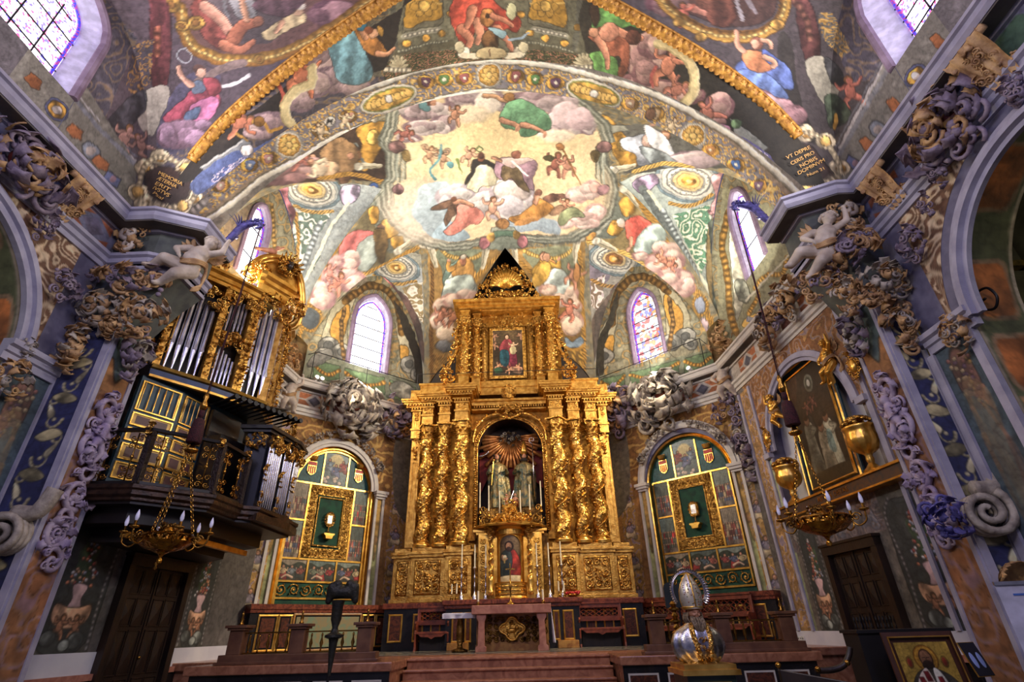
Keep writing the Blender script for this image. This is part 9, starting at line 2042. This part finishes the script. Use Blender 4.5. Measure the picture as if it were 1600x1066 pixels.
# ---- inscriptions painted on the vault tablets
def on_vault(obj_list,px,py):
    best=None
    for V,U_,W_ in obj_list:
        d=(U_-px)**2+(W_-py)**2;k=int(np.argmin(d));
        if best is None or d[k]<best[0]:best=(d[k],V[k])
    return best[1]
vs=[]
for o in bpy.data.objects:
    if o.name.startswith('ceiling') and o.type=='MESH' and len(o.data.vertices)>1000:
        V=np.empty(len(o.data.vertices)*3);o.data.vertices.foreach_get('co',V);V=V.reshape(-1,3)
        if V[:,1].max()<8.2 and V[:,1].min()>4:U_,W_=chart(V);vs.append((V,U_,W_))
def painted_text(lines,label):
    root=thing('inscription',(0,0,0),label,'inscription')
    for s,x0,y0,x1,y1,h in lines:
        def deep(px,py):
            V=on_vault(vs,px,py);r=ray(px,py);t=float((V-CAMP)@r/(r@r));return CAMP+r*(t-.07)
        A=deep(x0,y0);t=np.array([x1-x0,y1-y0],float);L_=np.hypot(*t);t/=L_;nrm=np.array([t[1],-t[0]]);B=deep(x1,y1);Cc=deep((x0+x1)/2+nrm[0]*h,(y0+y1)/2+nrm[1]*h);Mid=(A+B)/2
        X_=(B-A)/np.linalg.norm(B-A);up=Cc-Mid;sz=np.linalg.norm(up);up-=X_*(up@X_);up/=np.linalg.norm(up);N_=np.cross(X_,up);w=np.linalg.norm(B-A)
        M=Matrix(((X_[0],up[0],N_[0],Mid[0]),(X_[1],up[1],N_[1],Mid[1]),(X_[2],up[2],N_[2],Mid[2]),(0,0,0,1)))
        o=text_obj('lettering',s,sz*1.35,M,mat('ochre_lettering',(206,160,90),.7),parent=root)
        ww=max(v.co.x for v in o.data.vertices)-min(v.co.x for v in o.data.vertices);k=w/ww
        o.matrix_world=M@Matrix.Diagonal((k,1,1,1))
painted_text([('MEMORIA',248,270,285,288,6),('ÆTERNA',246,278,276,292,6),('ERIT',243,286,265,297,6),('IVSTVS',240,293,264,306,6),('Psal',240,301,254,311,5)],'ochre painted Latin lines on the dark left corner tablet of the vault')
painted_text([('VT DEPRE',1229,247,1266,230,6),('CERIS PRO',1236,256,1272,238,6),('NOBIS',1250,260,1276,247,6),('DOMINVM',1247,271,1288,250,6),('Num 21',1262,274,1288,263,5)],'ochre painted Latin lines on the dark right corner tablet of the vault')

# ================================================================== FURNITURE OF THE PRESBYTERY AND NAVE
# marble wainscot of the diagonal walls
for fr,side in((dL,'left'),(dR,'right')):
    mb=MB();slab(mb,fr,-1.2,fr.L-.05,1.15,2.22,0,.40);struct(mb.build('wall_%s_wainscot'%side,blackm))
    mb=MB();slab(mb,fr,-1.2,fr.L-.02,2.22,2.34,0,.46);slab(mb,fr,-1.2,fr.L-.03,2.14,2.22,0,.43);struct(mb.build('trim_18',redm))
    m1=MB();m2=MB()
    for u,w in((-.75,.5),(-.1,.5),(.42,.34),(3.3,.42),(2.85,.28)):marble_panel(m1,m2,fr,u,1.68,w,.74,.402)
    struct(m1.build('trim_14',goldsm));struct(m2.build('trim_15',jasper))
    m1=MB();m2=MB();marble_panel(m1,m2,fr,1.65,1.68,1.9,.80,.402);struct(m1.build('trim_14',ochrem));struct(m2.build('trim_15',greenpan if side=='left' else jasper))
# benches
def bench(fr,u0,u1,d0,label,zf=1.158,hb=1.05):
    r=thing('bench',(0,0,0),label,'bench',None);w=u1-u0;M=fr.M((u0+u1)/2,zf,d0)
    mb=MB();mb.bbox((-w/2,0,.40),(w/2,.42,.46),M);mb.build('seat',redwood,r,bevel=.008);mb=MB();mb.prism([(-w/2+.05,.40),(w/2-.05,.40),(w/2-.15,.33),(.1,.33),(0,.28),(-.1,.33),(-w/2+.15,.33)],.38,.41,M);mb.build('apron',redwood,r)
    mb=MB();mb.bbox((-w/2,.0,hb-.1),(w/2,.07,hb),M);mb.bbox((-w/2,.0,.62),(w/2,.06,.74),M);mb.bbox((-w/2-.03,-.02,hb),(w/2+.03,.10,hb+.04),M);mb.bbox((-w/2,0,.74),(-w/2+.05,.06,hb-.1),M);mb.bbox((w/2-.05,0,.74),(w/2,.06,hb-.1),M);mb.build('backrest',redwood,r)
    mb=MB();n=max(2,int(w/.3));
    for k in range(n):
        a=-w/2+.05+k*(w-.1)/n;b=a+(w-.1)/n;z0,z1=.74,hb-.1
        for p,q in(((a,z0),(b,z1)),((a,z1),(b,z0)),((a,(z0+z1)/2),((a+b)/2,z1)),(((a+b)/2,z1),(b,(z0+z1)/2)),((b,(z0+z1)/2),((a+b)/2,z0)),(((a+b)/2,z0),(a,(z0+z1)/2))):mb.tube([(p[0],.03,p[1]),(q[0],.03,q[1])],.012,4,M)
    mb.build('lattice',redwood,r)
    for s_ in(-1,1):
        mb=MB()
        P=[(0,0),(.44,0),(.40,.1),(.43,.42),(.36,.5),(.46,.66),(.40,.72),(.10,.70),(.07,hb),(0,hb)]
        V=[(s_*(w/2+.0),y,z) for y,z in P]+[(s_*(w/2+.045),y,z) for y,z in P];n_=len(P);mb.add(V,[tuple(range(n_)),tuple(range(2*n_-1,n_-1,-1))]+[(i,(i+1)%n_,(i+1)%n_+n_,i+n_) for i in range(n_)],M);mb.build('side_panel',redwood,r,bevel=.006)
    MB().bbox((-w/2+.05,.02,0),(w/2-.05,.06,.40),M).build('back_board',wood,r)
    return r
bf=Fr((-4,16.55),(4,16.55),(0,0))
bench(bf,1.35+.0,2.2,.04,'reddish wooden bench with lattice back left of the altar');bench(bf,5.85,7.0,.04,'reddish wooden bench with lattice back right of the altar, nearer the centre')
bench(dR,-.1,1.3,.48,'reddish wooden choir bench behind the halo of the silver bust, left half');bench(dR,1.75,3.2,.48,'reddish wooden choir bench under the right arched altarpiece, right of the silver bust',hb=1.12)
# balustrades on the platform edge
def balustrade(sg,xs,label,miss=None):
    y=11.25;r=thing('balustrade',(0,0,0),label,'balustrade');z=1.152
    mb=MB();mb.bbox((min(xs)-.25,y-.14,z),(max(xs)+.25,y+.14,z+.16));mb.bbox((min(xs)-.3,y-.17,z),(max(xs)+.3,y+.17,z+.05));mb.build('plinth',mat('brown_stone',(120,84,62),.4,0,(92,60,46),5.),r,bevel=.01)
    for x in xs:
        mb=MB();mb.bbox((x-.13,y-.12,z+.16),(x+.13,y+.12,z+.56));mb.lathe([(.14,z+.56),(.19,z+.60),(.2,z+.64)],c=(x,y,0),seg=4,M=None);mb.bbox((x-.17,y-.16,z+.56),(x+.17,y+.16,z+.60));mb.bbox((x-.21,y-.19,z+.60),(x+.21,y+.19,z+.65));p=mb.build('post',MATS['brown_stone'],r,bevel=.008)
        MB().lathe([(.04,.0),(.045,.02),(.02,.05),(.035,.1),(.012,.15),(.022,.18),(.004,.24)],c=(x,y,z+.65),seg=12).build('finial',brass,p,smooth=True)
    for a,b in zip(xs[:-1],xs[1:]):
        a,b=min(a,b)+.14,max(a,b)-.14;mb=MB();mb.bbox((a,y-.03,z+.50),(b,y+.03,z+.525));mb.bbox((a,y-.03,z+.17),(b,y+.03,z+.19));mb.build('rail',brass,r);n=int((b-a)/.17)
        for k in range(n):MB().lathe([(.02,.0),(.012,.04),(.035,.13),(.012,.22),(.02,.27),(.01,.3)],c=(a+(k+.5)*(b-a)/n,y,z+.19),seg=10).build('baluster',brass,r,smooth=True)
    return r
xl=[float(atY(px,py,11.25)[0]) for px,py in((372,1000),(467,1000),(572,992))];xr=[float(atY(px,py,11.25)[0]) for px,py in((1026,990),(1128,985),(1226,975))]
balustrade(-1,xl,'low balustrade of brown stone posts and small brass balusters, left of the steps');balustrade(1,xr,'low brown stone and brass balustrade right of the steps, behind the silver bust')
# framed marble panels of the platform front
for x0,x1,xs_ in((-5.75,-2.1,(-5.35,-4.65,-3.95,-3.2,-2.5)),(2.1,5.55,(2.45,3.15,3.8,4.5,5.1))):
    struct(MB().bbox((x0,10.97,0),(x1,11.0,1.0)).build('wall_platform',blackm));f_=Fr((0,10.97),(1,10.97),(0,0));m1=MB();m2=MB()
    for x in xs_:frame_rect(m1,-.27,.27,-.36,.36,[(-.03,0),(-.03,.012),(.0,.012),(0,0)],f_.M(x,.52,.001));m2.box((0,.004,0),(.50,.008,.68),f_.M(x,.52,.001))
    struct(m1.build('trim_19',stonel));struct(m2.build('trim_15',jasper))
# ---- the silver bust
bs=thing('reliquary_bust',(0,0,0),'silver and gilt bust of a bearded bishop in a flowered mitre with a rayed halo','bust')
BY=7.0;bc=atY(1096,1036,BY);k_=float(atY(1135,1010,BY)[0]-atY(1060,1010,BY)[0]);s0=k_/1.0;bx,bz=float(bc[0]),float(bc[2])
BM_=Matrix.Translation((bx,BY,bz))@Matrix.Rotation(.12,4,'Z')@Matrix.Diagonal((s0,s0,s0*.86,1));bs.matrix_world=BM_;bpy.context.view_layer.update()
def BB(o):o.matrix_parent_inverse=bs.matrix_world.inverted();o.matrix_world=BM_;return o
mb=MB();robe(mb,(0,0,0),[(0,.34,.22,0,0),(.1,.46,.26,0,0),(.3,.56,.30,0,0),(.5,.55,.28,0,0),(.68,.45,.23,0,0),(.80,.26,.18,0,0),(.88,.15,.13,0,0)],11,.045,72);BB(remesh(mb,'cope',silver,bs,.016,2))
mb=MB()
for s_ in(-1,1):P=crom([(s_*.14,-.17,.84),(s_*.17,-.26,.6),(s_*.13,-.30,.3),(s_*.10,-.28,.05)],6,False);mb.tube(P,.045,7);mb.tube(P+np.array([s_*.05,.01,0]),.015,5)
acanthus(mb,.26,.5,50,4,.05,.1,Matrix(((1,0,0,0),(0,-1,0,-.24),(0,0,1,.28),(0,0,0,1))),'rect');mb.lathe([(.36,-.04),(.38,0),(.34,.05)],c=(0,0,0),seg=30,M=Matrix.Diagonal((1,.7,1,1)));BB(mb.build('orphrey',goldcv,bs,smooth=True))
mb=MB();cap(mb,(0,-.02,.8),(0,-.03,.95),.10,.10);head_shape(mb,(0,-.05,1.06),.17);BB(remesh(mb,'face',mat('dark_painted_face',(186,134,104),.4,0,(140,96,74),6.),bs,.012,3))
mb=MB();rnd=random.Random(1)
for k in range(30):
    x=rnd.uniform(-.12,.12);L_=.34-abs(x)*1.2;P=crom([(x,-.17+abs(x)*.4,.98),(x*1.2,-.23+abs(x)*.3,.88),(x*.9+rnd.uniform(-.02,.02),-.24,.76),(x*.5,-.22,.70-L_*.4)],5,False);mb.tube(P,np.linspace(.022,.006,len(P)),5)
for s_ in(-1,1):
    for k in range(9):mb.tube(crom([(s_*.14,-.08+.03*k,1.08),(s_*.17,-.08+.03*k,.95),(s_*.13,-.12+.03*k,.84)],5,False),.018,5)
BB(mb.build('beard',mat('grey_gilt_beard',(150,130,104),.4,.4,(96,80,64),20.,bump=.4),bs,smooth=True))
n=40;t=np.linspace(0,2*math.pi,n,endpoint=False);V=[];prf=[(.0,.21),(.08,.22),(.22,.25),(.40,.24),(.58,.18),(.74,.09),(.84,.01)]
for(z,w) in prf:V.append(np.stack([w*np.cos(t),(.20*(1-(z/.85)**2)+.008)*np.sin(t)-.02,np.full(n,1.15+z)],1))
mb=MB();mb.add(np.concatenate(V),[(i*n+j,i*n+(j+1)%n,(i+1)*n+(j+1)%n,(i+1)*n+j) for i in range(len(prf)-1) for j in range(n)]);mt=BB(mb.build('mitre',mat('pearly_mitre',(206,196,176),.3,.5,(170,160,140),6.),bs,smooth=True))
mb=MB();mb.lathe([(.205,1.14),(.22,1.16),(.225,1.20),(.212,1.22)],seg=40,M=Matrix.Translation((0,-.02,0))@Matrix.Diagonal((1,.93,1,1)));mb.tube([(0,-.22,1.2),(0,-.21,1.4),(0,-.15,1.7),(0,-.03,1.99)],.018,6);
for s_ in(-1,1):mb.tube([(s_*w,-.02,1.15+z) for z,w in prf],.014,6)
BB(mb.build('mitre_band',goldsm,bs,smooth=True));mb=MB();rnd=random.Random(6)
for k in range(46):z=rnd.uniform(.1,.66);w=np.interp(z,[p[0] for p in prf],[p[1] for p in prf])*.8;a=rnd.uniform(-2.6,-.5);y=(.20*(1-(z/.85)**2)+.008)*math.sin(a)-.02;mb.ball((w*1.2*math.cos(a),y-.005,1.15+z),.014,seg=6,rings=4)
BB(mb.build('embroidered_flowers',mat('green_red_embroidery',(96,110,60),.5,0,(160,90,50),12.,mixw=1),bs,smooth=True))
mb=MB();P=[(.36*math.cos(a)+.04,.12,1.58+.44*math.sin(a)) for a in np.linspace(-.6,math.pi+.6,40)];mb.tube(P,.018,6);mb.tube([(x*1.08,y,1.58+(z-1.58)*1.08) for x,y,z in P],.012,5)
for x,y,z in P:d=np.array([x-.04,0,z-1.58]);d/=np.linalg.norm(d);leaf(mb,(x,y,z),d,(0,-1,0),.12,.025,.3,2,k=5)
BB(mb.build('halo',silver,bs,smooth=True))
pd_=thing('bust_pedestal',(0,0,0),'green pedestal with gilt edges carrying the silver bust','pedestal');w_=.95*s0;mb=MB();mb.bbox((bx-w_/2,BY-.3,0),(bx+w_/2,BY+.3,bz-.10));mb.build('body',mat('dark_green_lacquer',(30,48,40),.35,0,(22,34,30),5.),pd_)
mb=MB();mb.bbox((bx-w_/2-.05,BY-.35,bz-.10),(bx+w_/2+.05,BY+.35,bz-.05));mb.bbox((bx-w_/2-.02,BY-.32,bz-.05),(bx+w_/2+.02,BY+.32,bz-.0));
fr=Fr((bx-w_/2,BY-.3),(bx+w_/2,BY-.3),(0,0));frame_rect(mb,-w_/2+.06,w_/2-.06,-.5,-.06,[(0,0),(0,.02),(-.02,.02),(-.02,0)],fr.M(w_/2,bz-.1,0));mb.build('gilt_edge',goldsm,pd_)
mb=MB();relief(mb,w_-.14,.3,fr.M(w_/2,bz-.36,.005),r=.1,th=.01);mb.build('inlay',mat('amber_inlay',(150,90,50),.3,.3),pd_,smooth=True)
# scalloped dark board and flower-topped candelabrum beside the halo
sb=thing('scalloped_board',(0,0,0),'small dark scalloped board with worn gilt lettering left of the halo','sign');f_=Fr((0,10.4),(1,10.4),(0,0));c=atY(1058,930,10.4);w,h=.46,.40
P=[(-w/2,-h/2),(w/2,-h/2),(w/2,h*.3)]+[(w/4+w/4*math.cos(a),h*.3+.09*math.sin(a)) for a in np.linspace(0,math.pi,8)]+[(-w/4+w/4*math.cos(a),h*.3+.09*math.sin(a)) for a in np.linspace(0,math.pi,8)];Mx_=Matrix(((1,0,0,c[0]),(0,-1,0,10.4),(0,0,1,c[2]),(0,0,0,1)))
MB().prism(P,-.02,.02,Mx_).build('board',mat('dark_slate_green',(36,44,44),.4),sb);mb=MB();mb.tube([(a,.03,b) for a,b in P[2:]],.012,6,Mx_);mb.build('edge',brass,sb)
mb=MB();mb.lathe([(.2,-c[2]),(.2,-c[2]+.04),(.03,-c[2]+.08),(.02,-h/2)],M=Matrix.Translation((c[0],10.42,c[2])),seg=14);mb.build('stand',iron,sb)
cg=thing('candelabrum',(0,0,0),'gilt ringed candelabrum stem just left of the silver bust','candelabrum');c=atY(1058,985,9.6);mb=MB();prof=[(.13,0),(.12,.05),(.04,.1)];z=.1
while z<c[2]+.28:prof+=[(.03,z),(.09,z+.03),(.09,z+.05),(.035,z+.08),(.06,z+.12),(.03,z+.16)];z+=.17
MB().lathe(prof,c=(c[0],9.6,0),seg=18).build('stem',brass,cg,smooth=2)
# ---- icon in its dark case, lectern, banner, small sign
IC=Matrix.Translation((0,0,0));p0=atY(1440,996,6.0);ic=thing('icon',(0,0,0),'framed icon of a haloed bearded saint on gold ground leaning on a dark box','icon')
iw,ihh=.60,.78;IM=Matrix.Translation((p0[0],6.0,p0[2]-.78))@Matrix.Rotation(-.10,4,'X')@Matrix(((1,0,0,0),(0,-1,0,0),(0,0,1,0),(0,0,0,1)))
def icon_fn(p):
    p.U=p.U*1.3;p.V=(p.V+.35)*1.3-.37;p.E(0,-.19,.145,.145,(150,96,24),ol=.006);p.E(0,-.19,.13,.13,(196,146,40));p.E(0,-.19,.115,.115,(176,124,36));p.E(0,-.19,.085,.105,(72,44,26));p.E(0,-.19,.068,.09,(140,96,64),sh=.2);p.E(0,-.11,.075,.06,(52,36,26))
    for s_ in(-1,1):p.L([(s_*.025-.015,-.2),(s_*.025+.015,-.2)],.008,(40,26,20));p.E(s_*.22,-.15,.04,.06,(120,84,30),ol=.004);p.E(s_*.22,-.15,.025,.045,(140,50,30))
    p.L([(0,-.2),(0,-.15)],.008,(90,60,40));p.P([(-.12,-.06),(.12,-.06),(.3,.1),(.34,.4),(-.34,.4),(-.28,.1)],(60,56,48),fold=.1)
    p.P([(-.1,-.06),(-.02,-.04),(.02,.4),(-.2,.4),(-.22,.1)],(206,190,176));p.P([(.03,-.04),(.1,-.06),(.16,.1),(.14,.4),(.04,.4)],(196,196,186))
    for(x,y) in((-.14,.06),(-.06,.0),(.09,.06),(-.1,.18),(.08,.2)):p.P([(x-.03,y-.05),(x+.02,y-.05),(x+.04,y+.05),(x-.02,y+.05)],(120,30,34),smooth=False);
flat_paint('icon_panel',ic,IM@Matrix.Translation((0,.01,ihh/2)),iw-.08,ihh-.08,icon_fn,step=.006,base=(170,138,50),px=.006,warp=.001)
def IO(mb,n,m_,**k):o=mb.build(n,m_,ic,**k);o.matrix_parent_inverse=ic.matrix_world.inverted();o.matrix_world=IM;return o
mb=MB();frame_rect(mb,-iw/2,iw/2,0,ihh,[(0,0),(0,.03),(-.05,.02),(-.05,0)]);mb.bbox((-iw/2,-.02,0),(iw/2,.004,ihh));IO(mb,'frame',mat('dark_brown_frame',(70,40,28),.4));mb=MB();frame_rect(mb,-iw/2,iw/2,0,ihh,[(0,.028),(0,.036),(-.012,.036),(-.012,.028)]);IO(mb,'gilt_line',goldsm)
cx=float(p0[0]);cb=thing('display_case',(0,0,0),'tall dark wooden case standing behind the icon','cabinet');tl=atY(1340,990,6.3);tr=atY(1478,988,6.3)
mb=MB();mb.bbox((tl[0],6.3,0),(tr[0]+.05,6.6,tl[2]));mb.build('body',mat('near_black_wood',(22,19,20),.5),cb);mb=MB();mb.bbox((tl[0]-.02,6.28,tl[2]),(tr[0]+.07,6.62,tl[2]+.03));mb.build('top',MATS['near_black_wood'],cb);mb=MB();mb.bbox((cx-.5,5.85,0),(cx+.55,6.29,float(IM.translation[2])-.02));mb.build('ledge',MATS['near_black_wood'],cb)
bn=thing('banner',(0,0,0),'pale roll-up banner with blue and black lettering at the right image edge','banner');bl=atY(1553,912,4.9);w,h=.85,2.0
BMn=Matrix(((.96,0,.28,bl[0]),(-.28,0,.96*0-.96,4.9),(0,1,0,bl[2]),(0,0,0,1)))
e_=np.array([.97,-.24,0]);n_=np.array([-.24,-.97,0]);BMn=Matrix(((e_[0],0,n_[0],bl[0]),(e_[1],0,n_[1],bl[1]),(0,1,0,bl[2]),(0,0,0,1)))
o=MB().bbox((0,-h+.1,-.004),(w,-.01,.0),BMn).build('sheet',mat('pale_lilac_sheet',(196,196,216),.6),bn);MB().bbox((-.005,-.015,-.012),(w+.005,.012,.012),BMn).build('top_bar',mat('aluminium',(180,180,186),.35,.8),bn);MB().bbox((0,-float(bl[2])+.01,-.12),(w,-h+.12,.12),BMn).build('base',MATS['aluminium'],bn) if float(bl[2])>.1 else None
blue=mat('blue_print',(70,110,190),.6);text_obj('lettering','O',.15,BMn@Matrix.Translation((.20,-.22,.004)),blue,parent=bn);text_obj('lettering','r',.15,BMn@Matrix.Translation((.31,-.24,.004)),blue,parent=bn);text_obj('lettering','Sa',.15,BMn@Matrix.Translation((.28,-.38,.004)),mat('black_print',(20,20,36),.6),parent=bn);MB().bbox((.1,-.095,.001),(w-.1,-.08,.004),BMn).build('rule',blue,bn)
sg_=thing('small_sign',(0,0,0),'small tilted dark sign with two pale ovals on a thin stand, right of the icon','sign');c=atY(1525,1030,5.3);SM=Matrix.Translation(tuple(c))@Matrix.Rotation(.35,4,'Z')@Matrix.Rotation(-.3,4,'X')@Matrix(((1,0,0,0),(0,-1,0,0),(0,0,1,0),(0,0,0,1)))
MB().bbox((-.10,-.01,-.13),(.10,.0,.13),SM).build('frame',goldsm,sg_);MB().bbox((-.095,.0,-.125),(.095,.004,.125),SM).build('panel',mat('black_print',(20,20,36),.6),sg_);mb=MB()
for s_ in(-1,1):mb.ball((s_*.042,.006,-.01),(.028,.003,.06),SM,16,8)
mb.build('ovals',mat('pale_blue_print',(150,170,230),.5),sg_,smooth=True);MB().lathe([(.11,-c[2]),(.11,-c[2]+.02),(.012,-c[2]+.04),(.012,-.1)],c=tuple(c),seg=12).build('stand',iron,sg_)
lc=thing('lectern',(0,0,0),'dark carved lectern silhouetted on a thin pole in front of the left balustrade','lectern');LY=8.5;c=atY(535,932,LY);s0l=1.0
mb=MB();base_z=0;mb.lathe([(.22,0),(.22,.04),(.05,.09),(.018,.14),(.018,c[2]-.9)],c=(c[0]-.06,LY,0),seg=16);mb.build('pole',iron,lc,smooth=2)
lm=mat('dark_carved_lectern',(26,28,26),.5,.2,(44,42,34),8.,bump=.4);mb=MB();mb.lathe([(.02,-.95),(.04,-.75),(.06,-.55),(.07,-.5),(.13,-.48),(.13,-.45),(.06,-.42),(.04,-.36),(.075,-.25),(.08,-.08),(.10,0)],c=(c[0]-.05,LY,c[2]-.05),seg=14);mb.build('shaft',lm,lc,smooth=2)
mb=MB();cc=np.array([c[0],LY,c[2]]);cap(mb,cc+[-.10,0,.05],cc+[.10,0,.05],.09,.09);cap(mb,cc+[-.16,0,.12],cc+[-.2,0,-.06],.08,.05);cap(mb,cc+[.16,0,.12],cc+[.2,0,-.06],.08,.05);mb.ball(cc+[-.09,0,.16],.07);mb.ball(cc+[.1,0,.16],.07);remesh(mb,'eagle_top',lm,lc,.018,2)
# dark pews with brass knobs at the lower right
for i,(pa,pb,lab) in enumerate((((1215,1035),(1330,1050),'dark pew end with a curved brass-tipped arm, lower right'),)):
    a=atY(1218,1046,6.0);b=atY(1345,1062,6.0);pw_=thing('pew',(0,0,0),lab,'pew');x0,x1=a[0],b[0];zt=float(a[2])
    mb=MB();mb.add([(x0,6.0,0),(x1,5.7,0),(x1,5.7,zt-.14),(x0,6.0,zt),(x0,6.06,0),(x1,5.76,0),(x1,5.76,zt-.14),(x0,6.06,zt)],[(0,1,2,3),(7,6,5,4),(0,3,7,4),(1,2,6,5),(3,2,6,7)]);mb.build('back_panel',wood,pw_,bevel=.01)
    mb=MB();P=crom([atY(1275,1048,6.4),atY(1300,1047,6.4),atY(1318,1040,6.4),atY(1326,1025,6.4),atY(1328,1012,6.4)],6,False);mb.tube(P,.03,8);mb.build('arm',wood,pw_,smooth=True);mb=MB()
    for px,py in((1278,1046),(1324,1036),(1216,1040)):mb.ball(atY(px,py,6.38 if px>1220 else 6.0),.028,seg=10,rings=8)
    mb.build('brass_knob',brass,pw_,smooth=True)
# brass hook lantern above the left door, wall socket
wk=thing('wall_hook',(0,0,0),'tiny brass pendant in front of the left door top','hook');c=atY(243,885,9.0);MB().lathe([(.0,-.06),(.03,-.03),(.01,0),(.035,.04),(.0,.09)],c=tuple(c),seg=12).build('pendant',brass,wk,smooth=True)
C0=np.array([-5.60,9.0,2.68]);mb=MB();mb.tube([tuple(c+[0,0,.08]),tuple(C0)],.005,4);mb.build('cord',brass,wk)
so=thing('wall_socket',(0,0,0),'white triple wall socket near the right choir bench','socket');u,z=sR.hit(1252,998,.04);mb=MB();mb.box((0,.01,0),(.32,.02,.09),sR.M(u,z,.032));mb.build('plate',whitep,so);mb=MB()
for k in(-1,0,1):mb.box((k*.09,.022,0),(.03,.004,.03),sR.M(u,z,.032))
mb.build('outlet',iron,so)
